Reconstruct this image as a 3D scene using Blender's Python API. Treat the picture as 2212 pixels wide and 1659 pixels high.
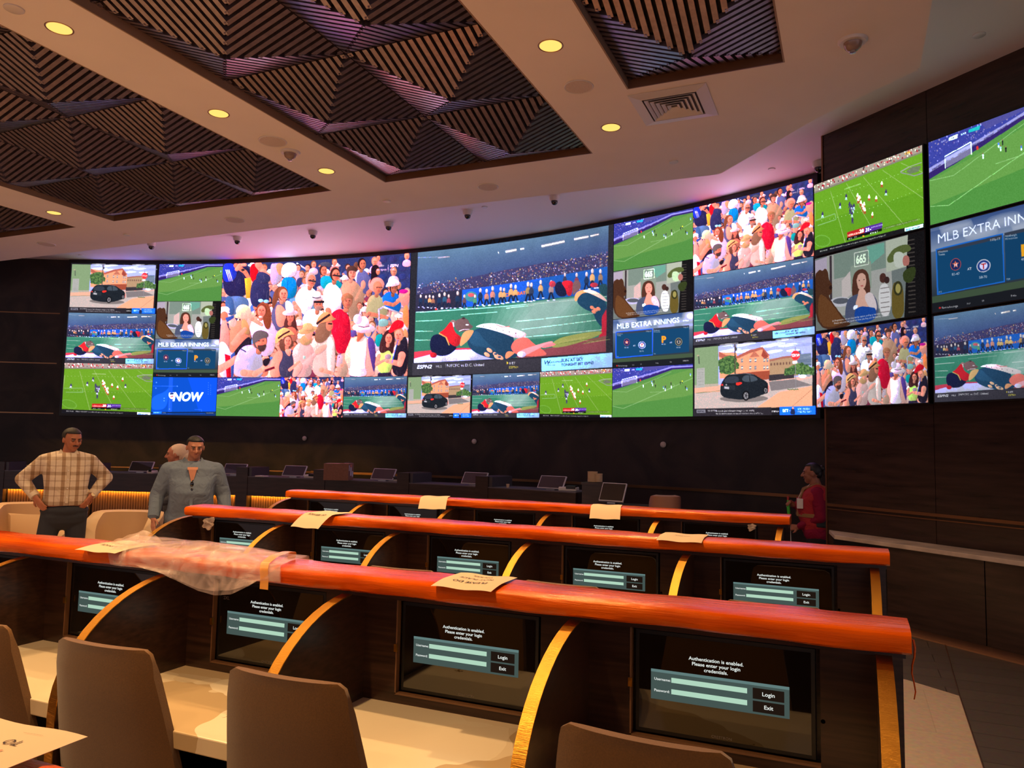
import bpy, bmesh, math, random
import numpy as np
from mathutils import Vector, Matrix
random.seed(7)
scene = bpy.context.scene
for o in list(bpy.data.objects): bpy.data.objects.remove(o, do_unlink=True)
COL = scene.collection

# ------------------------------------------------------------------ camera
F0, PITCH, ROLL, EYE, YAW = 1660.0, 4.5, 1.1, 1.68, 23.77
_p, _r, _a = math.radians(PITCH), math.radians(ROLL), math.radians(YAW)
_F = Vector((-math.sin(_a)*math.cos(_p), math.cos(_a)*math.cos(_p), math.sin(_p)))
_R0 = Vector((math.cos(_a), math.sin(_a), 0)); _U0 = _R0.cross(_F)
_R = math.cos(_r)*_R0 + math.sin(_r)*_U0; _U = -math.sin(_r)*_R0 + math.cos(_r)*_U0
cam_d = bpy.data.cameras.new('camera'); cam = bpy.data.objects.new('camera', cam_d); COL.objects.link(cam)
cam_d.sensor_width = 36.0; cam_d.lens = F0/2212*36.0; cam_d.clip_start = 0.02; cam_d.clip_end = 100
M = Matrix((( _R.x, _U.x, -_F.x, 0), (_R.y, _U.y, -_F.y, 0), (_R.z, _U.z, -_F.z, EYE), (0, 0, 0, 1)))
cam.matrix_world = M
scene.camera = cam

# ------------------------------------------------------------------ world, exposure
w = bpy.data.worlds.new('hall'); scene.world = w; w.use_nodes = True
w.node_tree.nodes['Background'].inputs[0].default_value = (0.94, 0.76, 0.82, 1)
w.node_tree.nodes['Background'].inputs[1].default_value = 0.6
scene.view_settings.view_transform = 'Standard'; scene.view_settings.look = 'None'
scene.view_settings.exposure = 0.0; scene.view_settings.gamma = 1.0
scene.view_settings.use_curve_mapping = False

CZ = 4.45            # main ceiling
CU = 5.20            # raised ceiling near the screens
CX, CY, CR = -7.2911, -3.9011, 15.7397    # centre and radius of the curved screen wall
SPOTS = [(-1.87, 6.28), (-1.87, 4.80), (-1.87, 3.33), (-1.87, 1.86), (-1.87, 0.39), (-1.87, -1.1),
         (-4.90, 6.28), (-4.90, 4.80), (-4.90, 3.35), (-4.90, 1.88), (-4.90, 0.4),
         (-9.05, 6.28), (-9.05, 4.80), (-9.05, 3.33), (-9.05, 1.86)]
def lamp(kind, name, loc, energy, color, **kw):
    d = bpy.data.lights.new(name, kind); d.energy = energy; d.color = color
    for k, v in kw.items(): setattr(d, k, v)
    o = bpy.data.objects.new(name, d); o.location = loc; COL.objects.link(o); return o
for (x, y) in SPOTS:
    lamp('SPOT', 'downlight_beam', (x, y, CZ-0.012), 330, (1.0, 0.63, 0.30), spot_size=math.radians(118), spot_blend=0.9, shadow_soft_size=0.05)

# ------------------------------------------------------------------ helpers
def lin(c):
    return tuple(((v/255)/12.92 if v/255 <= 0.04045 else ((v/255+0.055)/1.055)**2.4) for v in c[:3])
def tag(o, label=None, cat=None, group=None, kind=None):
    if label: o['label'] = label
    if cat: o['category'] = cat
    if group: o['group'] = group
    if kind: o['kind'] = kind
    return o
def empty(name, loc=(0, 0, 0), label=None, cat=None, group=None, rz=0):
    o = bpy.data.objects.new(name, None); COL.objects.link(o); o.location = loc; o.rotation_euler = (0, 0, rz)
    o.empty_display_size = 0.1
    return tag(o, label, cat, group)
def copy_tree(o, parent=None):
    c = o.copy(); COL.objects.link(c); c.parent = parent
    for ch in list(o.children): copy_tree(ch, c)
    return c
class MB:
    def __init__(s): s.v = []; s.f = []; s.m = []
    def add(s, vs, fs, m=0):
        n = len(s.v); s.v += [tuple(v) for v in vs]; s.f += [tuple(i+n for i in f) for f in fs]; s.m += [m]*len(fs); return s
    def box(s, x0, x1, y0, y1, z0, z1, m=0):
        return s.add([(x0,y0,z0),(x1,y0,z0),(x1,y1,z0),(x0,y1,z0),(x0,y0,z1),(x1,y0,z1),(x1,y1,z1),(x0,y1,z1)],
              [(0,3,2,1),(4,5,6,7),(0,1,5,4),(1,2,6,5),(2,3,7,6),(3,0,4,7)], m)
    def hexa(s, P, m=0):   # 8 points, bottom 4 ccw then top 4
        return s.add(P, [(0,3,2,1),(4,5,6,7),(0,1,5,4),(1,2,6,5),(2,3,7,6),(3,0,4,7)], m)
    def obox(s, c, ax, ay, az, m=0):
        c, ax, ay, az = Vector(c), Vector(ax), Vector(ay), Vector(az)
        return s.hexa([c-ax-ay-az, c+ax-ay-az, c+ax+ay-az, c-ax+ay-az, c-ax-ay+az, c+ax-ay+az, c+ax+ay+az, c-ax+ay+az], m)
    def prism(s, poly, fn, a, b, m=0):   # poly in 2d, fn(p,q,t) -> 3d
        n = len(poly); vs = [fn(p[0], p[1], a) for p in poly]+[fn(p[0], p[1], b) for p in poly]
        fs = [tuple(range(n))[::-1], tuple(range(n, 2*n))]+[(i, (i+1) % n, (i+1) % n+n, i+n) for i in range(n)]
        return s.add(vs, fs, m)
    def loft(s, rings, cap=True, closed=True, m=0):
        n = len(rings[0]); vs = [p for r in rings for p in r]; fs = []
        for k in range(len(rings)-1):
            for i in range(n if closed else n-1):
                j = (i+1) % n; fs.append((k*n+i, k*n+j, (k+1)*n+j, (k+1)*n+i))
        if cap and closed: fs += [tuple(range(n))[::-1], tuple(range((len(rings)-1)*n, len(rings)*n))]
        return s.add(vs, fs, m)
    def tube(s, pts, r, n=8, m=0):
        pts = [Vector(p) for p in pts]; rr = r if isinstance(r, (list, tuple)) else [r]*len(pts)
        rings = []; up = Vector((0.123, 0.05, 1)).normalized()
        for i, p in enumerate(pts):
            d = (pts[min(i+1, len(pts)-1)]-pts[max(i-1, 0)]).normalized()
            a = d.cross(up)
            if a.length < 1e-3: a = d.cross(Vector((1, 0, 0)))
            a.normalize(); b = d.cross(a)
            rings.append([p+rr[i]*(math.cos(t)*a+math.sin(t)*b) for t in [2*math.pi*k/n for k in range(n)]])
        return s.loft(rings, m=m)
    def lathe(s, prof, c=(0, 0, 0), n=24, m=0, sx=1, sy=1):
        rings = [[(c[0]+r*sx*math.cos(2*math.pi*k/n), c[1]+r*sy*math.sin(2*math.pi*k/n), c[2]+z) for k in range(n)] for r, z in prof]
        return s.loft(rings, m=m)
    def ell(s, c, r, n=16, k=10, m=0, rot=None):
        rings = []
        for i in range(k+1):
            t = -math.pi/2+math.pi*i/k; rad = max(math.cos(t), 0.02)
            ring = [Vector((r[0]*rad*math.cos(2*math.pi*j/n), r[1]*rad*math.sin(2*math.pi*j/n), r[2]*math.sin(t))) for j in range(n)]
            if rot: ring = [rot @ v for v in ring]
            rings.append([v+Vector(c) for v in ring])
        return s.loft(rings, m=m)
    def cap(s, p0, p1, r0, r1, n=14, k=4, fl=1.0, fdir=None, m=0):   # tapered capsule, flattened by fl along fdir
        p0, p1 = Vector(p0), Vector(p1); d = (p1-p0); L = d.length; d.normalize()
        f = Vector(fdir) if fdir else Vector((0, 1, 0.01)); a = f-d*f.dot(d)
        if a.length < 1e-3: a = Vector((1, 0, 0))-d*d.x
        a.normalize(); b = d.cross(a); rings = []
        def ring(c, r): return [c+r*(fl*math.cos(t)*a+math.sin(t)*b) for t in [2*math.pi*q/n for q in range(n)]]
        for i in range(k): t = math.pi/2*(1-i/k)*0.98; rings.append(ring(p0-d*r0*math.sin(t), r0*math.cos(t)))
        rings.append(ring(p0, r0)); rings.append(ring(p1, r1))
        for i in range(1, k+1): t = math.pi/2*(i/k)*0.98; rings.append(ring(p1+d*r1*math.sin(t), r1*math.cos(t)))
        return s.loft(rings, m=m)
    def build(s, name, mat, parent=None, smooth=None, bevel=0, label=None, seg=2):
        me = bpy.data.meshes.new(name); off = Vector(parent.location) if parent and not parent.get('_local') else Vector((0, 0, 0))
        if parent and parent.parent: off = off*0+Vector(parent.parent.location)
        me.from_pydata([tuple(Vector(v)-off) for v in s.v], [], s.f)
        for m_ in (mat if isinstance(mat, (list, tuple)) else [mat]): me.materials.append(m_)
        if isinstance(mat, (list, tuple)): me.polygons.foreach_set('material_index', s.m)
        bm = bmesh.new(); bm.from_mesh(me); bmesh.ops.recalc_face_normals(bm, faces=bm.faces)
        if smooth is not None:
            a = math.radians(smooth)
            for e in bm.edges: e.smooth = len(e.link_faces) == 2 and e.calc_face_angle(0) < a
            for f in bm.faces: f.smooth = True
        bm.to_mesh(me); bm.free(); me.update()
        o = bpy.data.objects.new(name, me); COL.objects.link(o)
        if parent: o.parent = parent
        if bevel:
            b = o.modifiers.new('bevel', 'BEVEL'); b.width = bevel; b.segments = seg; b.limit_method = 'ANGLE'; b.angle_limit = math.radians(40)
        if label: o['label'] = label
        return o
def struct(name, mb, mat, **k):
    o = mb.build(name, mat, **k); o['kind'] = 'structure'; return o
def arc(s, R=CR):   # point on the curved wall for arc length s (measured at the screen radius)
    t = s/CR; return (CX+R*math.sin(t), CY+R*math.cos(t))
def ray_at(x, y, ax, val):   # plan helper: where the line of sight of a measured mark meets a level or plane
    d = _F+(x-1106)/F0*_R-(y-829.5)/F0*_U; t = (val-(0, 0, EYE)[ax])/d[ax]; return Vector((0, 0, EYE))+t*d
def ray_d(x, y, t): return Vector((0, 0, EYE))+t*(_F+(x-1106)/F0*_R-(y-829.5)/F0*_U)

_font_cache = {}
def text_geo(txt, size=1.0, bold=0.0, shear=0.0, align='CENTER', space=1.0):
    if 'M' in txt: bold = 0.0   # the bold outline of this letter folds over itself
    key = (txt, bold, shear, align, space)
    if key not in _font_cache:
        cu = bpy.data.curves.new('t', 'FONT'); cu.body = txt; cu.size = 1; cu.align_x = align; cu.offset = bold; cu.shear = shear
        cu.space_character = space; cu.resolution_u = 3; cu.fill_mode = 'FRONT'
        ob = bpy.data.objects.new('t', cu); COL.objects.link(ob); bpy.context.view_layer.update()
        me = bpy.data.meshes.new_from_object(ob.evaluated_get(bpy.context.evaluated_depsgraph_get()))
        vs = [tuple(v.co) for v in me.vertices]; fs = [tuple(p.vertices) for p in me.polygons]
        bpy.data.objects.remove(ob, do_unlink=True); bpy.data.meshes.remove(me); bpy.data.curves.remove(cu)
        _font_cache[key] = (vs, fs)
    vs, fs = _font_cache[key]
    return [(v[0]*size, v[1]*size) for v in vs], fs

# ------------------------------------------------------------------ materials
def nt(name):
    m = bpy.data.materials.new(name); m.use_nodes = True; t = m.node_tree; return m, t, t.nodes['Principled BSDF']
def mk(name, col, rough=0.5, metal=0.0, spec=0.5, coat=0, sheen=0, alpha=1, emis=None, es=0, noise=0, nscale=20, bump=0, bscale=60, stretch=(1, 1, 1), detail=3):
    m, t, b = nt(name); c = lin(col)
    b.inputs['Base Color'].default_value = (*c, 1); b.inputs['Roughness'].default_value = rough
    b.inputs['Metallic'].default_value = metal; b.inputs['Specular IOR Level'].default_value = spec
    b.inputs['Coat Weight'].default_value = coat; b.inputs['Coat Roughness'].default_value = 0.06; b.inputs['Sheen Weight'].default_value = sheen; b.inputs['Alpha'].default_value = alpha
    if emis: b.inputs['Emission Color'].default_value = (*lin(emis), 1); b.inputs['Emission Strength'].default_value = es
    if noise or bump:
        tc = t.nodes.new('ShaderNodeTexCoord'); mp = t.nodes.new('ShaderNodeMapping'); mp.inputs['Scale'].default_value = stretch
        t.links.new(tc.outputs['Object'], mp.inputs[0])
    if noise:
        n = t.nodes.new('ShaderNodeTexNoise'); n.inputs['Scale'].default_value = nscale; n.inputs['Detail'].default_value = detail
        t.links.new(mp.outputs[0], n.inputs['Vector'])
        r = t.nodes.new('ShaderNodeValToRGB'); r.color_ramp.elements[0].position = 0.3; r.color_ramp.elements[1].position = 0.7
        r.color_ramp.elements[0].color = (*[v*(1-noise) for v in c], 1); r.color_ramp.elements[1].color = (*[min(1, v*(1+noise)) for v in c], 1)
        t.links.new(n.outputs['Fac'], r.inputs[0]); t.links.new(r.outputs[0], b.inputs['Base Color'])
    if bump:
        n = t.nodes.new('ShaderNodeTexNoise'); n.inputs['Scale'].default_value = bscale; n.inputs['Detail'].default_value = detail
        t.links.new(mp.outputs[0], n.inputs['Vector']); bp = t.nodes.new('ShaderNodeBump'); bp.inputs['Strength'].default_value = bump; bp.inputs['Distance'].default_value = 0.01
        t.links.new(n.outputs['Fac'], bp.inputs['Height']); t.links.new(bp.outputs[0], b.inputs['Normal'])
    return m
PLASTER = mk('ceiling_paint', (236, 226, 218), 0.75, spec=0.2, noise=0.03, nscale=1.5)
PLASTER2 = mk('upper_ceiling_paint', (232, 222, 222), 0.7, spec=0.3)
COFFER = mk('coffer_paint', (150, 125, 105), 0.7)
SLAT = mk('slat_wood', (146, 132, 142), 0.3, metal=0.8, spec=1.0, noise=0.18, nscale=8, stretch=(3, 3, 1))
SLATB = mk('slat_backing', (26, 15, 14), 0.7)
FASCIA = mk('coffer_wood_edge', (110, 78, 58), 0.5)
WALNUT = mk('dark_walnut', (54, 34, 25), 0.28, spec=0.5, noise=0.45, nscale=4, stretch=(1, 6, 22), detail=5)
WALNUT2 = mk('wall_walnut', (52, 36, 32), 0.24, spec=0.5, noise=0.4, nscale=2.2, stretch=(1, 1, 9), detail=6)
BLACKP = mk('black_panel', (13, 12, 14), 0.35)
NEARBLACK = mk('black_metal', (8, 8, 9), 0.4)
BRASS = mk('brushed_brass', (196, 138, 52), 0.33, metal=1.0, bump=0.25, bscale=30, stretch=(1, 40, 2))
GOLDTRIM = mk('gold_trim', (150, 112, 82), 0.35, metal=1.0)
CHROME = mk('satin_steel', (190, 188, 190), 0.3, metal=1.0)
TAUPE = mk('taupe_fabric', (106, 70, 28), 0.9, spec=0.15, sheen=0.4, noise=0.12, nscale=240, bump=0.15, bscale=500)
CREAM = mk('cream_leather', (196, 160, 120), 0.55, bump=0.1, bscale=200)
BROWNL = mk('brown_leather', (140, 95, 78), 0.5)
WHITEPL = mk('white_plastic', (215, 208, 205), 0.4)
GREYPL = mk('grey_speaker_cloth', (205, 190, 180), 0.8, noise=0.2, nscale=300)
GLASSD = mk('dark_glass', (14, 13, 12), 0.03, spec=1.0)
PAPER = mk('white_paper', (205, 178, 145), 0.7, spec=0.2)
INK = mk('black_ink', (40, 25, 22), 0.7)
REDINK = mk('red_ink', (190, 60, 40), 0.7)
CARD = mk('cardboard', (140, 96, 78), 0.8, noise=0.1, nscale=30)
TEAL = mk('teal', (90, 190, 180), 0.4)
def film():
    m, t, b = nt('orange_stretch_film'); b.inputs['Base Color'].default_value = (*lin((232, 78, 18)), 1)
    b.inputs['Roughness'].default_value = 0.13; b.inputs['Specular IOR Level'].default_value = 0.55; b.inputs['Specular Tint'].default_value = (1, .42, .12, 1)
    tc = t.nodes.new('ShaderNodeTexCoord'); mp = t.nodes.new('ShaderNodeMapping'); mp.inputs['Scale'].default_value = (1.0, 17, 17)
    t.links.new(tc.outputs['Object'], mp.inputs[0])
    n = t.nodes.new('ShaderNodeTexNoise'); n.inputs['Scale'].default_value = 2.6; n.inputs['Detail'].default_value = 6; n.inputs['Roughness'].default_value = 0.65
    t.links.new(mp.outputs[0], n.inputs['Vector'])
    mp2 = t.nodes.new('ShaderNodeMapping'); mp2.inputs['Scale'].default_value = (1.0, 3.5, 3.5); mp2.inputs['Rotation'].default_value = (0, 0, 0.35)
    t.links.new(tc.outputs['Object'], mp2.inputs[0])
    n2 = t.nodes.new('ShaderNodeTexNoise'); n2.inputs['Scale'].default_value = 3; n2.inputs['Detail'].default_value = 2
    t.links.new(mp2.outputs[0], n2.inputs['Vector'])
    mul = t.nodes.new('ShaderNodeMath'); mul.operation = 'MULTIPLY'; t.links.new(n.outputs['Fac'], mul.inputs[0]); t.links.new(n2.outputs['Fac'], mul.inputs[1])
    bp = t.nodes.new('ShaderNodeBump'); bp.inputs['Strength'].default_value = 0.65; bp.inputs['Distance'].default_value = 0.014
    t.links.new(mul.outputs[0], bp.inputs['Height']); t.links.new(bp.outputs[0], b.inputs['Normal'])
    r = t.nodes.new('ShaderNodeValToRGB'); r.color_ramp.elements[0].color = (*lin((188, 64, 2)), 1); r.color_ramp.elements[1].color = (*lin((224, 92, 5)), 1)
    r.color_ramp.elements[0].position = 0.35; r.color_ramp.elements[1].position = 0.65
    t.links.new(n2.outputs['Fac'], r.inputs[0]); t.links.new(r.outputs[0], b.inputs['Base Color'])
    return m
FILM = film()
def marble():
    m, t, b = nt('cream_marble'); b.inputs['Roughness'].default_value = 0.22; b.inputs['Specular IOR Level'].default_value = 0.6
    tc = t.nodes.new('ShaderNodeTexCoord'); n0 = t.nodes.new('ShaderNodeTexNoise'); n0.inputs['Scale'].default_value = 1.6; n0.inputs['Detail'].default_value = 3
    t.links.new(tc.outputs['Object'], n0.inputs['Vector'])
    mx = t.nodes.new('ShaderNodeMixRGB'); mx.blend_type = 'ADD'; mx.inputs[0].default_value = 0.9
    t.links.new(tc.outputs['Object'], mx.inputs[1]); t.links.new(n0.outputs['Color'], mx.inputs[2])
    v = t.nodes.new('ShaderNodeTexVoronoi'); v.inputs['Scale'].default_value = 1.7; t.links.new(mx.outputs[0], v.inputs['Vector'])
    r = t.nodes.new('ShaderNodeValToRGB'); e = r.color_ramp.elements; e[0].position = 0.0; e[0].color = (*lin((214, 190, 150)), 1)
    e[1].position = 1; e[1].color = (*lin((232, 214, 180)), 1)
    for p, c in ((0.42, (232, 212, 178)), (0.46, (204, 176, 134)), (0.60, (194, 164, 120)), (0.64, (234, 216, 184))):
        q = e.new(p); q.color = (*lin(c), 1)
    t.links.new(v.outputs['Color'], r.inputs[0])
    n3 = t.nodes.new('ShaderNodeTexNoise'); n3.inputs['Scale'].default_value = 38; n3.inputs['Detail'].default_value = 6; t.links.new(mx.outputs[0], n3.inputs['Vector'])
    n4 = t.nodes.new('ShaderNodeTexNoise'); n4.inputs['Scale'].default_value = 2.3; t.links.new(mx.outputs[0], n4.inputs['Vector'])
    g1 = t.nodes.new('ShaderNodeMath'); g1.operation = 'GREATER_THAN'; g1.inputs[1].default_value = 0.66; t.links.new(n4.outputs['Fac'], g1.inputs[0])
    g2 = t.nodes.new('ShaderNodeMath'); g2.operation = 'GREATER_THAN'; g2.inputs[1].default_value = 0.5; t.links.new(n3.outputs['Fac'], g2.inputs[0])
    g = t.nodes.new('ShaderNodeMath'); g.operation = 'MULTIPLY'; t.links.new(g1.outputs[0], g.inputs[0]); t.links.new(g2.outputs[0], g.inputs[1])
    m2 = t.nodes.new('ShaderNodeMixRGB'); m2.inputs[2].default_value = (*lin((136, 104, 58)), 1); t.links.new(g.outputs[0], m2.inputs[0]); t.links.new(r.outputs[0], m2.inputs[1])
    t.links.new(m2.outputs[0], b.inputs['Base Color']); return m
MARBLE = marble()
def darkstone():
    m, t, b = nt('dark_polished_stone'); b.inputs['Roughness'].default_value = 0.6
    tc = t.nodes.new('ShaderNodeTexCoord'); n = t.nodes.new('ShaderNodeTexNoise'); n.inputs['Scale'].default_value = 1.3; n.inputs['Detail'].default_value = 8; n.inputs['Distortion'].default_value = 1.5
    t.links.new(tc.outputs['Object'], n.inputs['Vector'])
    r = t.nodes.new('ShaderNodeValToRGB'); e = r.color_ramp.elements; e[0].position = 0.4; e[0].color = (*lin((24, 20, 20)), 1); e[1].position = 0.75; e[1].color = (*lin((58, 46, 40)), 1)
    t.links.new(n.outputs['Fac'], r.inputs[0]); t.links.new(r.outputs[0], b.inputs['Base Color'])
    n2 = t.nodes.new('ShaderNodeTexNoise'); n2.inputs['Scale'].default_value = 0.9; t.links.new(tc.outputs['Object'], n2.inputs['Vector'])
    bp = t.nodes.new('ShaderNodeBump'); bp.inputs['Strength'].default_value = 0.25; bp.inputs['Distance'].default_value = 0.08
    t.links.new(n2.outputs['Fac'], bp.inputs['Height']); t.links.new(bp.outputs[0], b.inputs['Normal']); return m
STONE = darkstone()
def floormat(name, c1, c2, mortar, sx, sy):
    m, t, b = nt(name); b.inputs['Roughness'].default_value = 0.4
    tc = t.nodes.new('ShaderNodeTexCoord'); br = t.nodes.new('ShaderNodeTexBrick'); br.inputs['Scale'].default_value = 1
    br.inputs['Color1'].default_value = (*lin(c1), 1); br.inputs['Color2'].default_value = (*lin(c2), 1); br.inputs['Mortar'].default_value = (*lin(mortar), 1)
    br.inputs['Brick Width'].default_value = sx; br.inputs['Row Height'].default_value = sy; br.inputs['Mortar Size'].default_value = 0.004
    t.links.new(tc.outputs['Object'], br.inputs['Vector'])
    n = t.nodes.new('ShaderNodeTexNoise'); n.inputs['Scale'].default_value = 30; n.inputs['Detail'].default_value = 4; t.links.new(tc.outputs['Object'], n.inputs['Vector'])
    mx = t.nodes.new('ShaderNodeMixRGB'); mx.blend_type = 'OVERLAY'; mx.inputs[0].default_value = 0.35; t.links.new(br.outputs['Color'], mx.inputs[1]); t.links.new(n.outputs['Color'], mx.inputs[2])
    t.links.new(mx.outputs[0], b.inputs['Base Color']); return m
FLOORD = floormat('dark_plank_tile', (84, 76, 72), (76, 68, 66), (50, 44, 42), 1.2, 0.24)
FLOORL = floormat('pale_floor_tile', (184, 164, 146), (178, 158, 140), (168, 148, 130), 0.9, 0.9)
def emit(name, col, s=1.0):
    m = bpy.data.materials.new(name); m.use_nodes = True; t = m.node_tree; t.nodes.clear()
    e = t.nodes.new('ShaderNodeEmission'); e.inputs[0].default_value = (*lin(col), 1); e.inputs[1].default_value = s
    o = t.nodes.new('ShaderNodeOutputMaterial'); t.links.new(e.outputs[0], o.inputs[0]); return m
LAMPE = emit('lamp_glow', (255, 205, 105), 1.35)
STRIPE = emit('warm_led_strip', (255, 185, 65), 75.0)
def ledmat(name, s):
    m = bpy.data.materials.new(name); m.use_nodes = True; t = m.node_tree; t.nodes.clear()
    a = t.nodes.new('ShaderNodeAttribute'); a.attribute_name = 'pic'
    e = t.nodes.new('ShaderNodeEmission'); e.inputs[1].default_value = s
    o = t.nodes.new('ShaderNodeOutputMaterial'); t.links.new(a.outputs['Color'], e.inputs[0]); t.links.new(e.outputs[0], o.inputs[0]); return m
LEDP = ledmat('display_picture', 1.0); LEDB = ledmat('bright_display_picture', 1.18)
# ================================================================== room shell
# floor
struct('floor', MB().add([(-22, -9, 0), (9, -9, 0), (9, 14, 0), (-22, 14, 0)], [(0, 1, 2, 3)]), FLOORD)
pale = MB().prism([(-22, -9), (0.63, -9), (0.63, 4.94), (0.67, 6.27), (0.36, 6.52), (-0.4, 6.9), (-22, 6.9)], lambda x, y, t: (x, y, t), 0.0, 0.004)
struct('floor', pale, FLOORL)
struct('floor', MB().prism([(-0.5, 8.3), (0.25, 8.05), (0.42, 8.45), (0.3, 9.5), (-0.5, 9.6)], lambda x, y, t: (x, y, t), 0.0, 0.004), FLOORL)
struct('trim_1', MB().tube([(0.63, 2.0, 0.004), (0.63, 4.94, 0.004), (0.67, 6.27, 0.004), (0.74, 7.9, 0.004)], 0.004, 4), GOLDTRIM)

# main ceiling slab with four coffer openings
T = 1.16
COFF = [('mid', -4.52, -2.20, 6.79, 2, 6), ('left', -8.65, -5.23, 6.81, 3, 5), ('far_left', -12.9, -9.39, 6.83, 3, 4), ('right', -1.55, -0.39, 5.63, 1, 5)]
outer = [(-20, -4), (0.48, -4), (0.48, 6.08), (-0.21, 6.68), (-1.18, 7.76), (-20, 7.76)]
bm = bmesh.new()
vs = [bm.verts.new((x, y, CZ)) for x, y in outer]; edges = [bm.edges.new((vs[i], vs[(i+1) % len(vs)])) for i in range(len(vs))]
for nm, x0, x1, y1, nu, nv in COFF:
    y0 = y1-nv*T; q = [bm.verts.new((x, y, CZ)) for x, y in ((x0, y0), (x1, y0), (x1, y1), (x0, y1))]
    edges += [bm.edges.new((q[i], q[(i+1) % 4])) for i in range(4)]
bmesh.ops.triangle_fill(bm, use_beauty=True, use_dissolve=False, edges=edges)
# drop triangles inside the openings
for f in list(bm.faces):
    c = f.calc_center_median()
    if any(x0 < c.x < x1 and y1-nv*T < c.y < y1 for nm, x0, x1, y1, nu, nv in COFF): bm.faces.remove(f)
ret = bmesh.ops.extrude_face_region(bm, geom=list(bm.faces))
for v in [g for g in ret['geom'] if isinstance(g, bmesh.types.BMVert)]: v.co.z = CZ+0.16
bmesh.ops.recalc_face_normals(bm, faces=bm.faces)
me = bpy.data.meshes.new('ceiling'); bm.to_mesh(me); bm.free(); me.materials.append(PLASTER)
ceil = bpy.data.objects.new('ceiling', me); COL.objects.link(ceil); ceil['kind'] = 'structure'
# step between the two ceiling levels and the raised ceiling
mb = MB()
for (a, b) in (((0.48, -4), (0.48, 6.08)), ((0.48, 6.08), (-0.21, 6.68)), ((-0.21, 6.68), (-1.18, 7.76)), ((-1.18, 7.76), (-20, 7.76))):
    d = Vector((b[0]-a[0], b[1]-a[1], 0)).normalized(); n = Vector((-d.y, d.x, 0))*0.02
    A, B = Vector((*a, 0))+n, Vector((*b, 0))+n
    mb.hexa([(A-n*2).to_tuple()[:2]+(CZ+.001,), (B-n*2).to_tuple()[:2]+(CZ+.001,), (B.x, B.y, CZ+.001), (A.x, A.y, CZ+.001),
             (A-n*2).to_tuple()[:2]+(CU,), (B-n*2).to_tuple()[:2]+(CU,), (B.x, B.y, CU), (A.x, A.y, CU)])
struct('ceiling', mb, PLASTER)
struct('ceiling', MB().box(-22, 9, -9, 14, CU, CU+0.1), PLASTER2)

# slatted pyramid panels in the coffers
def tile_mb(w, d):
    mb = MB(); hx, hy = w/2, d/2; ZT, ZB = CZ+0.07, CZ-0.135; N = 18; sw, sh = 0.0185, 0.038
    k = 0.05
    c = [(-hx, -hy, ZT+k), (hx, -hy, ZT+k), (hx, hy, ZT+k), (-hx, hy, ZT+k), (0, 0, ZB+k)]
    mb.add(c, [(0, 1, 4), (1, 2, 4), (2, 3, 4), (3, 0, 4)], 1)
    for i in range(N):
        q = -1+(2*i+1)/N; a = abs(q)
        zi = ZT+(ZB-ZT)*(1-a)
        for sgn in (-1, 1):
            x, y0, y1 = q*hx, sgn*hy*0.995, sgn*hy*a
            if abs(y0-y1) > 1e-3:
                P = [(x-sw, y0, ZT), (x+sw, y0, ZT), (x+sw, y1, zi), (x-sw, y1, zi)]
                mb.hexa(P+[(p[0], p[1], p[2]+sh) for p in P])
            y, x0, x1 = q*hy, sgn*hx*0.995, sgn*hx*a
            if abs(x0-x1) > 1e-3:
                P = [(x0, y-sw, ZT), (x0, y+sw, ZT), (x1, y+sw, zi), (x1, y-sw, zi)]
                mb.hexa(P+[(p[0], p[1], p[2]+sh) for p in P])
    return mb
proto_tiles = {}
lab = {'mid': 'slatted wooden ceiling panel of pyramids, the large one with bright pink slats above the middle of the room',
       'left': 'slatted wooden ceiling panel three pyramids wide, second recess from the left',
       'far_left': 'slatted wooden ceiling panel cut off by the left edge of the view',
       'right': 'narrow slatted wooden ceiling panel one pyramid wide beside the square air vent'}
for nm, x0, x1, y1, nu, nv in COFF:
    th = empty('slatted_ceiling_panel', ((x0+x1)/2, y1-nv*T/2, CZ), lab[nm], 'ceiling panel', 'slatted panels in the ceiling recesses')
    w_ = (x1-x0)/nu; key = round(w_, 2)
    y0 = y1-nv*T; e = 0.012
    fr = MB().box(x0, x0+e, y0, y1, CZ-0.001, CZ+.16).box(x1-e, x1, y0, y1, CZ-0.001, CZ+.16).box(x0, x1, y0, y0+e, CZ-0.001, CZ+.16)
    fr.build('coffer_edge', COFFER, th)
    MB().box(x0+e, x1-e, y1-e, y1, CZ-0.001, CZ+.16).build('wood_fascia', FASCIA, th)
    MB().box(x0, x1, y0, y1, CZ+.16, CZ+.17).build('backing_board', SLATB, th)
    for i in range(nu):
        for j in range(nv):
            if key not in proto_tiles:
                ob = tile_mb(w_-0.004, T-0.004).build('pyramid_tile', [SLAT, SLATB]); proto_tiles[key] = ob.data
            else:
                ob = bpy.data.objects.new('pyramid_tile', proto_tiles[key]); COL.objects.link(ob)
            ob.parent = th; ob.location = (x0+w_*(i+.5)-th.location.x, y1-T*(j+.5)-th.location.y, -CZ)

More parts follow.
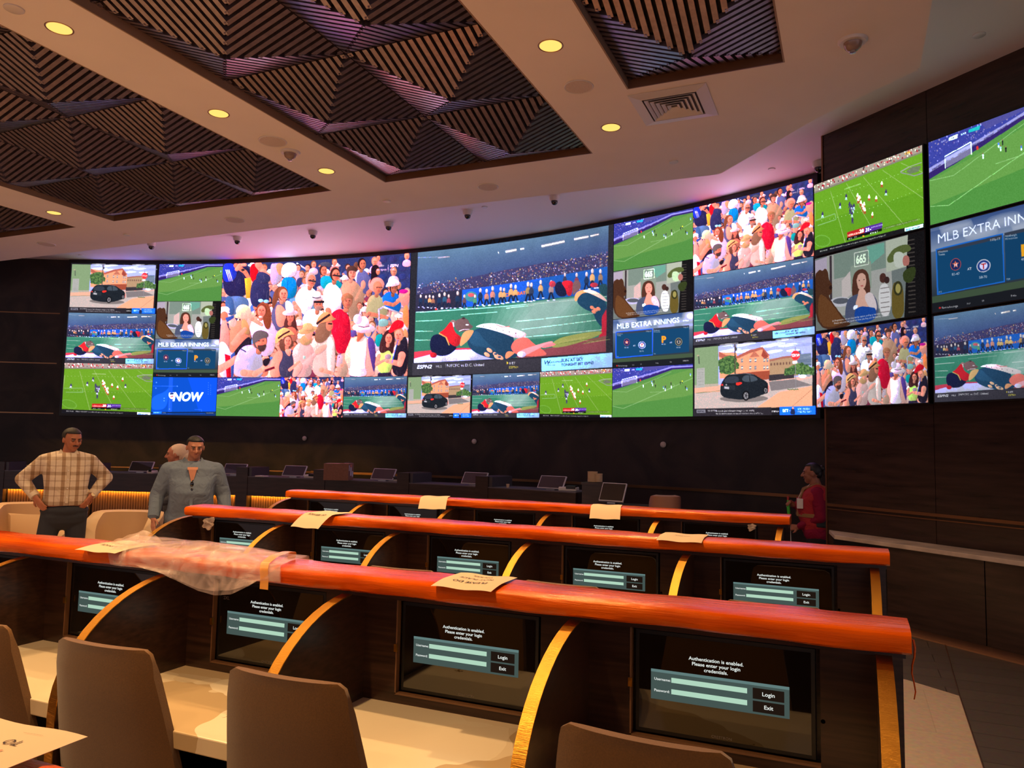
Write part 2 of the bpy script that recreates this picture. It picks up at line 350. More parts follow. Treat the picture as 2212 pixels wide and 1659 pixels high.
# curved screen wall
def arc_slab(s0, s1, R0, R1, z0, z1, n=40, mb=None, m=0):
    mb = mb or MB(); rings = []
    for i in range(n+1):
        s = s0+(s1-s0)*i/n; a, b = arc(s, R0), arc(s, R1)
        rings.append([(a[0], a[1], z0), (b[0], b[1], z0), (b[0], b[1], z1), (a[0], a[1], z1)])
    return mb.loft(rings, m=m)
struct('wall_back', arc_slab(-8.62, 9.0, CR+0.10, CR+0.25, 0, CU, 70), STONE)
mb = MB()
for z in (4.11, 3.11, 2.12): arc_slab(-8.6, -7.32, CR+0.092, CR+0.101, z-.011, z+.011, 8, mb)
arc_slab(-8.6, -2.0, CR+0.09, CR+0.101, 1.08, 1.10, 30, mb); arc_slab(-2.0, 8.9, CR+0.085, CR+0.101, 1.075, 1.115, 40, mb)
arc_slab(-8.63, -8.6, CR+0.08, CR+0.101, 1.1, CU-.02, 2, mb)
struct('trim_2', mb, GOLDTRIM)
# left wall: dark doorway recess and its frame
ax, ay = arc(-8.62, CR+0.1)
mb = MB().box(ax-7, ax-0.02, ay-0.02, ay+0.1, 0, CU)
struct('wall_left', mb, BLACKP)
struct('wall_left', MB().box(-20.2, -20, -9, 14, 0, CU), WALNUT2)
mb = MB().box(ax-2.5, ax-0.05, ay-0.05, ay-0.02, 4.78, CU).box(ax-2.5, ax-0.05, ay-.04, ay-.02, 2.1, 2.12).box(ax-2.5, ax-0.05, ay-.04, ay-.02, 1.08, 1.1)
struct('trim_3', mb, [WALNUT2])
# right wall in front of the curved wall
A0 = Vector((-0.245, 9.06, 0)); DV = Vector((0.76053716, -0.64929441, 0)); NV = Vector((-0.64929441, -0.76053716, 0))
def wp(s, off, z): p = A0+DV*s+NV*off; return (p.x, p.y, z)
def wbox(mb, s0, s1, o0, o1, z0, z1, m=0):
    return mb.hexa([wp(s0, o0, z0), wp(s1, o0, z0), wp(s1, o1, z0), wp(s0, o1, z0), wp(s0, o0, z1), wp(s1, o0, z1), wp(s1, o1, z1), wp(s0, o1, z1)], m)
mb = MB()
for a, b in ((0.02, 1.272), (1.278, 2.52), (2.528, 3.8), (3.808, 7)): wbox(mb, a, b, -0.10, 0, 0, CU)
wbox(mb, 0.02, 7, -0.12, -0.01, 0, CU)
struct('wall_right', mb, WALNUT2)
mb = MB(); wbox(mb, 0.0, 0.02, -0.12, 0.012, 0, CU); wbox(mb, 0.02, 7, 0, 0.02, 1.085, 1.115); wbox(mb, 0.02, 7, 0, 0.012, 1.05, 1.06)
struct('trim_4', mb, GOLDTRIM)
sb = empty('wall_counter', wp(1.5, 0.2, 0), 'low dark counter with a pale stone top running along the right wall', 'counter')
mb = MB(); mb.hexa([wp(*q) for q in ((.03, 0, .79), (6.5, 0, .79), (6.5, .36, .79), (.42, .36, .79), (.03, 0, .83), (6.5, 0, .83), (6.5, .36, .83), (.42, .36, .83))]); mb.build('stone_top', mk('pale_worn_stone', (190, 172, 158), 0.4, noise=0.22, nscale=5), sb, bevel=0.004)
mb = MB(); wbox(mb, 0.25, 6.5, 0, 0.18, 0.0, 0.79); mb.build('recess_panel', NEARBLACK, sb)
for a, b in ((1.0, 1.93), (1.94, 2.87), (2.88, 3.81)):
    mb = MB(); wbox(mb, a, b, 0.18, 0.33, 0.09, 0.79); mb.build('cabinet_door', WALNUT2, sb)
mb = MB(); wbox(mb, 1.0, 3.81, 0.18, 0.28, 0.0, 0.09); mb.build('kick_board', mk('lit_kick_tan', (150, 104, 74), 0.6), sb)  # tan colour stands in for the light on the kick strip
# left, rear closures stay open to the rest of the hall

# ================================================================== ceiling fixtures
def dl(i, x, y):
    rowname = {-1.87: 'right beam', -4.90: 'middle beam', -9.05: 'left beam'}[x]
    order = sum(1 for (a, b) in SPOTS if a == x and b > y)
    ordn = ['nearest the video wall', 'second from the video wall', 'third from the video wall', 'fourth from the video wall', 'fifth from the video wall', 'sixth from the video wall'][order]
    t = empty('downlight', (x, y, CZ), 'round yellow recessed downlight on the %s, %s' % (rowname, ordn), 'downlight', 'recessed downlights on the ceiling beams')
    MB().lathe([(0.078, 0.002), (0.086, -0.003), (0.090, -0.001), (0.090, 0.003), (0.078, 0.003)], (x, y, CZ)).build('trim_ring', GOLDTRIM, t, smooth=40)
    n = 24; mb = MB().add([(x+.078*math.cos(2*math.pi*k/n), y+.078*math.sin(2*math.pi*k/n), CZ-0.0015) for k in range(n)], [tuple(range(n))])
    mb.build('lens', LAMPE, t)
for i, (x, y) in enumerate(SPOTS): dl(i, x, y)
def speaker(x, y, r, lab):
    t = empty('ceiling_speaker', (x, y, CZ), lab, 'ceiling speaker', 'round ceiling speakers')
    MB().lathe([(r*.9, -.004), (r*.97, -.008), (r, -.004), (r, 0.001), (r*.9, 0.001)], (x, y, CZ), 32).build('rim', WHITEPL, t, smooth=40)
    MB().lathe([(0.001, -.007), (r*.9, -.005), (r*.9, 0.001), (0.001, 0.001)], (x, y, CZ), 32).build('grille', GREYPL, t, smooth=40)
speaker(-1.884, 5.45, 0.115, 'round ceiling speaker between two downlights on the right beam')
speaker(-3.544, 7.30, 0.115, 'round ceiling speaker beyond the large central slatted panel')
speaker(-7.10, 7.31, 0.12, 'round ceiling speaker beyond the three pyramid wide slatted panel')
speaker(-10.64, 7.30, 0.12, 'round ceiling speaker at the far left near the ceiling step')
speaker(-4.88, 5.45, 0.13, 'round dusky ceiling speaker next to the smoke detector on the middle beam')
def disc(x, y, z, r, lab):
    MBo = MB().lathe([(0.001, -.012), (r*.9, -.012), (r, -.008), (r, 0), (0.001, 0)], (x, y, z), 20).build('sprinkler_cover', WHITEPL, smooth=40)
    tag(MBo, lab, 'sprinkler cover', 'small white ceiling discs')
disc(-1.533, 7.27, CZ, .045, 'small white ceiling disc near the corner of the lower ceiling')
disc(-4.847, 7.33, CZ, .045, 'small white ceiling disc at the foot of the middle beam')
disc(-9.047, 7.34, CZ, .045, 'small white ceiling disc at the foot of the left beam')
disc(-4.948, 3.07, CZ, .06, 'faint ceiling disc near the top left corner beside a downlight')
disc(-0.856, 9.92, CU, .045, 'small disc on the raised ceiling above the right crowd picture')
disc(-4.936, 10.07, CU, .045, 'small disc on the raised ceiling above the big football picture')
disc(-13.669, 10.09, CU, .045, 'small disc on the raised ceiling above the left end of the video wall')
disc(1.044, 7.26, CU, .05, 'small disc on the yellow lit raised ceiling above the right wall')
def detector(x, y, lab):
    t = empty('smoke_detector', (x, y, CZ), lab, 'smoke detector', 'domed ceiling detectors')
    MB().lathe([(.001, -.02), (.085, -.018), (.095, -.005), (.095, 0), (.001, 0)], (x, y, CZ), 24).build('base', WHITEPL, t, smooth=40)
    MB().lathe([(.001, -.075), (.03, -.07), (.052, -.05), (.06, -.02), (.001, -.02)], (x, y, CZ), 24).build('dome', mk('smoked_dome', (150, 125, 112), 0.15), t, smooth=50)
    MB().lathe([(.001, -.09), (.02, -.086), (.02, -.07), (.001, -.07)], (x, y, CZ), 12).build('strobe_lens', CHROME, t, smooth=50)
detector(-4.90, 5.72, 'domed smoke detector beside the dusky speaker on the middle beam')
detector(0.054, 5.49, 'domed smoke detector alone at the upper right of the ceiling')
def cctv(x, y, lab):
    t = empty('security_camera', (x, y, CU), lab, 'security camera', 'white dome cameras on the raised ceiling')
    MB().lathe([(.001, -.075), (.052, -.07), (.07, -.05), (.078, 0), (.001, 0)], (x, y, CU), 24).build('housing', WHITEPL, t, smooth=40)
    MB().lathe([(.001, -.13), (.02, -.127), (.038, -.112), (.047, -.09), (.047, -.07), (.001, -.07)], (x, y, CU), 20).build('lens_dome', GLASSD, t, smooth=60)
for x, y, l in ((-11.53, 9.87, 'above the left soccer picture, partly hidden by the ceiling step'), (-9.75, 10.12, 'above the left part of the big crowd picture'), (-8.25, 10.28, 'above the middle of the big crowd picture'),
                (-6.75, 10.28, 'above the gap between the big crowd and big football pictures'), (-5.26, 10.15, 'above the left half of the big football picture'), (-3.79, 9.97, 'above the right half of the big football picture'), (-0.31, 9.88, 'beside the vertical edge of the right wall')):
    cctv(x, y, 'white dome security camera '+l)
# air diffuser
t = empty('air_vent', (-1.27, 6.04, CZ), 'square white metal air vent of nested frames near the right slatted panel', 'air vent')
def sq_ring(mb, cx, cy, r0, r1, z0, z1):   # sloped square ring
    P = []
    for r, z in ((r0, z0), (r1, z1), (r1, z1+.004), (r0, z0+.004)):
        P.append([(cx-r, cy-r, z), (cx+r, cy-r, z), (cx+r, cy+r, z), (cx-r, cy+r, z)])
    P.append(P[0]); mb.loft(P, cap=False)
mb = MB(); sq_ring(mb, -1.27, 6.04, .305, .215, CZ-.006, CZ-.018); mb.build('frame', WHITEPL, t)
MB().box(-1.27-.22, -1.27+.22, 6.04-.22, 6.04+.22, CZ-.001, CZ+.0).build('duct_back', mk('duct_dark', (110, 100, 96), .7), t)
for k in range(5):
    mb = MB(); r = .20-.038*k; sq_ring(mb, -1.27, 6.04, r, r-.024, CZ-.022, CZ-.006); mb.build('louvre', WHITEPL, t)
# small pale rounded beads set on the wall below the screens
for sx, l in ((-2.15, 'left'), (1.38, 'middle'), (4.85, 'right')):
    a = arc(sx, CR+.08); o = MB().ell((a[0], a[1]-.01, 1.72), (.045, .04, .045), 12, 8).build('wall_bead', GREYPL, smooth=60)
    tag(o, 'tiny round sensor on the dark wall under the screens, %s one' % l, 'bead', 'round beads on the dark wall')
# ================================================================== rows of betting booths
def arcprof(n=14):   # outline of a divider fin in (v, z), relative to row datum v=0 at the front row
    P = []
    for k in range(n+1):
        t = math.pi/2*k/n; P.append((2.262-0.505*math.sin(t), 0.775+0.393*math.cos(t)))
    return P
ROWS = [('Z', -1.58, [0.07, -0.75, -1.56, -2.38, -3.20, -4.02], (0.12, -4.05), 'nearest'),
        ('A', 0.0, [0.07, -0.75, -1.56, -2.38, -3.20, -4.02], (0.12, -4.05), 'front'),
        ('B', 1.60, [0.09, -0.73, -1.548, -2.365, -3.175, -3.99], (0.14, -3.93), 'middle'),
        ('C', 3.25, [-0.43, -1.25, -2.07, -2.89, -3.71, -4.53], (-0.38, -4.50), 'back')]
def rail_rings(x0, x1, dv, n):
    prof = [(2.20, 1.184), (2.155, 1.186), (2.142, 1.194), (2.140, 1.212), (2.143, 1.231), (2.152, 1.239), (2.20, 1.244), (2.30, 1.247), (2.316, 1.240), (2.318, 1.20), (2.30, 1.184)]
    rings = []
    rnd = random.Random(int(dv*100)+5)
    ph = [rnd.uniform(0, 6.28) for _ in range(8)]
    for i in range(n+1):
        x = x0+(x1-x0)*i/n; r = []
        for j, (v, z) in enumerate(prof):
            wob = 0.0022*math.sin(x*7+ph[j % 8])+0.0014*math.sin(x*23+ph[(j*3) % 8])
            r.append((x, v+dv+wob, z+wob*0.7))
        rings.append(r)
    return rings
SCRW, SCRH = 0.500, 0.295
def screen_parts(t, cx, v, z0, lit=True):
    """touch screen whose lower left corner is at cx-w/2, facing -y, plane y=v"""
    X0, X1, Z0, Z1 = cx-SCRW/2, cx+SCRW/2, z0, z0+SCRH
    MB().box(X0, X1, v, v+.03, Z0, Z1).build('bezel', NEARBLACK, t, bevel=.002)
    g = 0.0015
    MB().box(X0+.012, X1-.012, v-.0015, v, Z0+.012, Z1-.012).build('glass_front', GLASSD, t)
    W_, H_ = SCRW, SCRH
    px0, px1 = X0+.095*W_, X0+.865*W_; pz1, pz0 = Z1-.375*H_, Z1-.665*H_
    pw, ph = px1-px0, pz1-pz0; y = v-.0018
    def q(name, a, b, c, d, m, yy):
        return MB().add([(a, yy, c), (b, yy, c), (b, yy, d), (a, yy, d)], [(0, 1, 2, 3)]).build(name, m, t)
    q('login_panel', px0, px1, pz0, pz1, UI_PANEL, y)
    q('login_panel_edge', px0, px1, pz1-.008, pz1, UI_EDGE, y-.0002)
    for k, (f0, f1) in enumerate(((.22, .385), (.60, .765))):
        q('input_field', px0+.156*pw, px0+.709*pw, pz1-f1*ph, pz1-f0*ph, UI_FIELD, y-.0003)
    for k, (f0, f1, tx) in enumerate(((.17, .52, 'Login'), (.58, .93, 'Exit'))):
        q('button', px0+.748*pw, px0+.965*pw, pz1-f1*ph, pz1-f0*ph, UI_BTN, y-.0003)
    def put(s, x, z, size, al='CENTER', bold=.012, nm='message_text'):
        mb = MB(); vs, fs = text_geo(s, size, bold, 0, al); mb.add([(x+a*1.06, y-.0006, z+b) for a, b in vs], fs); mb.build(nm, UI_TEXT, t)
    cxn = px0+.486*pw
    for s, f in (('Authentication is enabled.', -.46), ('Please enter your login', -.29), ('credentials.', -.12)): put(s, cxn, pz1-f*ph, .0138)
    put('Username:', px0+.025*pw, pz1-.36*ph, .0105, 'LEFT', nm='field_caption'); put('Password:', px0+.025*pw, pz1-.74*ph, .0105, 'LEFT', nm='field_caption')
    put('Login', px0+.857*pw, pz1-.40*ph, .0150, nm='button_caption'); put('Exit', px0+.857*pw, pz1-.81*ph, .0150, nm='button_caption')
    mb = MB(); vs, fs = text_geo('CRESTRON', .0105, .01, 0, 'CENTER', 1.1); mb.add([(cx+a, v-.0020, Z0+.0155+b) for a, b in vs], fs); mb.build('maker_mark', UI_MARK, t)
UI_PANEL = emit('login_panel_light', (68, 84, 80), 1.0); UI_EDGE = emit('login_edge_light', (96, 124, 122), 1.0)
UI_FIELD = emit('input_field_light', (176, 214, 190), 1.0); UI_BTN = emit('button_dark_light', (32, 22, 16), 1.0)
UI_TEXT = emit('screen_text_light', (232, 238, 232), 1.0); UI_MARK = mk('grey_lettering', (120, 110, 100), .5)

DZ = {'Z': 0, 'A': 0, 'B': .008, 'C': .016}
def desk_row(key, dv, divs, ends, word):
    dz = DZ[key]
    xr, xl = ends; t = empty('booth_desk', ((xl+xr)/2, 2.3+dv, 0), {'Z': 'nearest row desk, only its orange wrapped rail shows at the bottom left', 'A': 'front booth desk row with marble worktop and orange wrapped rail under a plastic bag',
        'B': 'middle booth desk row with curved brass edged fins and orange rail', 'C': 'back booth desk row, shortest, closest to the video wall'}[key], 'booth desk', 'rows of betting booths')
    VB = 2.300+dv
    # back panel with openings closed by the doors
    if key == 'Z':
        MB().box(xl, xr, 2.26+dv, 2.30+dv, 0.0, 1.17).build('back_panel', WALNUT, t)
        MB().box(xl, xr, 2.2+dv, 2.31+dv, 1.165, 1.183).build('rail_board', WALNUT, t)
        MB().loft(rail_rings(xl-.01, xr+.01, dv, 60)).build('wrapped_rail', FILM, t, smooth=50)
        MB().box(xl, xr, 1.868+dv, 2.26+dv, .712, .762).build('worktop', MARBLE, t, bevel=.004)
        return t
    MB().box(xl, xr, VB+.032, VB+.05, 0.0, 1.18).build('back_panel', WALNUT, t)
    MB().box(xl, xr, 2.2+dv, 2.31+dv, 1.165, 1.183).build('rail_board', WALNUT, t)
    m = MB(); m.box(xl, xr, 2.10+dv, 2.14+dv, 0, 0.753); m.build('modesty_panel', NEARBLACK, t)
    m = MB(); m.box(xl, xr-.02, 1.776+dv, VB+.03, .753, .805); m.build('worktop', MARBLE, t, bevel=.004)
    m = MB(); m.box(xl, xr, 2.43+dv, 2.49+dv, 0.0, 1.0)
    # booth faces between dividers (surround of each screen)
    ds = sorted(divs)
    for a, b in zip(ds[:-1], ds[1:]):
        if key == 'Z': continue
        c = CENT(a, b); w2 = SCRW/2+.012
        mm = MB()
        for (x0, x1, z0, z1) in ((a+.01, c-w2, .805, 1.166), (c+w2, b-.01, .805, 1.166), (c-w2, c+w2, 1.146+dz, 1.166), (c-w2, c+w2, .805, .838+dz)):
            mm.box(x0, x1, VB-.012, VB+.03, z0, z1)
        mm.build('booth_face', WALNUT, t)
        fr = MB(); e = .005
        fr.box(c-w2, c-w2+e, VB-.016, VB+.004, .836+dz, 1.148+dz); fr.box(c-w2, c+w2, VB-.016, VB+.004, .834+dz, .840+dz)
        fr.build('door_frame_edge', FRAMEC, t)
        MB().box(c-w2-.004, c-w2+.008, VB-.022, VB-.016, .975, 1.0).build('hinge', BRASS, t)
        MB().lathe([(.001, -.02), (.006, -.018), (.006, 0), (.001, 0)], (0, 0, 0), 10).build('lock', BRASS, None)
        lk = bpy.context.scene.collection.objects[-1]; lk.parent = t; lk.rotation_euler = (math.pi/2, 0, 0); lk.location = (c+w2+.006-t.location.x, VB-.012-t.location.y-.018, .955)
        lk.location.y += .018
    for d in divs:
        pr = arcprof(); poly = [(2.315, 1.168)]+pr+[(1.757, 0.0), (1.80, 0.0), (1.80, .1), (2.315, .1)]
        o = MB().prism(poly, lambda p, q, x: (x, p+dv, q), d-.0165, d+.0165).build('divider', WALNUT, t)
        ring = []
        path = [(2.30, 1.170)]+pr+[(1.757, .5), (1.757, .02)]
        for i, (p, q) in enumerate(path):
            a = path[max(i-1, 0)]; b = path[min(i+1, len(path)-1)]; dx, dz = b[0]-a[0], b[1]-a[1]; L = math.hypot(dx, dz); nx, nz = dz/L, -dx/L
            # outward normal points to the sitter and up
            if nx > 0: nx, nz = -nx, -nz
            if nz < 0 and abs(nz) > .9: nx, nz = -nx, -nz
            ring.append([(d-.0185, p+dv, q), (d+.0185, p+dv, q), (d+.0185, p+dv+nx*.0035, q+nz*.0035), (d-.0185, p+dv+nx*.0035, q+nz*.0035)])
        MB().loft(ring).build('brass_edge', BRASS, o, smooth=30)
    n = int((xr-xl)*16)
    MB().loft(rail_rings(xl-.01, xr+.01, dv, n)).build('wrapped_rail', FILM, t, smooth=50)
    return t
FRAMEC = mk('recess_edge_wood', (120, 84, 56), .4)
def CENT(a, b): return (a+b)/2-.005 if False else a+.405
for k in ROWS: desk_row(*k)
places = {'A': ['fourth from the right end', 'third from the right end', 'second from the right end', 'at the right end']}
cnt = {'Z': 5, 'A': 5, 'B': 5, 'C': 5}
order5 = ['fifth from the right', 'fourth from the right', 'third from the right', 'second from the right', 'first from the right']
firsts = {}
proto = None
for key, dv, divs, ends, word in ROWS:
    if key == 'Z': continue
    ds = sorted(divs)
    for i, (a, b) in enumerate(zip(ds[:-1], ds[1:])):
        c = CENT(a, b); l = 'touchscreen showing a login form in the %s booth row, %s' % (word, order5[i])
        if proto is None:
            proto = empty('touchscreen_monitor', (0, 0, 0), l, 'touchscreen', 'login touchscreens in the booths')
            screen_parts(proto, 0, 0, .845); o = proto
        else: o = copy_tree(proto)
        o['label'] = l; o.location = (c, 2.303+dv, DZ[key])

# ------------------------------------------------------------------ row chairs
def make_chair():
    t = empty('booth_chair', (0, 0, 0), '', 'chair', 'taupe upholstered booth chairs')
    # back: tapered rounded slab, leaning away from the desk (desk is at +y)
    def yb(z): return -.115+.10*max(0, (1.05-z))/.45   # 0 is datum
    rings = []; n = 10
    zs = [.46, .52, .63, .75, .87, .97, 1.015, 1.038, 1.05]
    hw = [.238, .255, .250, .236, .219, .203, .197, .190, .170]
    for z, h in zip(zs, hw):
        ring = []; y = yb(z); th = .030 if z < 1.0 else .024 if z < 1.015 else .014
        xs = [-1+2*i/n for i in range(n+1)]
        for q in xs: ring.append((h*q, y-th*(1-.55*abs(q)**6)+.02*q*q, z))
        for q in xs[::-1]: ring.append((h*q, y+th*(1-.55*abs(q)**6)+.02*q*q, z))
        rings.append(ring)
    MB().loft(rings).build('backrest', TAUPE, t, smooth=60)
    rings = []
    for z, g in ((.40, .9), (.41, .97), (.44, 1), (.48, 1), (.50, .96), (.505, .8)):
        ring = [(.235*g*math.copysign(abs(math.cos(a))**.5, math.cos(a)), .07+.22*g*math.copysign(abs(math.sin(a))**.5, math.sin(a)), z) for a in [2*math.pi*k/28 for k in range(28)]]
        rings.append(ring)
    MB().loft(rings).build('seat', TAUPE, t, smooth=50)
    MB().lathe([(.03, .08), (.03, .40)], (0, .07, 0), 14).build('pedestal', CHROME, t, smooth=50)
    MB().lathe([(.20, .006), (.20, .02), (.05, .04), (.03, .08)], (0, .07, 0), 28).build('base', NEARBLACK, t, smooth=40)
    return t
cp = make_chair()
chairs = [(-2.10, 1.80, 2, 'taupe chair back at the front row, third from the right'),
          (-1.40, 1.80, 1, 'taupe chair back at the front row, second from the right'),
          (-.42, 1.80, -3, 'taupe chair at the front row before the right end screen, only its top visible'),
          (-2.745, 1.80, 2, 'taupe chair cut off by the left edge of the view'),
          (-2.80, 3.47, 0, 'taupe chair top peeking over the front rail behind the plastic bag'),
          (-2.08, 3.47, 2, 'taupe chair top peeking over the front rail between the bag and the paper notice'),
          (-1.22, 3.47, -2, 'taupe chair top peeking over the front rail right of the paper notice'),
          (-.30, 3.47, 0, 'taupe chair top in front of the right end screen of the middle row'),
          (-2.9, 5.08, 0, 'taupe chair at the back row, left one'), (-1.3, 5.08, 0, 'taupe chair at the back row, right one')]
for i, (x, y, rz, l) in enumerate(chairs[:8]):
    o = cp if i == 0 else copy_tree(cp)
    o.location = (x, y, 0); o.rotation_euler.z = math.radians(rz); o['label'] = l
for n_, s_ in ((4, .97), (5, .97), (6, .97), (7, .97)): pass

# ------------------------------------------------------------------ paper notices taped to the rails
def paper(name, x, y, w_, d_, z, ang, lines, lab, curl=0.0, red=None, big=0.022, droop=.02):
    t = empty('paper_notice', (x, y, z), lab, 'paper notice', 'paper notices on the rails')
    ca, sa = math.cos(ang), math.sin(ang)
    def P(u, v, dz=0):   # u across, v depth (0 near edge .. 1 far)
        lx, ly = (u-.5)*w_, (v-.5)*d_; zz = z+dz-droop*max(0, .45-v)**1.5*2+curl*max(0, u-.55)**2*4+.002*math.sin(u*9)
        return (x+lx*ca-ly*sa, y+lx*sa+ly*ca, zz)
    n, m = 14, 10; vs = [P(i/n, j/m) for j in range(m+1) for i in range(n+1)]
    fs = [(j*(n+1)+i, j*(n+1)+i+1, (j+1)*(n+1)+i+1, (j+1)*(n+1)+i) for j in range(m) for i in range(n)]
    o = MB().add(vs, fs).build('sheet', PAPER, t, smooth=60); s = o.modifiers.new('t', 'SOLIDIFY'); s.thickness = .0006; s.offset = -1
    for mat_, ls in ((INK, lines), (REDINK, red or [])):
        if not ls: continue
        mb = MB()
        for (s_, v0, size) in ls:
            vs, fs = text_geo(s_, size, .008, 0, 'LEFT' if name == 'g' else 'CENTER'); xo = -.32*w_ if name == 'g' else 0
            mb.add([P(.5-(a+xo)/w_, v0-b/d_, .0015) for a, b in vs], fs)   # upside down for the viewer
        mb.build('printed_text' if mat_ is INK else 'red_heading', mat_, t)
L1 = [('PLEASE DO NOT', .42, .021), ('PLACE ANYTHING', .62, .021), ('ON RAIL', .82, .02)]
paper('a', -2.66, 2.205, .215, .22, 1.252, .02, [('OF SERVICE', .42, .024), ('PLEASE DO NOT', .66, .018)], 'white paper notice on the front rail left of the plastic bag')
paper('b', -1.09, 2.215, .205, .20, 1.252, .0, [('PLEASE DO', .36, .024), ('NOT PLACE', .60, .022), ('ON RAIL', .82, .018)], 'white paper notice on the front rail in front of the third screen')
paper('c', -2.87, 3.76, .215, .28, 1.252, -.1, [('OF SERVICE', .4, .026)], 'white paper notice on the left part of the middle rail', droop=.12)
paper('d', -.755, 3.82, .215, .20, 1.252, .0, [('NOTICE', .5, .02)], 'white paper notice on the right part of the middle rail', droop=.03)
paper('e', -3.03, 5.40, .215, .26, 1.252, .35, [('NOTICE', .6, .02)], 'white paper notice on the left part of the back rail', droop=.14)
paper('f', -1.62, 5.41, .215, .24, 1.252, .2, [('NOTICE', .6, .02)], 'white paper notice on the right part of the back rail', droop=.14)
paper('g', -1.135, .682, .30, .20, 1.258, .03, [('TO', .74, .022), ('_____________', .86, .006)], 'white paper with red heading at the bottom left corner, on the nearest rail', curl=.0, red=[('A', .58, .022)], droop=.01)

# ------------------------------------------------------------------ clear plastic bag over the front rail
def clearplastic():
    m, t, b = nt('clear_plastic'); b.inputs['Base Color'].default_value = (*lin((235, 205, 190)), 1); b.inputs['Roughness'].default_value = .22
    tr = t.nodes.new('ShaderNodeBsdfTransparent'); mx = t.nodes.new('ShaderNodeMixShader'); out = t.nodes['Material Output']
    n = t.nodes.new('ShaderNodeTexNoise'); n.inputs['Scale'].default_value = 9; n.inputs['Detail'].default_value = 4; n.inputs['Distortion'].default_value = 2.0
    tc = t.nodes.new('ShaderNodeTexCoord'); t.links.new(tc.outputs['Object'], n.inputs['Vector'])
    mr = t.nodes.new('ShaderNodeMapRange'); mr.inputs[1].default_value = .3; mr.inputs[2].default_value = .7; mr.inputs[3].default_value = .08; mr.inputs[4].default_value = .40
    t.links.new(n.outputs['Fac'], mr.inputs[0]); t.links.new(mr.outputs[0], mx.inputs[0])
    bp = t.nodes.new('ShaderNodeBump'); bp.inputs['Strength'].default_value = .6; bp.inputs['Distance'].default_value = .012; t.links.new(n.outputs['Fac'], bp.inputs['Height']); t.links.new(bp.outputs[0], b.inputs['Normal'])
    t.links.new(tr.outputs[0], mx.inputs[1]); t.links.new(b.outputs[0], mx.inputs[2]); t.links.new(mx.outputs[0], out.inputs[0]); return m
CLEAR = clearplastic()
def noise1(x, y, s): 
    return math.sin(x*s+1.3*math.sin(y*s*.7))*math.cos(y*s*1.1+math.sin(x*s*.6))
t = empty('plastic_bag', (-2.3, 2.2, 1.26), 'crumpled clear plastic bag draped over the front orange rail', 'plastic bag')
# cross section follows the rail from behind over the top and hangs in front; length of the hang varies along x
def bagpath(q, hang, up):
    # q 0..1 : back edge -> top -> front lip -> hanging
    pts = [(2.328, 1.225), (2.326, 1.250+up), (2.28, 1.256+up), (2.20, 1.255+up*.7), (2.145, 1.247), (2.128, 1.228), (2.122, 1.195), (2.11, 1.195-hang)]
    k = q*(len(pts)-1); i = min(int(k), len(pts)-2); f = k-i
    return pts[i][0]*(1-f)+pts[i+1][0]*f, pts[i][1]*(1-f)+pts[i+1][1]*f
hang_k = [(-2.66, -.03), (-2.5, -.02), (-2.35, -.005), (-2.25, .012), (-2.14, .045), (-2.06, .055), (-1.98, .045), (-1.9, .01), (-1.83, -.03), (-1.78, -.07), (-1.72, -.08)]
def interp(x, tab):
    if x <= tab[0][0]: return tab[0][1]
    for a, b in zip(tab[:-1], tab[1:]):
        if x <= b[0]: return a[1]+(b[1]-a[1])*(x-a[0])/(b[0]-a[0])
    return tab[-1][1]
for layer in range(2):
    n, m = 70, 36; vs = []
    for j in range(m+1):
        for i in range(n+1):
            xx = -2.60+(.83)*i/n; q = j/m
            xs = xx+(-.10+.12*q if i < 3 else 0)-.06*(1-q)*(i/n)
            hang = interp(xx, hang_k)+.012
            y, z = bagpath(q, hang*(1-.12*layer), .012+.012*math.sin(xx*5+layer))
            nz = .005*noise1(xx*2+layer*5, q*1.6, 5)+.0025*noise1(xx*5, q*4+layer, 5)
            vs.append((xs, y-abs(nz)*(1.2 if q > .5 else .2)-.004*layer, z+max(nz, -.004)*.9+.006*layer))
    fs = [(j*(n+1)+i, j*(n+1)+i+1, (j+1)*(n+1)+i+1, (j+1)*(n+1)+i) for j in range(m) for i in range(n)]
    MB().add(vs, fs).build('bag_film', CLEAR, t, smooth=60)
# loose mouth of the bag standing up at its left end
vs = []; n, m = 16, 12
for j in range(m+1):
    for i in range(n+1):
        a, b = i/n, j/m
        x = -2.78+.26*a; y = 2.31-.10*b-.01*math.sin(a*6); z = 1.252+.052*(1-abs(2*a-1))*(1-b)+.006*noise1(a*4, b*4, 3)
        vs.append((x, y, z))
MB().add(vs, [(j*(n+1)+i, j*(n+1)+i+1, (j+1)*(n+1)+i+1, (j+1)*(n+1)+i) for j in range(m) for i in range(n)]).build('bag_mouth', CLEAR, t, smooth=60)
# yellow taped hem at its right end
vs = []; n, m = 3, 24
for j in range(m+1):
    for i in range(n+1):
        q = j/m; y, z = bagpath(q, .03, .012); x = -1.80+.012*i-.12*(1-q)-.05*q
        vs.append((x, y-.010, z+.008))
MB().add(vs, [(j*(n+1)+i, j*(n+1)+i+1, (j+1)*(n+1)+i+1, (j+1)*(n+1)+i) for j in range(m) for i in range(n)]).build('tape_hem', mk('amber_tape', (225, 150, 60), .3, alpha=.75), t, smooth=60)
mb = MB(); vs, fs = text_geo('2XL', .016, .02); mb.add([(-1.99+a, 2.095, 1.125+b) for a, b in vs], fs); mb.build('size_print', INK, t)
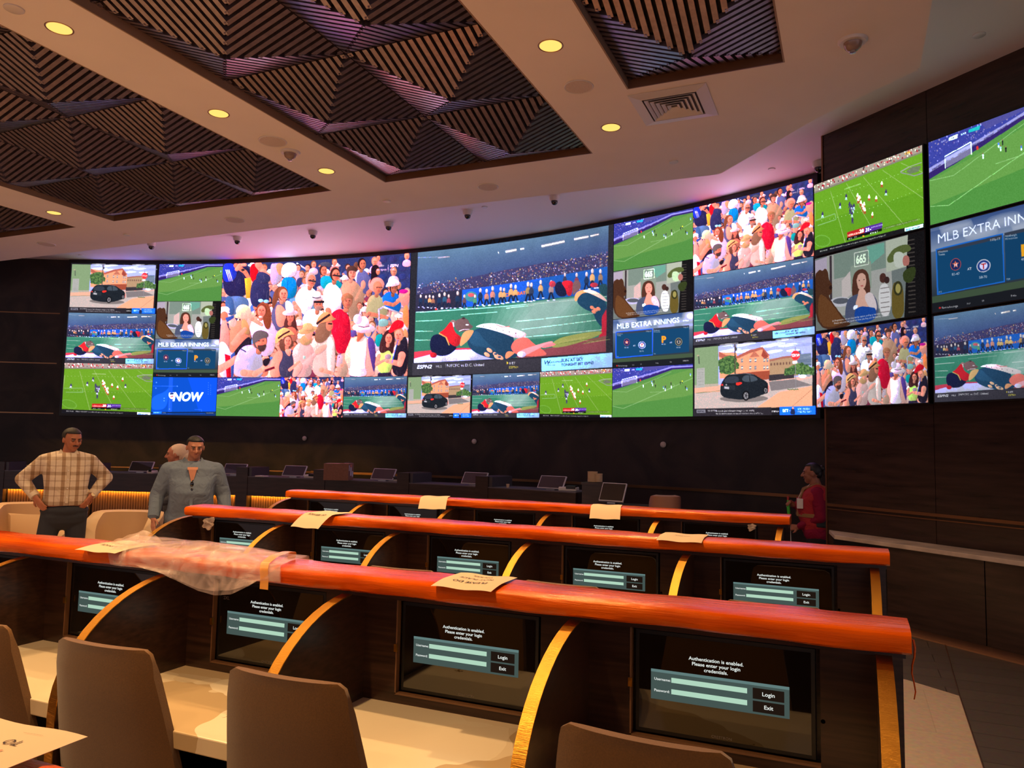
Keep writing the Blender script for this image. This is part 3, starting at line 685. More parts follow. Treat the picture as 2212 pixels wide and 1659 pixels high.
# crumpled film ends on the rails
def crumple(x, y, z, r, lab, seed):
    rnd = random.Random(seed); bm = bmesh.new(); bmesh.ops.create_icosphere(bm, subdivisions=3, radius=r)
    for v in bm.verts:
        k = 1+.35*noise1(v.co.x/r*1.3+seed, v.co.z/r*1.7, 2.6); v.co = Vector((v.co.x*1.25*k, v.co.y*.6*k, v.co.z*k))
    me = bpy.data.meshes.new('film_scrap'); bm.to_mesh(me); bm.free(); me.materials.append(CLEAR)
    o = bpy.data.objects.new('film_scrap', me); COL.objects.link(o); o.location = (x, y, z); tag(o, lab, 'plastic film')
crumple(-3.69, 3.70, 1.155, .036, 'crumpled clear film hanging under the left end of the middle rail', 3)
crumple(-.60, 5.32, 1.165, .022, 'small crumpled film hanging under the right end of the back rail', 5)
mb = MB(); pts = []
for k in range(8): pts.append((.136+.004*math.sin(k*1.3), 2.20+.004*math.sin(k*2), 1.215-.021*k))
rings = [[(p[0], p[1]-.005*(1-k/9), p[2]), (p[0]+.004*(1-k/9), p[1], p[2]), (p[0], p[1]+.005*(1-k/9), p[2]), (p[0]-.002, p[1], p[2])] for k, p in enumerate(pts)]
o = mb.loft(rings).build('film_tail', FILM, smooth=60); tag(o, 'loose orange film tail hanging from the right end of the front rail', 'plastic film')

# ================================================================== teller counter in front of the curved wall
RF = 14.35
def arca(th, R): return (CX+R*math.sin(th), CY+R*math.cos(th))
def aslab(mb, t0, t1, R0, R1, z0, z1, n=8, m=0):
    rings = []
    for i in range(n+1):
        th = t0+(t1-t0)*i/n; a, b = arca(th, R0), arca(th, R1)
        rings.append([(a[0], a[1], z0), (b[0], b[1], z0), (b[0], b[1], z1), (a[0], a[1], z1)])
    return mb.loft(rings, m=m)
GREYL = mk('grey_laminate', (72, 66, 72), .35)
CTOP = mk('counter_edge_grey', (96, 90, 100), .3)
COUNTERW = mk('counter_walnut', (56, 40, 36), .35, noise=.3, nscale=3, stretch=(1, 1, 8))
pos = [-.480, -.375, -.2694, -.165, -.0599, .0528, .1546, .2749]
names = ['far left, behind the man in the checked shirt', 'left of the man in the blue shirt', 'behind the man in the blue shirt', 'left of the cardboard box', 'right of the cardboard box', 'in the middle of the wall', 'right, before the cup stack']
# continuous fluted front and its light
for k in range(7):
    a, b = pos[k], pos[k+1]
    t = empty('teller_counter', (*arca((a+b)/2, RF+.3), 0), 'dark wooden teller counter unit, '+names[k], 'teller counter', 'teller counter units along the curved wall')
    p = .0155
    m = MB(); aslab(m, a, a+p, RF-.01, RF+.62, 0.0, 1.205, 3); m.build('pier', COUNTERW, t)
    m = MB(); aslab(m, a+p, a+p+.004, RF+.02, RF+.55, 1.05, 1.20, 2); m.build('pier_side', GREYL, t)
    m = MB(); aslab(m, a+p, b, RF, RF+.05, .725, 1.045); m.build('front_panel', COUNTERW, t)
    m = MB(); aslab(m, a+p, b, RF-.005, RF+.55, 1.04, 1.055); m.build('worktop', CTOP, t)
    if k < 4:
        m = MB(); aslab(m, a+p, b, RF+.12, RF+.16, 0, .725); m.build('slat_backing', COUNTERW, t)
        m = MB(); n = 26
        for i in range(n):
            th = a+p+.002+(b-a-p-.004)*(i+.5)/n; w_ = (b-a-p)/n*.36
            aslab(m, th-w_, th+w_, RF+.085, RF+.13, 0, .72, 1)
        m.build('fluted_slats', mk('fluted_wood', (150, 100, 60), .45), t)
        m = MB(); aslab(m, a+p, b, RF+.054, RF+.080, .738, .746); m.build('light_strip', STRIPE, t)
    else:
        m = MB(); aslab(m, a+p, b, RF+.08, RF+.16, 0, .725); m.build('lower_panel', COUNTERW, t)
LIGHTG = mk('light_grey_plastic', (205, 200, 210), .4)
def teller_monitor():
    t = empty('teller_monitor', (0, 0, 0), '', 'teller monitor', 'tilted teller monitors')
    # slab tilted backwards, wide in x
    ax, az = Vector((.21, 0, 0)), Vector((0, .055, .085)); ay = az.cross(ax).normalized()*.011
    c = Vector((0, 0, .105))
    MB().obox(c, ax, ay, az).build('housing', LIGHTG, t, bevel=.004)
    MB().obox(c+ay*1.12, ax*.94, ay*.05, az*.90).build('dark_panel', GLASSD, t)
    MB().obox(c-ay*1.12, ax*.94, ay*.05, az*.90).build('dark_panel', GLASSD, t)
    MB().box(-.07, .07, -.05, .07, 0, .015).build('foot', CHROME, t, bevel=.003)
    return t
tm = teller_monitor()
tms = [(285, 1022, 1.0, 'left of the man in the blue shirt'), (482, 1028, 1.0, 'just right of the man in the blue shirt'), (618, 1032, 1., 'left of the cardboard box'), (808, 1040, 1., 'touching the right side of the cardboard box'),
       (1018, 1049, 1., 'in the middle of the counters'), (1180, 1059, 1., 'left of the cup stack')]
for i, (px, py, s, l) in enumerate(tms):
    P = ray_at(px, py, 2, 1.055); th = math.atan2(P.x-CX, P.y-CY); P = Vector((*arca(th, RF+.16), 1.055))
    o = tm if i == 0 else copy_tree(tm); o.location = P; o.rotation_euler.z = -th+.05; o['label'] = 'silver edged tilted teller monitor '+l
    o.scale = (1.0, 1.0, 1.0)
o = copy_tree(tm); P = ray_d(1324, 1088, 9.9); o.location = (P.x, P.y, P.z+.0); o.rotation_euler.z = -.18; o.scale = (.82, 1.1, 1.35); o['label'] = 'larger tilted silver edged monitor under the cup stack, right of the counters'
dsk = empty('side_desk', (P.x, P.y+.1, 0), 'dark low desk carrying the larger monitor at the right end of the counters', 'desk')
MB().box(P.x-.24, P.x+.55, P.y-.2, P.y+.2, P.z-.05, P.z).build('desk_top', COUNTERW, dsk)
MB().box(P.x-.22, P.x+.50, P.y-.17, P.y+.18, 0, P.z-.05).build('desk_body', NEARBLACK, dsk)
# printers, cups, box
def small(px, py, lab, kind='printer', w_=.20):
    P = ray_at(px, py, 2, 1.055); t = empty('receipt_printer', P, lab, 'receipt printer', 'small printers on the counters')
    x, y, z = P; MB().box(x-w_/2, x+w_/2, y, y+.14, z, z+.055).build('body', WHITEPL, t, bevel=.012)
    MB().box(x-.02, x+w_/2-.01, y-.004, y+.10, z+.03, z+.075).build('black_cover', NEARBLACK, t, bevel=.006)
small(668, 1033, 'white and black receipt printer between a teller monitor and the cardboard box', w_=.24)
small(850, 1040, 'white receipt printer right of the cardboard box', w_=.2)
small(1225, 1061, 'white receipt printer left of the cup stack', w_=.26)
small(322, 1023, 'white receipt printer left of the man in the blue shirt', w_=.12)
P = ray_at(1097, 1053, 2, 1.055); tag(MB().lathe([(.02, 0), (.026, .05), (.001, .05)], P, 14).build('small_cup', PAPER, smooth=50), 'tiny white cup on the counter between two monitors', 'cup')
P = ray_at(560, 1030, 2, 1.055); tag(MB().box(P.x-.09, P.x+.09, P.y, P.y+.12, P.z, P.z+.02).build('paper_stack', WHITEPL), 'thin white paper stack on the counter left of the cardboard box', 'paper')
# cardboard box, turned so that two sides show
Pb = ray_at(752, 1038, 2, 1.055); t = empty('cardboard_box', (Pb.x, Pb.y, 1.055), 'brown cardboard shipping box with white labels on the counter', 'box')
Pl = ray_at(702, 1037, 2, 1.055); Pr = Vector(ray_at(785, 1036, 2, 1.055)); F_ = Vector(Pb)
dl_ = (Vector(Pl)-F_); dl_.z = 0; dl_ = dl_.normalized(); dr_ = Vector((-dl_.y, dl_.x, 0)); dr_ = -dr_ if dr_.y < 0 else dr_
bl, br, bh = .40, .36, .265
F_ = Vector((Pb.x, Pb.y-.0, 1.055))
q = [F_, F_+dr_*br, F_+dr_*br+dl_*bl, F_+dl_*bl]
MB().hexa([*q, *[a+Vector((0, 0, bh)) for a in q]]).build('carton', CARD, t)
up = Vector((0, 0, 1)); out = dl_*-1
def lbl(a0, a1, z0, z1, m, name='label', k=.002):
    A = [F_+dr_*a0+up*z0, F_+dr_*a1+up*z0, F_+dr_*a1+up*z1, F_+dr_*a0+up*z1]; MB().add([p-dl_*k for p in A], [(0, 1, 2, 3)]).build(name, m, t)
lbl(.12, .22, .07, .21, WHITEPL, 'shipping_label'); lbl(.02, .08, .15, .24, WHITEPL, 'shipping_label'); lbl(.25, .34, .05, .14, WHITEPL, 'shipping_label'); lbl(.11, .24, .2, .25, mk('pale_red_tape', (205, 120, 90), .6), 'tape')
A = [F_+dl_*.12+up*.10, F_+dl_*.30+up*.10, F_+dl_*.30+up*.14, F_+dl_*.12+up*.14]
f1 = MB(); f1.hexa([q[0]+up*bh, q[1]+up*bh, q[1]+up*bh-dl_*.0+dl_*.14, q[0]+up*bh+dl_*.14]+[p+up*.004 for p in (q[0]+up*bh, q[1]+up*bh, q[1]+up*bh+dl_*.14, q[0]+up*bh+dl_*.14)]); f1.build('flap', CARD, t)
f1 = MB(); f1.tube([q[0]+up*(bh+.01)+dl_*.1+dr_*.1, q[0]+up*(bh+.03)+dl_*.02+dr_*.15, q[0]+up*(bh+.01)+dr_*.24], .004, 6); f1.build('strap', NEARBLACK, t)
# stacked cups on the counter ledge
for i, (px, l) in enumerate(((1280, 'larger left stack of pale cups on the ledge under the big football picture'), (1293, 'shorter right stack of pale cups on the ledge'))):
    P = ray_at(px, 1041, 1, 9.95); mb = MB(); h = .13-.03*i; prof = [(.045, 0), (.05, .03)]
    z = 0
    while z < h: prof += [(.050, z), (.054, z+.012)]; z += .014
    prof += [(.054, h), (.001, h)]
    tag(mb.lathe(prof[2:], P, 16, sx=1.3-.3*i, sy=1).build('cup_stack', PAPER, smooth=30), l, 'cups', 'stacks of cups')
P = ray_at(1286, 1042, 1, 9.95)
o = MB().box(P.x-.17, P.x+.24, P.y+.0-.1, P.y+.2, P.z-.03, P.z).box(P.x-.16, P.x+.22, P.y-.08, P.y+.18, 0, P.z-.03).build('end_counter', COUNTERW)
tag(o, 'tall dark end counter carrying the stacks of cups', 'counter')

# ================================================================== lounge chairs
def lounge(name, x, y, rz, w_, d_, h, mat, lab, grp='upholstered lounge chairs', seatz=.42):
    t = empty('lounge_chair', (0, 0, 0), lab, 'lounge chair', grp)
    def U(k, R, zt):   # horseshoe outline: open to -y (towards viewer), k 0..1
        a = math.radians(-35+250*k); return (w_/2*R*math.cos(a), d_/2*R*math.sin(a))
    rings = []; n = 30
    for i in range(n+1):
        k = i/n; a = math.radians(-48+276*k); c, s = math.cos(a), math.sin(a)
        top = h-.30*max(0, .35-s)**1.3
        ox, oy = w_/2*math.copysign(abs(c)**.8, c), d_/2*math.copysign(abs(s)**.8, s); th = .085
        ix, iy = ox*(1-th*2/w_*1.4), oy*(1-th*2/d_*1.4)
        fl = 1.06
        rings.append([(ox*.9, oy*.9, .12), (ox*fl, oy*fl, top-.05), (ox*fl*.985, oy*fl*.985, top-.012), ((ox*fl+ix)/2, (oy*fl+iy)/2, top), (ix*1.01, iy*1.01, top-.018), (ix, iy, top-.06), (ix*.93, iy*.93, seatz-.05), (ix*.9, iy*.9, .12)])
    MB().loft(rings).build('shell', mat, t, smooth=60)
    # inner back cushion
    rings = []
    for i in range(17):
        a = math.radians(25+130*i/16); c, s = math.cos(a), math.sin(a)
        ix, iy = w_/2*.80*math.copysign(abs(c)**.8, c), d_/2*.80*math.copysign(abs(s)**.8, s)
        rings.append([(ix, iy, seatz), (ix*1.02, iy*1.02, h-.13), (ix*.95, iy*.95, h-.115), (ix*.83, iy*.83, h-.15), (ix*.78, iy*.78, seatz)])
    MB().loft(rings).build('back_cushion', mat, t, smooth=60)
    MB().lathe([(.3, seatz-.16), (.40, seatz-.15), (.42, seatz-.05), (.40, seatz), (.001, seatz+.02)], (0, 0, 0), 28, sx=w_, sy=d_).build('seat_cushion', mat, t, smooth=60)
    for sx in (-1, 1):
        for sy in (-1, 1): MB().tube([(sx*w_*.32, sy*d_*.32, .13), (sx*w_*.34, sy*d_*.34, 0)], [.02, .012], 8).build('leg', NEARBLACK, t)
    t.location = (x, y, 0); t.rotation_euler.z = math.radians(rz); return t
lounge('c', *ray_d(273, 1000, 8.25)[:2], 26, .74, .64, .885, CREAM, 'cream barrel lounge chair between the two men, its curved back towards the wall')
lounge('l', *ray_d(84, 1000, 9.0)[:2], 34, 1.02, .74, .885, CREAM, 'wide cream lounge chair behind the legs of the man in the checked shirt')
lounge('r', *ray_d(1436, 1000, 8.9)[:2], 200, .34, .40, 1.14, BROWNL, 'brown leather chair behind the back orange rail near the right', seatz=.62)
# ================================================================== pictures shown on the displays
def homog(src, dst):
    A = []; b = []
    for (x, y), (u, v) in zip(src, dst):
        A.append([x, y, 1, 0, 0, 0, -u*x, -u*y]); b.append(u); A.append([0, 0, 0, x, y, 1, -v*x, -v*y]); b.append(v)
    h = np.linalg.solve(np.array(A, float), np.array(b, float)); return np.append(h, 1).reshape(3, 3)
class Cv:
    def __init__(s, w, h, quad, bg=(0, 0, 0), ss=2):
        s.w, s.h, s.ss = w, h, ss; s.W, s.H = w*ss, h*ss; s.a = np.zeros((s.H, s.W, 3)); s.a[:] = bg
        s.q = quad; s.Hm = homog(quad, [(0, 0), (s.W, 0), (s.W, s.H), (0, s.H)]); s.rng = np.random.default_rng(4); s.shade = 0
        s.k = s.W/(0.5*(math.dist(quad[0], quad[1])+math.dist(quad[3], quad[2])))
    def shading(s, amp, tex):
        s.shade = amp; g = np.zeros((s.H, s.W)); r = np.random.default_rng(9)
        for k, am in ((6, .5), (14, .35), (34, .25)):
            q = r.normal(0, 1, (k, int(k*1.8)+2)); yy = np.linspace(0, k-1.01, s.H); xx = np.linspace(0, q.shape[1]-1.01, s.W); yi, xi = yy.astype(int), xx.astype(int); fy, fx = (yy-yi)[:, None], (xx-xi)[None]
            g += am*(q[yi][:, xi]*(1-fy)*(1-fx)+q[yi+1][:, xi]*fy*(1-fx)+q[yi][:, xi+1]*(1-fy)*fx+q[yi+1][:, xi+1]*fy*fx)
        s.tex = g*tex
    def T(s, P):
        P = np.asarray(P, float); q = np.c_[P, np.ones(len(P))] @ s.Hm.T; return q[:, :2]/q[:, 2:3]
    def fill(s, P, col, al=1.0, raw=False):
        P = P if raw else s.T(P); x0, y0 = np.floor(P.min(0)).astype(int); x1, y1 = np.ceil(P.max(0)).astype(int)
        x0, y0, x1, y1 = max(x0, 0), max(y0, 0), min(x1, s.W), min(y1, s.H)
        if x1 <= x0 or y1 <= y0: return
        X, Y = np.meshgrid(np.arange(x0, x1)+.5, np.arange(y0, y1)+.5); ins = np.zeros(X.shape, bool)
        n = len(P)
        for i in range(n):
            ax, ay = P[i]; bx, by = P[(i+1) % n]
            if ay == by: continue
            c = ((ay > Y) != (by > Y)); ins ^= c & (X < (bx-ax)*(Y-ay)/(by-ay)+ax)
        r = s.a[y0:y1, x0:x1]; cc = np.broadcast_to(np.array(col, float), r.shape)
        if s.shade and (x1-x0) > 5 and (y1-y0) > 5:
            tx = (X-x0)/(x1-x0)-.5; ty = (Y-y0)/(y1-y0)-.5; cc = cc*(1+s.shade*(-.9*tx-.6*ty)+s.tex[y0:y1, x0:x1])[:, :, None]
        r[ins] = r[ins]*(1-al)+cc[ins]*al
    def sm(s, P, col, al=1, it=2):   # smoothed (chaikin) polygon
        P = np.asarray(P, float)
        for _ in range(it):
            Q = np.roll(P, -1, 0); P = np.stack([P*.75+Q*.25, P*.25+Q*.75], 1).reshape(-1, 2)
        if s.shade > .2 and al == 1: s.fill(P+np.array([5, 7]), (60, 24, 48), .22)
        s.fill(P, col, al)
    def ell(s, x, y, rx, ry, col, rot=0, al=1, n=20):
        t = np.linspace(0, 2*np.pi, n, endpoint=False); c, d = math.cos(rot), math.sin(rot)
        u, v = rx*np.cos(t), ry*np.sin(t); s.fill(np.c_[x+u*c-v*d, y+u*d+v*c], col, al)
    def line(s, P, wd, col, al=1):
        for (ax, ay), (bx, by) in zip(P[:-1], P[1:]):
            L = math.hypot(bx-ax, by-ay) or 1; nx, ny = -(by-ay)/L*wd/2, (bx-ax)/L*wd/2
            s.fill([(ax+nx, ay+ny), (bx+nx, by+ny), (bx-nx, by-ny), (ax-nx, ay-ny)], col, al)
    def limb(s, P, wd, col, w2=None):
        n = len(P)-1
        for i in range(n):
            a, b = P[i], P[i+1]; wa = wd+( (w2 or wd)-wd)*i/n; wb = wd+((w2 or wd)-wd)*(i+1)/n
            L = math.hypot(b[0]-a[0], b[1]-a[1]) or 1; nx, ny = -(b[1]-a[1])/L, (b[0]-a[0])/L
            s.fill([(a[0]+nx*wa/2, a[1]+ny*wa/2), (b[0]+nx*wb/2, b[1]+ny*wb/2), (b[0]-nx*wb/2, b[1]-ny*wb/2), (a[0]-nx*wa/2, a[1]-ny*wa/2)], col)
            s.ell(a[0], a[1], wa/2, wa/2, col); s.ell(b[0], b[1], wb/2, wb/2, col)
    def text(s, x, y, txt, size, col, bold=.01, shear=0, align='LEFT', slope=0.0, space=1.0, sx=1.0):
        vs, fs = text_geo(txt, size, bold, shear, align, space)
        P = np.array([(x+u*sx, y-v+slope*u*sx) for u, v in vs])
        for f in fs: s.fill(P[list(f)], col)
    def speck(s, poly, n, cols, r0, r1, al=1, asp=1.2):
        P = np.asarray(poly, float); x0, y0 = P.min(0); x1, y1 = P.max(0); k = 0; m = len(P)
        xs, ys = s.rng.uniform(x0, x1, n), s.rng.uniform(y0, y1, n)
        for x, y in zip(xs, ys):
            ins = False
            for i in range(m):
                (ax, ay), (bx, by) = P[i], P[(i+1) % m]
                if (ay > y) != (by > y) and x < (bx-ax)*(y-ay)/(by-ay)+ax: ins = not ins
            if ins:
                r = s.rng.uniform(r0, r1); s.ell(x, y, r, r*asp, cols[s.rng.integers(len(cols))], al=al, n=6)
    def vgrad(s, y0, y1, c0, c1, al=1):
        i0, i1 = int(y0*s.H), int(y1*s.H); t = np.linspace(0, 1, max(i1-i0, 1))[:, None, None]
        s.a[i0:i1] = s.a[i0:i1]*(1-al)+(np.array(c0, float)*(1-t)+np.array(c1, float)*t)*al
    def blur(s, k=1):
        for _ in range(k):
            a = s.a; s.a = (a+np.roll(a, 1, 0)+np.roll(a, -1, 0)+np.roll(a, 1, 1)+np.roll(a, -1, 1))/5
    def grain(s, amp):
        g = s.rng.normal(0, amp, (s.H//4+1, s.W//4+1, 1)); g = np.repeat(np.repeat(g, 4, 0), 4, 1)[:s.H, :s.W]; s.a = s.a+g
    def out(s):
        a = s.a.reshape(s.h, s.ss, s.w, s.ss, 3).mean((1, 3)); return np.clip(a, 0, 255)

def pic_soccer(w, h):
    c = Cv(w, h, [(50, 325), (573, 232), (573, 562), (47, 632)], (96, 158, 78))
    c.fill([(50, 470), (573, 262), (573, 420), (50, 632)], (112, 166, 82)); c.fill([(48, 560), (573, 430), (573, 562), (47, 640)], (88, 152, 72))
    c.fill([(44, 320), (575, 226), (575, 252), (430, 268), (48, 440)], (66, 72, 178))
    c.speck([(44, 320), (500, 240), (420, 275), (48, 440)], 900, [(96, 92, 205), (50, 52, 150), (130, 120, 210), (170, 150, 200), (70, 60, 160), (200, 190, 230)], 1.2, 3)
    c.fill([(240, 285), (380, 258), (400, 275), (260, 318)], (88, 84, 170))
    # boards round the pitch
    c.fill([(48, 436), (130, 400), (290, 332), (430, 268), (573, 250), (573, 262), (440, 284), (300, 350), (140, 424), (48, 462)], (58, 40, 120))
    c.fill([(48, 422), (130, 388), (290, 326), (430, 266), (573, 243), (573, 251), (430, 276), (290, 338), (130, 404), (48, 438)], (176, 170, 220))
    for k in range(11):
        x = 60+k*48; y = 432-k*19.5 if x < 430 else 262-(x-430)*.13
        c.text(x, y, 'macron', 11, (50, 40, 120), .02, slope=-.42 if x < 430 else -.12)
    c.line([(110, 432), (110, 388), (206, 352), (206, 398)], 3, (255, 255, 255)); c.fill([(112, 392), (204, 357), (204, 396), (112, 430)], (225, 228, 240), .45)
    c.text(98, 336, 'SAM', 10, (255, 255, 255), .03, slope=-.15); c.fill([(128, 322), (160, 314), (156, 330), (126, 334)], (250, 250, 255)); c.text(134, 330, '0-0', 10, (30, 30, 90), .02, slope=-.15)
    c.text(172, 322, 'LAZ', 10, (255, 255, 255), .03, slope=-.15); c.fill([(200, 306), (242, 298), (238, 314), (198, 318)], (40, 205, 215)); c.ell(228, 378, 4, 8, (220, 60, 60))
    L = (170, 215, 150)
    c.line([(50, 562), (118, 568), (573, 322)], 2.4, L); c.line([(50, 468), (140, 462), (430, 300)], 1.8, L)
    c.line([(290, 445), (380, 430), (430, 402), (452, 382), (440, 374)], 1.8, L)
    for x, y, k in ((247, 408, (230, 240, 255)), (302, 378, (90, 150, 230)), (316, 372, (30, 40, 50)), (308, 392, (200, 220, 240)), (326, 398, (30, 30, 40)), (378, 402, (90, 140, 220)), (392, 396, (40, 50, 90)),
                    (390, 412, (200, 210, 250)), (428, 372, (30, 30, 40)), (430, 392, (235, 240, 250)), (490, 360, (30, 40, 40)), (502, 352, (235, 235, 60)), (523, 382, (30, 30, 40)), (533, 392, (120, 180, 250)), (556, 300, (130, 190, 250))):
        c.ell(x, y, 2.8, 5.5, k); c.ell(x, y+8, 2.4, 5, (235, 240, 245) if k[2] > 200 else (40, 45, 50)); c.ell(x, y-7, 2, 2.2, (170, 120, 100))
    c.blur(1); c.grain(3); return c.out()

def bandman(c, dx, dy, s, full=True):
    def P(L): return [(x*s+dx, y*s+dy) for x, y in L]
    # plume hat: dark bowl, red crown, gold band
    c.sm(P([(175, 990), (190, 925), (235, 905), (300, 930), (335, 985), (385, 1010), (370, 1040), (320, 1080), (250, 1090), (190, 1060)]), (18, 22, 58))
    c.sm(P([(240, 900), (275, 880), (300, 850), (335, 800), (370, 792), (350, 840), (370, 900), (420, 930), (410, 985), (380, 1015), (330, 990), (300, 935)]), (225, 28, 40))
    c.line(P([(245, 902), (300, 935), (325, 1000)]), 10*s, (228, 190, 96))
    c.ell(205*s+dx, 1080*s+dy, 26*s, 22*s, (222, 30, 45))
    # face upside down, dark skin
    c.sm(P([(365, 800), (400, 785), (430, 772), (470, 790), (480, 825), (515, 848), (480, 870), (440, 885), (400, 890), (372, 868), (362, 830)]), (128, 92, 92))
    c.ell(352*s+dx, 806*s+dy, 18*s, 14*s, (176, 130, 128)); c.ell(432*s+dx, 778*s+dy, 13*s, 8*s, (60, 40, 44)); c.line(P([(398, 885), (430, 870), (480, 868)]), 5*s, (240, 235, 235))
    c.ell(462*s+dx, 832*s+dy, 14*s, 5*s, (245, 240, 240)); c.line(P([(352, 812), (358, 850)]), 10*s, (240, 225, 225))
    # body
    c.sm(P([(455, 985), (490, 900), (540, 858), (640, 850), (760, 890), (840, 930), (830, 1000), (850, 1060), (880, 1080), (850, 1100), (740, 1120), (640, 1105), (520, 1060)]), (26, 66, 100))
    c.sm(P([(470, 960), (500, 905), (540, 870), (600, 960), (700, 1040), (690, 1060), (600, 1010), (520, 1010)]), (36, 86, 125), .8)
    c.sm(P([(520, 850), (580, 822), (680, 818), (760, 842), (860, 872), (940, 900), (935, 935), (850, 945), (760, 905), (640, 868), (560, 850)]), (252, 240, 238))
    for k in range(6): c.ell((590+k*52)*s+dx, (842+k*12)*s+dy, 4*s, 4*s, (60, 40, 60))
    c.line(P([(690, 830), (740, 850), (800, 845)]), 6*s, (230, 120, 120))
    c.sm(P([(410, 945), (440, 880), (520, 870), (500, 915), (470, 960), (425, 1000), (405, 1010)]), (236, 190, 120))
    c.sm(P([(820, 985), (860, 945), (940, 930), (1000, 990), (1080, 1040), (1120, 1085), (1000, 1095), (860, 1080), (810, 1030)]), (240, 120, 105))
    c.sm(P([(860, 1060), (920, 1030), (1020, 1000), (1150, 965), (1165, 985), (1080, 1010), (1000, 1050), (900, 1100)]), (245, 175, 185))
    c.sm(P([(1060, 1030), (1200, 1000), (1150, 980), (1080, 1000)]), (242, 140, 150))
    for X, Y in ((640, 1040), (620, 1075), (690, 1075), (730, 1100), (700, 1095)): c.ell(X*s+dx, Y*s+dy, 26*s, 15*s, (250, 205, 160), .6)
    for X, Y in ((690, 1070), (720, 1095)): c.ell(X*s+dx, Y*s+dy, 14*s, 8*s, (40, 80, 120))
    c.sm(P([(770, 1060), (800, 1045), (850, 1060), (830, 1075), (800, 1100), (765, 1115)]), (240, 165, 110)); c.ell(900*s+dx, 1075*s+dy, 36*s, 24*s, (228, 225, 240))
def pic_band(w, h, full=False):
    c = Cv(w, h, [(30, 252), (1672, 18), (1670, 1200), (15, 1250)] if full else [(66, 252), (1640, 22), (1640, 1200), (50, 1250)], (34, 32, 38))
    Q = [(80, 248), (1628, 28), (1612, 1062), (60, 1145)]
    c.shading(.16, .05)
    c.fill(Q, (52, 72, 128))
    for k in range(14):   # hall ceiling gradient bands
        t0, t1 = k/14, (k+1)/14; col = [(96, 134, 168), (52, 70, 132)]
        L = lambda t: (80-2*t, 248+340*t); R_ = lambda t: (1628-4*t, 28+240*t)
        m = tuple(col[0][i]*(1-t0)+col[1][i]*t0 for i in range(3)); c.fill([L(t0), R_(t0), R_(t1), L(t1)], m)
    c.line([(80, 290), (320, 275)], 3, (190, 205, 225)); 
    for a, b, y0, y1, wd in ((760, 850, 232, 215, 20), (1055, 1250, 188, 150, 20), (1330, 1455, 135, 115, 18), (1470, 1545, 112, 98, 14), (230, 320, 288, 276, 5), (880, 912, 210, 205, 14), (700, 706, 240, 238, 20)):
        c.line([(a, y0), (b, y1)], wd+6, (230, 190, 200), .5); c.line([(a, y0), (b, y1)], wd*.6, (255, 250, 240))
    cr = [(75, 540), (500, 440), (760, 380), (1100, 320), (1300, 300), (1622, 255), (1622, 368), (1200, 440), (800, 500), (420, 545), (75, 600)]
    c.fill(cr, (62, 58, 108)); c.speck([(75, 500), (1622, 240), (1622, 370), (1200, 440), (420, 545), (75, 600)], 2600, [(200, 180, 205), (150, 80, 100), (90, 90, 150), (230, 225, 240), (60, 60, 100), (190, 130, 120), (215, 195, 120), (80, 110, 170), (40, 44, 80)], 2.2, 6)
    c.fill([(70, 590), (418, 545), (418, 690), (68, 735)], (44, 40, 66)); c.fill([(418, 548), (1620, 365), (1616, 620), (418, 690)], (24, 96, 206))
    c.ell(490, 600, 48, 42, (70, 160, 170)); c.ell(490, 588, 26, 16, (230, 100, 110)); c.text(760, 600, 'CELEBRATION', 36, (240, 130, 60), .04, slope=-.12)
    c.fill([(68, 735), (420, 690), (1616, 575), (1612, 1062), (60, 1145)], (52, 134, 104))
    for k in range(8):   # lighter swath of turf
        g = k/8; c.fill([(620+60*k, 690-8*k), (1500-20*k, 610), (1560-70*k, 900), (560+30*k, 1000-8*k)], (160+8*k, 214+3*k, 190+6*k), .15)
    for a, b in (((70, 735), (1616, 612)), ((410, 752), (700, 726)), ((770, 695), (1000, 672)), ((70, 808), (270, 793)), ((70, 888), (200, 886)), ((850, 805), (1610, 738)), ((900, 870), (1610, 795)), ((900, 935), (1590, 882)), ((70, 960), (200, 958))):
        c.line([a, b], 5, (222, 240, 230))
    def fig(x, y, s, col):
        c.ell(x, y-46*s, 9*s, 17*s, (230, 220, 215)); c.ell(x, y-24*s, 9*s, 9*s, (90, 60, 70)); c.ell(x, y, 17*s, 28*s, col)
        c.limb([(x-4*s, y+18*s), (x-16*s, y+62*s)], 11*s, (20, 30, 60)); c.limb([(x+4*s, y+18*s), (x+18*s, y+60*s)], 11*s, (24, 34, 66)); c.ell(x-18*s, y+66*s, 10*s, 4*s, (240, 240, 250)); c.ell(x+20*s, y+62*s, 10*s, 4*s, (240, 240, 250))
    G, B = (232, 196, 120), (28, 50, 90)
    for x, y, s, q in ((105, 640, .8, B), (145, 645, .8, B), (172, 640, .8, G), (198, 645, .8, (200, 120, 90)), (245, 640, 1, B), (285, 630, 1, (40, 90, 130)), (316, 640, .9, (180, 70, 90)), (385, 625, 1.1, B), (437, 640, .9, (120, 80, 90)), (520, 640, .9, (90, 170, 120)), (562, 600, 1.1, B),
                       (612, 605, 1.1, (215, 150, 130)), (660, 590, 1.2, (220, 150, 130)), (725, 590, 1.1, G), (752, 590, 1, G), (808, 570, 1.2, G), (845, 572, 1.1, G), (948, 560, 1.3, (190, 150, 90)), (975, 560, 1.2, (50, 60, 90)), (1052, 540, 1.2, G), (1140, 550, 1.3, (200, 160, 160)), (1255, 470, 1.0, (60, 60, 90)), (1355, 480, 1.1, (150, 60, 80)), (1440, 480, 1.2, B), (1490, 460, 1.3, G), (1560, 460, 1.2, (170, 130, 100))): fig(x, y, s, q)
    c.ell(1150, 500, 28, 26, (224, 60, 80)); c.ell(1505, 515, 34, 20, (214, 50, 70)); c.fill([(210, 715), (222, 690), (232, 715)], (230, 70, 60))
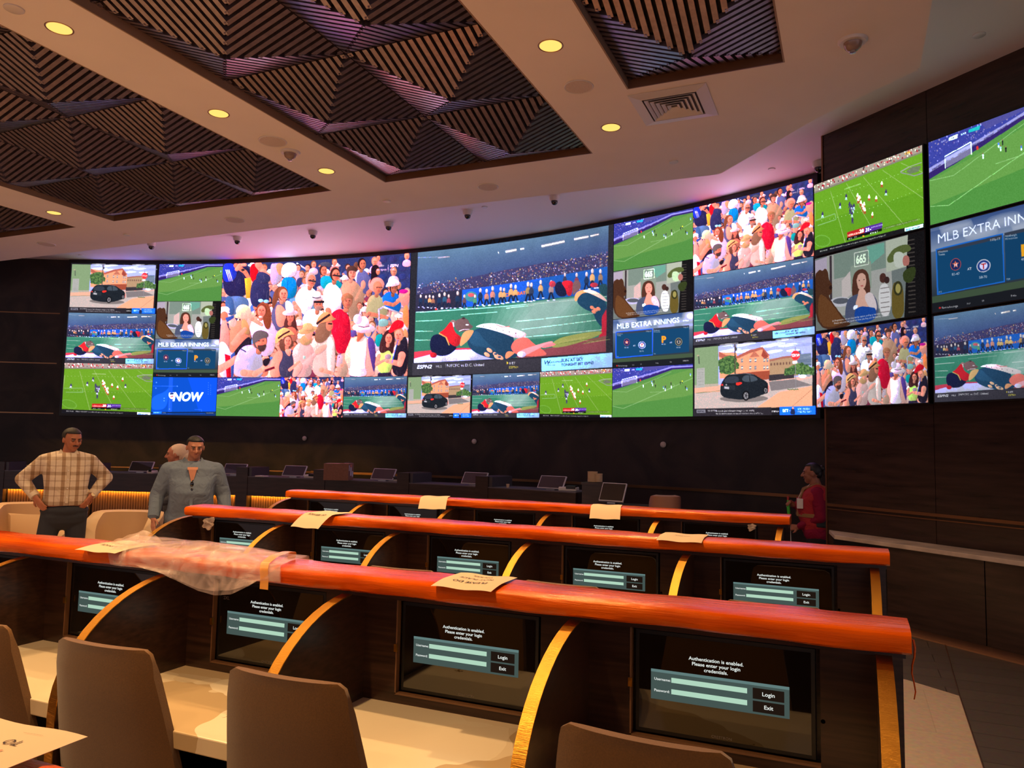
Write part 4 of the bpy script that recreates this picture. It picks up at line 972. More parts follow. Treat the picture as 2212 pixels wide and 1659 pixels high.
    # right foreground bowing man (cut by the frame)
    c.sm([(1165, 540), (1180, 490), (1220, 475), (1265, 520), (1280, 600), (1200, 608)], (20, 24, 60)); c.sm([(1215, 478), (1330, 470), (1320, 560), (1310, 600), (1275, 600), (1262, 540)], (228, 30, 48))
    c.sm([(1320, 500), (1345, 470), (1385, 480), (1395, 540), (1345, 575), (1320, 600)], (134, 92, 92)); c.sm([(1335, 625), (1350, 570), (1420, 548), (1480, 565), (1450, 590), (1400, 590), (1350, 655)], (238, 196, 120))
    c.sm([(1350, 650), (1390, 585), (1450, 572), (1560, 600), (1618, 650), (1616, 880), (1570, 860), (1520, 800), (1500, 740), (1420, 710)], (22, 62, 92)); c.sm([(1400, 560), (1470, 548), (1550, 580), (1618, 640), (1618, 660), (1530, 610), (1450, 575)], (248, 226, 214))
    for X, Y in ((1490, 700), (1520, 720), (1545, 712), (1505, 735)): c.ell(X, Y, 20, 14, (232, 150, 110), .5)
    c.sm([(1570, 780), (1600, 740), (1618, 700), (1614, 1040), (1530, 1020), (1500, 1000), (1580, 900)], (206, 30, 50)); c.sm([(1440, 1055), (1480, 1005), (1540, 1010), (1530, 1065)], (245, 240, 245)); c.sm([(1540, 520), (1590, 505), (1622, 515), (1620, 620), (1560, 590)], (30, 70, 80))
    # near sideline: red strip, hay coloured cloth
    c.fill([(62, 1055), (350, 1020), (520, 1020), (980, 1090), (60, 1145)], (214, 60, 84)); c.fill([(62, 1110), (300, 1040), (560, 1030), (700, 1110), (60, 1145)], (225, 225, 250))
    c.fill([(1000, 1050), (1612, 930), (1612, 1064), (860, 1105)], (150, 66, 74)); c.sm([(1130, 1030), (1180, 950), (1400, 905), (1590, 890), (1560, 930), (1300, 1010)], (160, 166, 80))
    for k in range(22): x = 1150+k*18; c.line([(x, 960+((k*37) % 40)), (x+120, 930+((k*23) % 50))], 4, (196, 190, 104) if k % 2 else (96, 120, 50), .7)
    bandman(c, 0, 0, 1)
    # ticker below
    c.fill([(50, 1146), (1066, 1106), (1066, 1214), (50, 1250)] if full else [(50, 1146), (1066, 1106), (1066, 1214), (50, 1252)], (54, 50, 58))
    c.text(82, 1190, 'ESPN2', 40, (240, 240, 245), .03, .25, slope=-.03, sx=1.0); c.text(225, 1182, 'MLS', 26, (240, 240, 245), .02, slope=-.03); c.line([(299, 1180), (299, 1150)], 2, (220, 220, 225)); c.text(308, 1176, 'NYCFC vs D.C. United', 32, (238, 238, 242), .012, slope=-.03, sx=.95)
    c.fill([(780, 1132), (794, 1144), (780, 1158)], (240, 220, 60)); c.text(800, 1156, '8 ET', 26, (240, 240, 240), .01, slope=-.03); c.text(797, 1190, 'ESPN+', 28, (240, 225, 70), .01, slope=-.03)
    c.fill([(1066, 1110), (1672, 1072), (1672, 1190), (1066, 1216)], (176, 228, 240))
    c.text(1082, 1160, 'W', 50, (30, 60, 130), .02, .2); c.text(1122, 1150, 'PLAYOFFS22', 20, (40, 80, 140), .02, slope=-.05); c.text(1230, 1142, 'SUN AT SKY', 34, (26, 60, 120), .025, slope=-.05); c.text(1230, 1176, 'TONIGHT 8ET ESPN2', 31, (26, 60, 120), .025, slope=-.05, sx=.95); c.text(1230, 1116, 'WNBA PLAYOFFS: SEMIFINALS GAME 2', 11, (40, 70, 120), .01, slope=-.05); c.text(1100, 1168, 'Powered by Google', 10, (40, 70, 120))
    c.blur(1); c.grain(3.5); c.a = c.a*.88+np.array((150, 160, 190))*.12; return c.out()

def pic_street(w, h):
    c = Cv(w, h, [(584, 1113), (1385, 1060), (1392, 1592), (583, 1602)], (36, 34, 40))
    c.fill([(593, 1128), (1367, 1075), (1370, 1535), (593, 1548)], (196, 206, 226))
    for k in range(30):
        x = 760+((k*97) % 600); y = 1095+((k*53) % 90)-.04*(x-760); c.ell(x, y, 46, 9, (232, 232, 240) if k % 3 else (170, 186, 214), -.05, .55)
    c.fill([(593, 1395), (1370, 1330), (1370, 1535), (593, 1548)], (214, 200, 186))
    # distant block, trees
    c.fill([(1255, 1180), (1290, 1158), (1296, 1185), (1362, 1180), (1362, 1260), (1250, 1270)], (92, 112, 140))
    for k in range(9): c.line([(1256, 1190+k*8), (1362, 1184+k*8)], 3, (168, 184, 204))
    c.fill([(1085, 1215), (1180, 1198), (1250, 1192), (1280, 1250), (1280, 1330), (1085, 1335)], (196, 160, 124)); c.fill([(1080, 1222), (1178, 1198), (1250, 1194), (1248, 1206), (1180, 1212), (1082, 1232)], (184, 118, 104))
    for k in range(9): c.fill([(1096+k*20, 1242-k*1), (1106+k*20, 1241-k*1), (1106+k*20, 1258-k*1), (1096+k*20, 1259-k*1)], (130, 96, 84))
    c.fill([(755, 1160), (870, 1165), (880, 1195), (960, 1160), (1040, 1135), (1088, 1190), (1088, 1340), (760, 1340)], (222, 182, 138))
    c.fill([(755, 1155), (800, 1180), (870, 1190), (955, 1150), (1042, 1130), (1092, 1190), (1080, 1190), (1040, 1148), (962, 1170), (880, 1205), (790, 1205), (755, 1190)], (200, 110, 92))
    c.fill([(955, 1200), (990, 1155), (1025, 1196)], (206, 128, 104)); c.fill([(1035, 1190), (1046, 1150), (1082, 1195), (1060, 1215)], (176, 78, 66))
    for X in (900, 955, 990, 1048, 1068):
        for Y in (1208, 1258): c.fill([(X, Y), (X+14, Y-2), (X+14, Y+24), (X, Y+26)], (150, 150, 160)); c.fill([(X, Y+10), (X+14, Y+8), (X+14, Y+12), (X, Y+14)], (240, 232, 220))
    c.fill([(850, 1310), (1090, 1290), (1090, 1350), (850, 1370)], (176, 84, 62)); c.fill([(1085, 1322), (1250, 1310), (1250, 1345), (1085, 1362)], (66, 60, 66))
    for X, Y, R_ in ((790, 1235, 42), (830, 1215, 40), (812, 1270, 52), (850, 1250, 36), (1220, 1300, 30), (1260, 1288, 40), (1315, 1292, 44), (1345, 1300, 34), (1290, 1268, 30)): c.ell(X, Y, R_*1.1, R_*.8, (84, 124, 72)); c.speck([(X-R_, Y-R_*.7), (X+R_, Y-R_*.7), (X+R_, Y+R_*.7), (X-R_, Y+R_*.7)], 60, [(112, 152, 84), (62, 96, 58)], 3, 7)
    c.ell(1305, 1334, 24, 11, (235, 236, 240)); c.ell(1345, 1330, 16, 9, (170, 172, 180))
    c.line([(860, 1105), (862, 1330)], 7, (96, 78, 74)); c.line([(847, 1120), (876, 1117)], 5, (80, 66, 64)); c.ell(866, 1140, 9, 14, (90, 84, 90))
    for y in (1108, 1122): c.line([(1040, y-20), (1367, y+10)], 1.2, (150, 150, 160))
    # green wall on the left
    c.fill([(593, 1128), (752, 1116), (752, 1390), (593, 1400)], (142, 172, 128)); c.fill([(593, 1385), (752, 1374), (752, 1398), (593, 1408)], (196, 186, 168)); c.fill([(608, 1268), (660, 1264), (660, 1400), (606, 1404)], (188, 190, 184))
    for k in range(10): c.line([(614, 1276+k*12), (654, 1273+k*12)], 2, (140, 146, 142))
    c.limb([(616, 1180), (622, 1190), (624, 1235)], 7, (84, 92, 84)); c.ell(616, 1180, 8, 6, (190, 180, 150))
    # pavement and road
    c.fill([(593, 1405), (760, 1392), (760, 1432), (593, 1440)], (216, 192, 164)); c.fill([(593, 1440), (1000, 1420), (1370, 1345), (1370, 1400), (1160, 1432), (1080, 1548), (593, 1548)], (206, 198, 192)); c.fill([(1085, 1368), (1250, 1352), (1370, 1395), (1100, 1430)], (140, 132, 134))
    c.fill([(1150, 1440), (1370, 1400), (1370, 1535), (1000, 1545)], (220, 190, 150)); c.line([(1240, 1535), (1370, 1420)], 3, (170, 140, 110)); c.line([(600, 1440), (760, 1425)], 3, (120, 130, 90))
    for k in range(12): c.ell(1210+k*6, 1420+((k*7) % 5), 3, 4, (96, 120, 70))
    # dark car seen from the rear
    c.ell(920, 1480, 160, 24, (110, 100, 100), al=.7)
    c.sm([(764, 1400), (770, 1372), (800, 1325), (822, 1312), (930, 1306), (985, 1312), (1030, 1345), (1075, 1368), (1082, 1400), (1080, 1440), (1050, 1452), (950, 1490), (800, 1478), (764, 1450)], (34, 40, 48))
    c.sm([(778, 1370), (806, 1328), (880, 1322), (892, 1360), (860, 1376)], (58, 66, 80)); c.sm([(905, 1362), (915, 1322), (960, 1318), (990, 1325), (1020, 1356), (960, 1368)], (76, 88, 100)); c.line([(955, 1320), (962, 1366)], 4, (26, 30, 36)); c.line([(826, 1314), (930, 1308), (985, 1316)], 4, (120, 128, 140))
    c.fill([(780, 1382), (862, 1390), (860, 1420), (778, 1412)], (46, 54, 62)); c.fill([(790, 1395), (822, 1398), (821, 1414), (789, 1411)], (200, 200, 205)); c.sm([(862, 1372), (905, 1364), (908, 1380), (872, 1392)], (224, 60, 50)); c.ell(776, 1384, 8, 7, (210, 60, 54)); c.ell(804, 1384, 5, 5, (190, 190, 195))
    for X, Y, a in ((934, 1460, 24), (1064, 1425, 17)): c.ell(X, Y, a, a*1.4, (20, 20, 24)); c.ell(X, Y, a*.66, a*1.0, (150, 150, 156)); c.ell(X, Y, a*.22, a*.34, (30, 30, 34)); [c.line([(X, Y), (X+a*.6*math.cos(t), Y+a*.9*math.sin(t))], 3, (60, 60, 66)) for t in np.arange(0, 6.2, 1.256)]
    c.ell(1082, 1415, 6, 22, (230, 120, 110), al=.5)
    # stop sign
    c.line([(1258, 1135), (1262, 1425)], 5, (150, 150, 156)); n = 8; c.fill([(1259+30*math.cos(math.pi/8+k*math.pi/4), 1193+34*math.sin(math.pi/8+k*math.pi/4)) for k in range(8)], (232, 60, 66)); c.text(1259, 1203, 'STOP', 26, (250, 240, 240), .03, align='CENTER', sx=.8); c.fill([(1240, 1232), (1270, 1230), (1270, 1246), (1240, 1248)], (235, 235, 238))
    # ticker
    c.fill([(584, 1548), (1100, 1540), (1104, 1600), (583, 1604)], (50, 46, 54)); c.fill([(606, 1556), (665, 1555), (665, 1576), (606, 1577)], (150, 150, 165)); c.text(612, 1572, 'ESPN2', 17, (30, 30, 40), .02)
    c.text(680, 1566, 'US OPEN', 14, (230, 230, 235), .015); c.text(733, 1568, 'Serena in 2nd rd match tonight (7 ET, ESPN)', 16.5, (238, 238, 240), .012, sx=.86); c.text(733, 1586, 'Play: (2) Anett Kontaveit, two have not faced each other on WTA Tour', 13.5, (225, 225, 230), .01, sx=.8); c.text(1104, 1574, 'ESPN+', 17, (235, 235, 235), .02)
    c.fill([(1156, 1538), (1400, 1533), (1400, 1592), (1156, 1596)], (36, 132, 226)); c.text(1175, 1572, 'BET+', 24, (240, 245, 250), .02); c.sm([(1222, 1590), (1232, 1552), (1242, 1540), (1254, 1556), (1262, 1590)], (40, 50, 90)); c.ell(1243, 1546, 7, 8, (220, 180, 160)); c.text(1275, 1558, 'LIVE ODDS', 16, (240, 248, 255), .02); c.text(1275, 1576, 'FREE TO PLAY', 14, (240, 248, 255), .02)
    c.blur(1); c.grain(3); return c.out()

def pic_665(w, h):
    c = Cv(w, h, [(47, 632), (571, 566), (573, 900), (45, 955)], (120, 130, 128))
    c.fill([(47, 640), (110, 628), (110, 830), (46, 850)], (188, 176, 196)); c.fill([(110, 625), (420, 590), (430, 860), (110, 900)], (176, 178, 172))
    c.fill([(146, 622), (400, 592), (400, 700), (146, 730)], (132, 152, 140)); c.fill([(310, 604), (392, 595), (392, 640), (330, 680)], (116, 180, 160)); c.fill([(230, 680), (330, 668), (330, 780), (230, 790)], (150, 166, 150))
    c.fill([(400, 590), (520, 575), (520, 700), (400, 720)], (190, 200, 180)); c.fill([(500, 570), (571, 560), (573, 905), (478, 915)], (26, 24, 26))
    for k in range(18): c.line([(498-(k % 3), 600+k*17), (528, 598+k*17)], 5, (76, 70, 66))
    c.fill([(124, 626), (136, 624), (134, 840), (122, 842)], (70, 60, 66)); c.fill([(184, 740), (228, 700), (232, 800), (184, 830)], (210, 200, 196)); c.ell(175, 830, 55, 22, (206, 206, 214)); c.ell(178, 826, 40, 13, (96, 100, 110))
    c.line([(250, 626), (318, 620)], 3, (240, 245, 235)); c.line([(250, 685), (318, 679)], 3, (240, 245, 235)); c.line([(250, 626), (250, 685)], 3, (240, 245, 235)); c.line([(318, 620), (318, 679)], 3, (240, 245, 235)); c.text(257, 672, '665', 50, (245, 248, 240), .04, slope=-.08, sx=.66)
    # bear at the left
    c.sm([(44, 700), (60, 690), (72, 680), (86, 690), (100, 676), (116, 694), (118, 730), (136, 752), (134, 790), (112, 800), (150, 850), (200, 910), (240, 935), (44, 960)], (84, 52, 36)); c.sm([(60, 780), (110, 810), (160, 870), (200, 930), (60, 945)], (122, 78, 44), .8); c.ell(128, 765, 8, 10, (50, 30, 26))
    # plants / pots at the right
    c.sm([(425, 770), (450, 762), (476, 780), (480, 912), (420, 916)], (112, 96, 44)); c.ell(452, 790, 20, 30, (60, 60, 36)); c.ell(452, 790, 12, 20, (170, 160, 90)); c.sm([(360, 770), (415, 762), (420, 900), (366, 902)], (226, 226, 226)); 
    for k in range(6): c.line([(372, 785+k*20), (412, 782+k*20)], 3, (120, 110, 110))
    c.ell(384, 742, 16, 20, (82, 50, 44)); c.ell(402, 752, 12, 14, (64, 42, 40)); c.sm([(398, 665), (440, 620), (500, 610), (520, 640), (470, 650), (420, 690)], (96, 110, 60)); c.sm([(430, 640), (480, 640), (490, 700), (440, 712)], (206, 214, 200)); c.ell(490, 680, 16, 22, (190, 120, 110)); c.sm([(470, 720), (540, 700), (520, 770), (480, 770)], (58, 70, 36))
    # seated woman
    c.sm([(232, 800), (240, 730), (252, 706), (284, 694), (312, 708), (322, 750), (326, 800), (300, 840), (250, 850)], (92, 56, 44)); c.sm([(196, 900), (206, 830), (236, 806), (270, 800), (330, 800), (356, 830), (364, 895), (330, 912), (210, 925)], (84, 92, 120)); c.sm([(256, 735), (266, 716), (292, 712), (306, 732), (304, 768), (284, 790), (264, 778)], (224, 176, 156))
    c.sm([(270, 780), (296, 780), (310, 812), (340, 830), (330, 862), (270, 872), (248, 848), (262, 812)], (230, 180, 160)); c.sm([(290, 812), (324, 790), (350, 830), (356, 880), (320, 870)], (226, 212, 214)); c.sm([(244, 868), (280, 852), (326, 862), (352, 866), (346, 918), (248, 930)], (28, 76, 168)); c.sm([(240, 850), (262, 846), (262, 860), (240, 872)], (245, 245, 245))
    c.ell(272, 744, 3, 2, (60, 40, 40)); c.ell(295, 742, 3, 2, (60, 40, 40)); c.ell(284, 768, 7, 2.5, (190, 90, 90)); c.line([(256, 738), (262, 720), (284, 704), (304, 716), (308, 740)], 7, (92, 56, 44))
    for y, L_ in ((916, 'At Progressive, we are insured by nature and by a member of'), (926, 'Prices vary and are based on how you buy and limited by state law')): c.text(132 if y < 920 else 142, y, L_, 10.5, (232, 232, 236), .008, slope=-.1, sx=.95)
    c.blur(1); c.grain(3); return c.out()

def pic_mlb(w, h):
    c = Cv(w, h, [(45, 957), (573, 900), (573, 1250), (40, 1272)], (60, 86, 120))
    c.vgrad(0, .28, (64, 92, 150), (150, 168, 196)); c.vgrad(.28, 1, (96, 120, 150), (34, 40, 44))
    for k in range(26): c.ell(60+(k*83) % 500, 950+(k*29) % 60, 60, 18, (205, 214, 230), -.08, .22)
    for k in range(6): c.ell(555, 930, 60-k*8, 45-k*6, (250, 246, 240), 0, .25)
    c.fill([(40, 1212), (573, 1180), (573, 1212), (40, 1240)], (72, 92, 70)); c.fill([(40, 1236), (573, 1208), (573, 1250), (40, 1272)], (32, 34, 40))
    c.text(68, 1016, 'MLB EXTRA INNINGS', 47, (250, 250, 252), .012, slope=-.105, sx=.92); c.text(502, 968, 'EXTRA', 13, (240, 240, 244), .02, .2)
    c.fill([(62, 1036), (300, 1014), (300, 1190), (60, 1208)], (34, 120, 232)); c.fill([(66, 1040), (296, 1019), (296, 1186), (65, 1202)], (24, 78, 122)); c.fill([(304, 1014), (546, 994), (546, 1172), (304, 1188)], (24, 74, 116)); c.fill([(66, 1040), (296, 1019), (296, 1032), (66, 1053)], (60, 70, 88)); c.fill([(304, 1014), (546, 994), (546, 1007), (304, 1027)], (60, 70, 88))
    c.text(70, 1052, 'Houston', 10, (220, 225, 235)); c.text(70, 1062, 'Texas', 10, (220, 225, 235)); c.text(306, 1030, 'Pittsburgh', 10, (220, 225, 235)); c.text(306, 1040, 'Milwaukee', 10, (220, 225, 235)); c.text(255, 1036, '2:05p ET', 10, (230, 230, 235)); c.text(505, 1012, '7:40p ET', 10, (230, 230, 235))
    c.ell(131, 1103, 19, 23, (220, 90, 80)); c.ell(131, 1103, 17, 21, (30, 50, 110)); n = 5
    c.fill([(131+(13 if k % 2 == 0 else 5.5)*math.sin(k*math.pi/5), 1103-(15 if k % 2 == 0 else 6)*math.cos(k*math.pi/5)) for k in range(10)], (240, 120, 90)); c.text(131, 1110, 'H', 16, (250, 250, 250), .03, align='CENTER')
    c.ell(229, 1122, 24, 24, (235, 235, 240)); c.ell(229, 1122, 21, 21, (40, 70, 150)); c.ell(229, 1122, 14, 14, (240, 240, 245)); c.text(229, 1132, 'T', 26, (205, 40, 50), .05, align='CENTER')
    c.text(172, 1130, 'AT', 12, (240, 240, 245), .03); c.text(130, 1142, '83-47', 12, (210, 220, 235), .01, align='CENTER'); c.text(226, 1166, '58-70', 12, (210, 220, 235), .01, align='CENTER')
    c.text(372, 1106, 'P', 58, (246, 186, 40), .04, align='CENTER'); c.ell(474, 1103, 24, 26, (216, 190, 120)); c.ell(474, 1103, 21, 23, (30, 44, 70)); c.ell(474, 1103, 13, 15, (210, 200, 170)); c.ell(474, 1106, 7, 8, (40, 60, 90)); c.ell(474, 1094, 9, 4, (60, 70, 90)); c.text(413, 1112, 'AT', 12, (240, 240, 245), .03); c.text(372, 1122, '49-80', 12, (210, 220, 235), .01, align='CENTER'); c.text(472, 1144, '68-60', 12, (210, 220, 235), .01, align='CENTER')
    c.ell(68, 1256, 4, 4, (225, 50, 50)); c.text(76, 1260, 'Extra Innings', 11, (225, 225, 230), .01); c.text(165, 1256, '717', 9, (220, 220, 225)); c.text(218, 1252, 'SP', 9, (220, 220, 225)); c.text(318, 1246, '7:40p', 9, (220, 220, 225)); c.text(412, 1240, '720', 9, (220, 220, 225)); c.text(503, 1234, 'DIRECTV', 10, (235, 235, 240), .02)
    c.text(66, 1200, '717', 8, (220, 225, 235)); c.text(306, 1184, '724', 8, (220, 225, 235))
    c.blur(1); return c.out()

def pic_gridiron(w, h):
    c = Cv(w, h, [(35, 515), (577, 290), (597, 697), (50, 868)], (112, 168, 40))
    c.fill([(40, 560), (580, 330), (597, 700), (50, 845)], (118, 176, 44)); c.fill([(40, 700), (590, 520), (597, 700), (50, 845)], (100, 160, 36), .6)
    c.fill([(35, 515), (577, 290), (578, 326), (38, 552)], (188, 168, 160)); c.speck([(35, 513), (577, 288), (578, 322), (38, 548)], 900, [(210, 40, 60), (240, 225, 225), (170, 30, 50), (230, 120, 130), (60, 50, 60), (250, 240, 240)], 2, 4.2, asp=1.6); c.fill([(38, 548), (578, 322), (578, 330), (38, 557)], (150, 140, 130))
    c.text(490, 345, 'CFB', 16, (240, 210, 60), .03, slope=-.38)
    L = (176, 205, 130)
    for a, b in (((120, 540), (203, 795)), ((200, 500), (325, 700)), ((285, 465), (495, 690)), ((380, 425), (597, 560)), ((470, 385), (590, 430)), ((44, 600), (44, 830))): c.line([a, b], 2.6, L)
    for k in range(26): c.ell(80+k*20, 690-k*4.5-(k*k)*.12, 2.4, 1.6, (200, 220, 160)); c.ell(60+k*19, 600-k*7.5, 2.2, 1.5, (200, 220, 160))
    c.line([(470, 430), (520, 400), (577, 378)], 5, (180, 180, 180)); c.line([(470, 432), (540, 446), (585, 430)], 5, (160, 160, 170)); c.fill([(500, 425), (530, 402), (575, 395), (560, 425), (520, 438)], (120, 120, 120), .8)
    c.line([(50, 690), (145, 652), (152, 680), (60, 715)], 4, (150, 200, 130)); c.text(190, 532, 'NORTHWESTERN', 10, (210, 225, 180), .02, slope=-.38); c.ell(85, 790, 42, 30, (130, 190, 80)); c.ell(85, 790, 38, 26, (104, 164, 44))
    def pl(x, y, top, bot, s=1):
        c.ell(x, y-14*s, 4*s, 5*s, top); c.ell(x, y-3*s, 7*s, 9*s, top); c.limb([(x-1, y+5*s), (x-5*s, y+18*s)], 5*s, bot); c.limb([(x+2, y+5*s), (x+5*s, y+18*s)], 5*s, bot)
    Wt, Rd, Pu, Wh = (246, 236, 232), (216, 70, 60), (72, 62, 120), (220, 218, 230)
    for x, y, a, b in ((200, 565, Pu, Wh), (170, 610, Pu, Wh), (83, 660, Pu, Wh), (218, 605, Pu, Pu), (228, 615, Pu, Wh), (236, 628, Pu, Wh), (232, 650, Pu, Wh), (222, 635, Pu, Pu), (240, 612, Pu, Wh), (235, 680, Pu, Pu), (258, 560, Wt, Rd), (268, 570, Wt, Rd), (262, 580, Wt, Rd), (282, 610, Wt, Rd), (292, 602, Wt, Rd), (290, 622, Wt, Rd), (296, 630, Wt, Rd),
                       (316, 565, Wt, Rd), (352, 568, Wt, Rd), (378, 495, Wt, Rd), (401, 535, Pu, Wh), (335, 650, Wt, Rd), (275, 595, Wt, Rd)): pl(x, y, a, b, .8)
    c.fill([(210, 742), (298, 712), (298, 742), (212, 768)], (206, 40, 44)); c.fill([(298, 712), (386, 684), (386, 710), (298, 742)], (96, 50, 170)); c.fill([(210, 768), (385, 712), (385, 726), (210, 782)], (24, 22, 26)); c.text(214, 762, 'NEBRASKA', 13, (250, 240, 240), .02, slope=-.32, sx=.9); c.text(272, 742, '28', 22, (255, 250, 250), .03, slope=-.32); c.text(302, 734, '31-', 22, (255, 250, 250), .03, slope=-.32); c.text(330, 716, 'NORTHWESTERN', 9, (240, 235, 250), .02, slope=-.32, sx=.8)
    c.text(218, 778, '4TH', 10, (240, 240, 240), .02, slope=-.3); c.text(246, 768, '2:51', 10, (240, 240, 240), .02, slope=-.3); c.text(326, 746, '4TH & 7', 11, (240, 240, 240), .03, slope=-.3); c.ell(293, 756, 5, 4, (230, 190, 60)); c.fill([(390, 708), (562, 655), (562, 668), (390, 722)], (86, 120, 40), .7); c.text(394, 718, 'N. McGOWAN: 3 RUSH, TOTAL: AVE 7.2, CAR 3', 8.5, (235, 240, 220), .01, slope=-.31)
    c.fill([(48, 838), (598, 676), (597, 700), (50, 870)], (30, 28, 34)); c.text(75, 846, 'BIG PLUS', 9.5, (235, 235, 235), .02, slope=-.29); c.text(125, 831, 'FIELD HOCKEY', 9.5, (235, 235, 235), .02, slope=-.29); c.text(193, 811, 'Louisville vs Rutgers: Wednesday, August 31 at 4:00pm ET', 9, (235, 235, 235), .01, slope=-.29); c.fill([(500, 706), (592, 680), (592, 698), (500, 724)], (240, 242, 246)); c.text(506, 720, 'B1G', 13, (20, 110, 190), .03, slope=-.29); c.text(532, 712, 'NETWORK', 9, (30, 90, 150), .02, slope=-.29)
    c.blur(1); c.grain(3); return c.out()

def pic_now(w, h):
    c = Cv(w, h, [(1150, 955), (1625, 955), (1615, 1243), (1140, 1235)], (16, 88, 208))
    c.sm([(1140, 1100), (1260, 1060), (1290, 955), (1265, 955), (1262, 1120), (1240, 1190), (1180, 1200), (1140, 1190)], (30, 112, 226)); c.fill([(1265, 955), (1292, 955), (1288, 1240), (1262, 1240)], (34, 104, 216)); c.fill([(1400, 955), (1625, 955), (1615, 1240), (1500, 1240)], (20, 96, 216), .6)
    c.sm([(1266, 1068), (1285, 1072), (1304, 1066), (1306, 1095), (1296, 1112), (1286, 1120), (1272, 1110), (1264, 1095)], (236, 236, 245)); c.sm([(1270, 1073), (1302, 1071), (1302, 1084), (1270, 1086)], (36, 60, 130)); c.text(1273, 1104, 'NFL', 17, (206, 40, 60), .03)
    c.text(1290, 1130, 'NOW', 88, (252, 252, 255), .035, .22, sx=.92)
    for k in range(6): c.ell(1556, 995+k*17, 2, 2, (120, 190, 250)); c.ell(1574, 1012+k*14, 2, 2, (120, 190, 250))
    for x, y in ((1175, 996), (1172, 1038), (1325, 1022), (1232, 1112), (1232, 1130), (1272, 1192)): c.ell(x, y, 4, 4, (120, 200, 255))
    c.line([(1150, 1022), (1325, 1022)], 1.6, (90, 170, 245)); c.line([(1455, 1195), (1508, 1195), (1508, 1215)], 1.5, (90, 170, 245)); c.line([(1272, 1120), (1272, 1195)], 1.2, (90, 170, 245))
    c.fill([(1140, 1213), (1617, 1210), (1616, 1222), (1140, 1224)], (22, 50, 104)); c.fill([(1155, 1211), (1215, 1210), (1215, 1224), (1155, 1225)], (40, 150, 240)); c.text(1160, 1221, 'FANTASY', 9, (240, 250, 255), .02); c.text(1222, 1221, '9a Aug', 8, (230, 240, 250)); c.fill([(1538, 1213), (1612, 1212), (1612, 1227), (1538, 1228)], (36, 58, 96)); c.text(1546, 1224, 'NFL NETWORK', 7.5, (235, 240, 250), .01); c.fill([(1140, 1228), (1615, 1226), (1615, 1243), (1140, 1237)], (24, 60, 130))
    c.blur(1); return c.out()

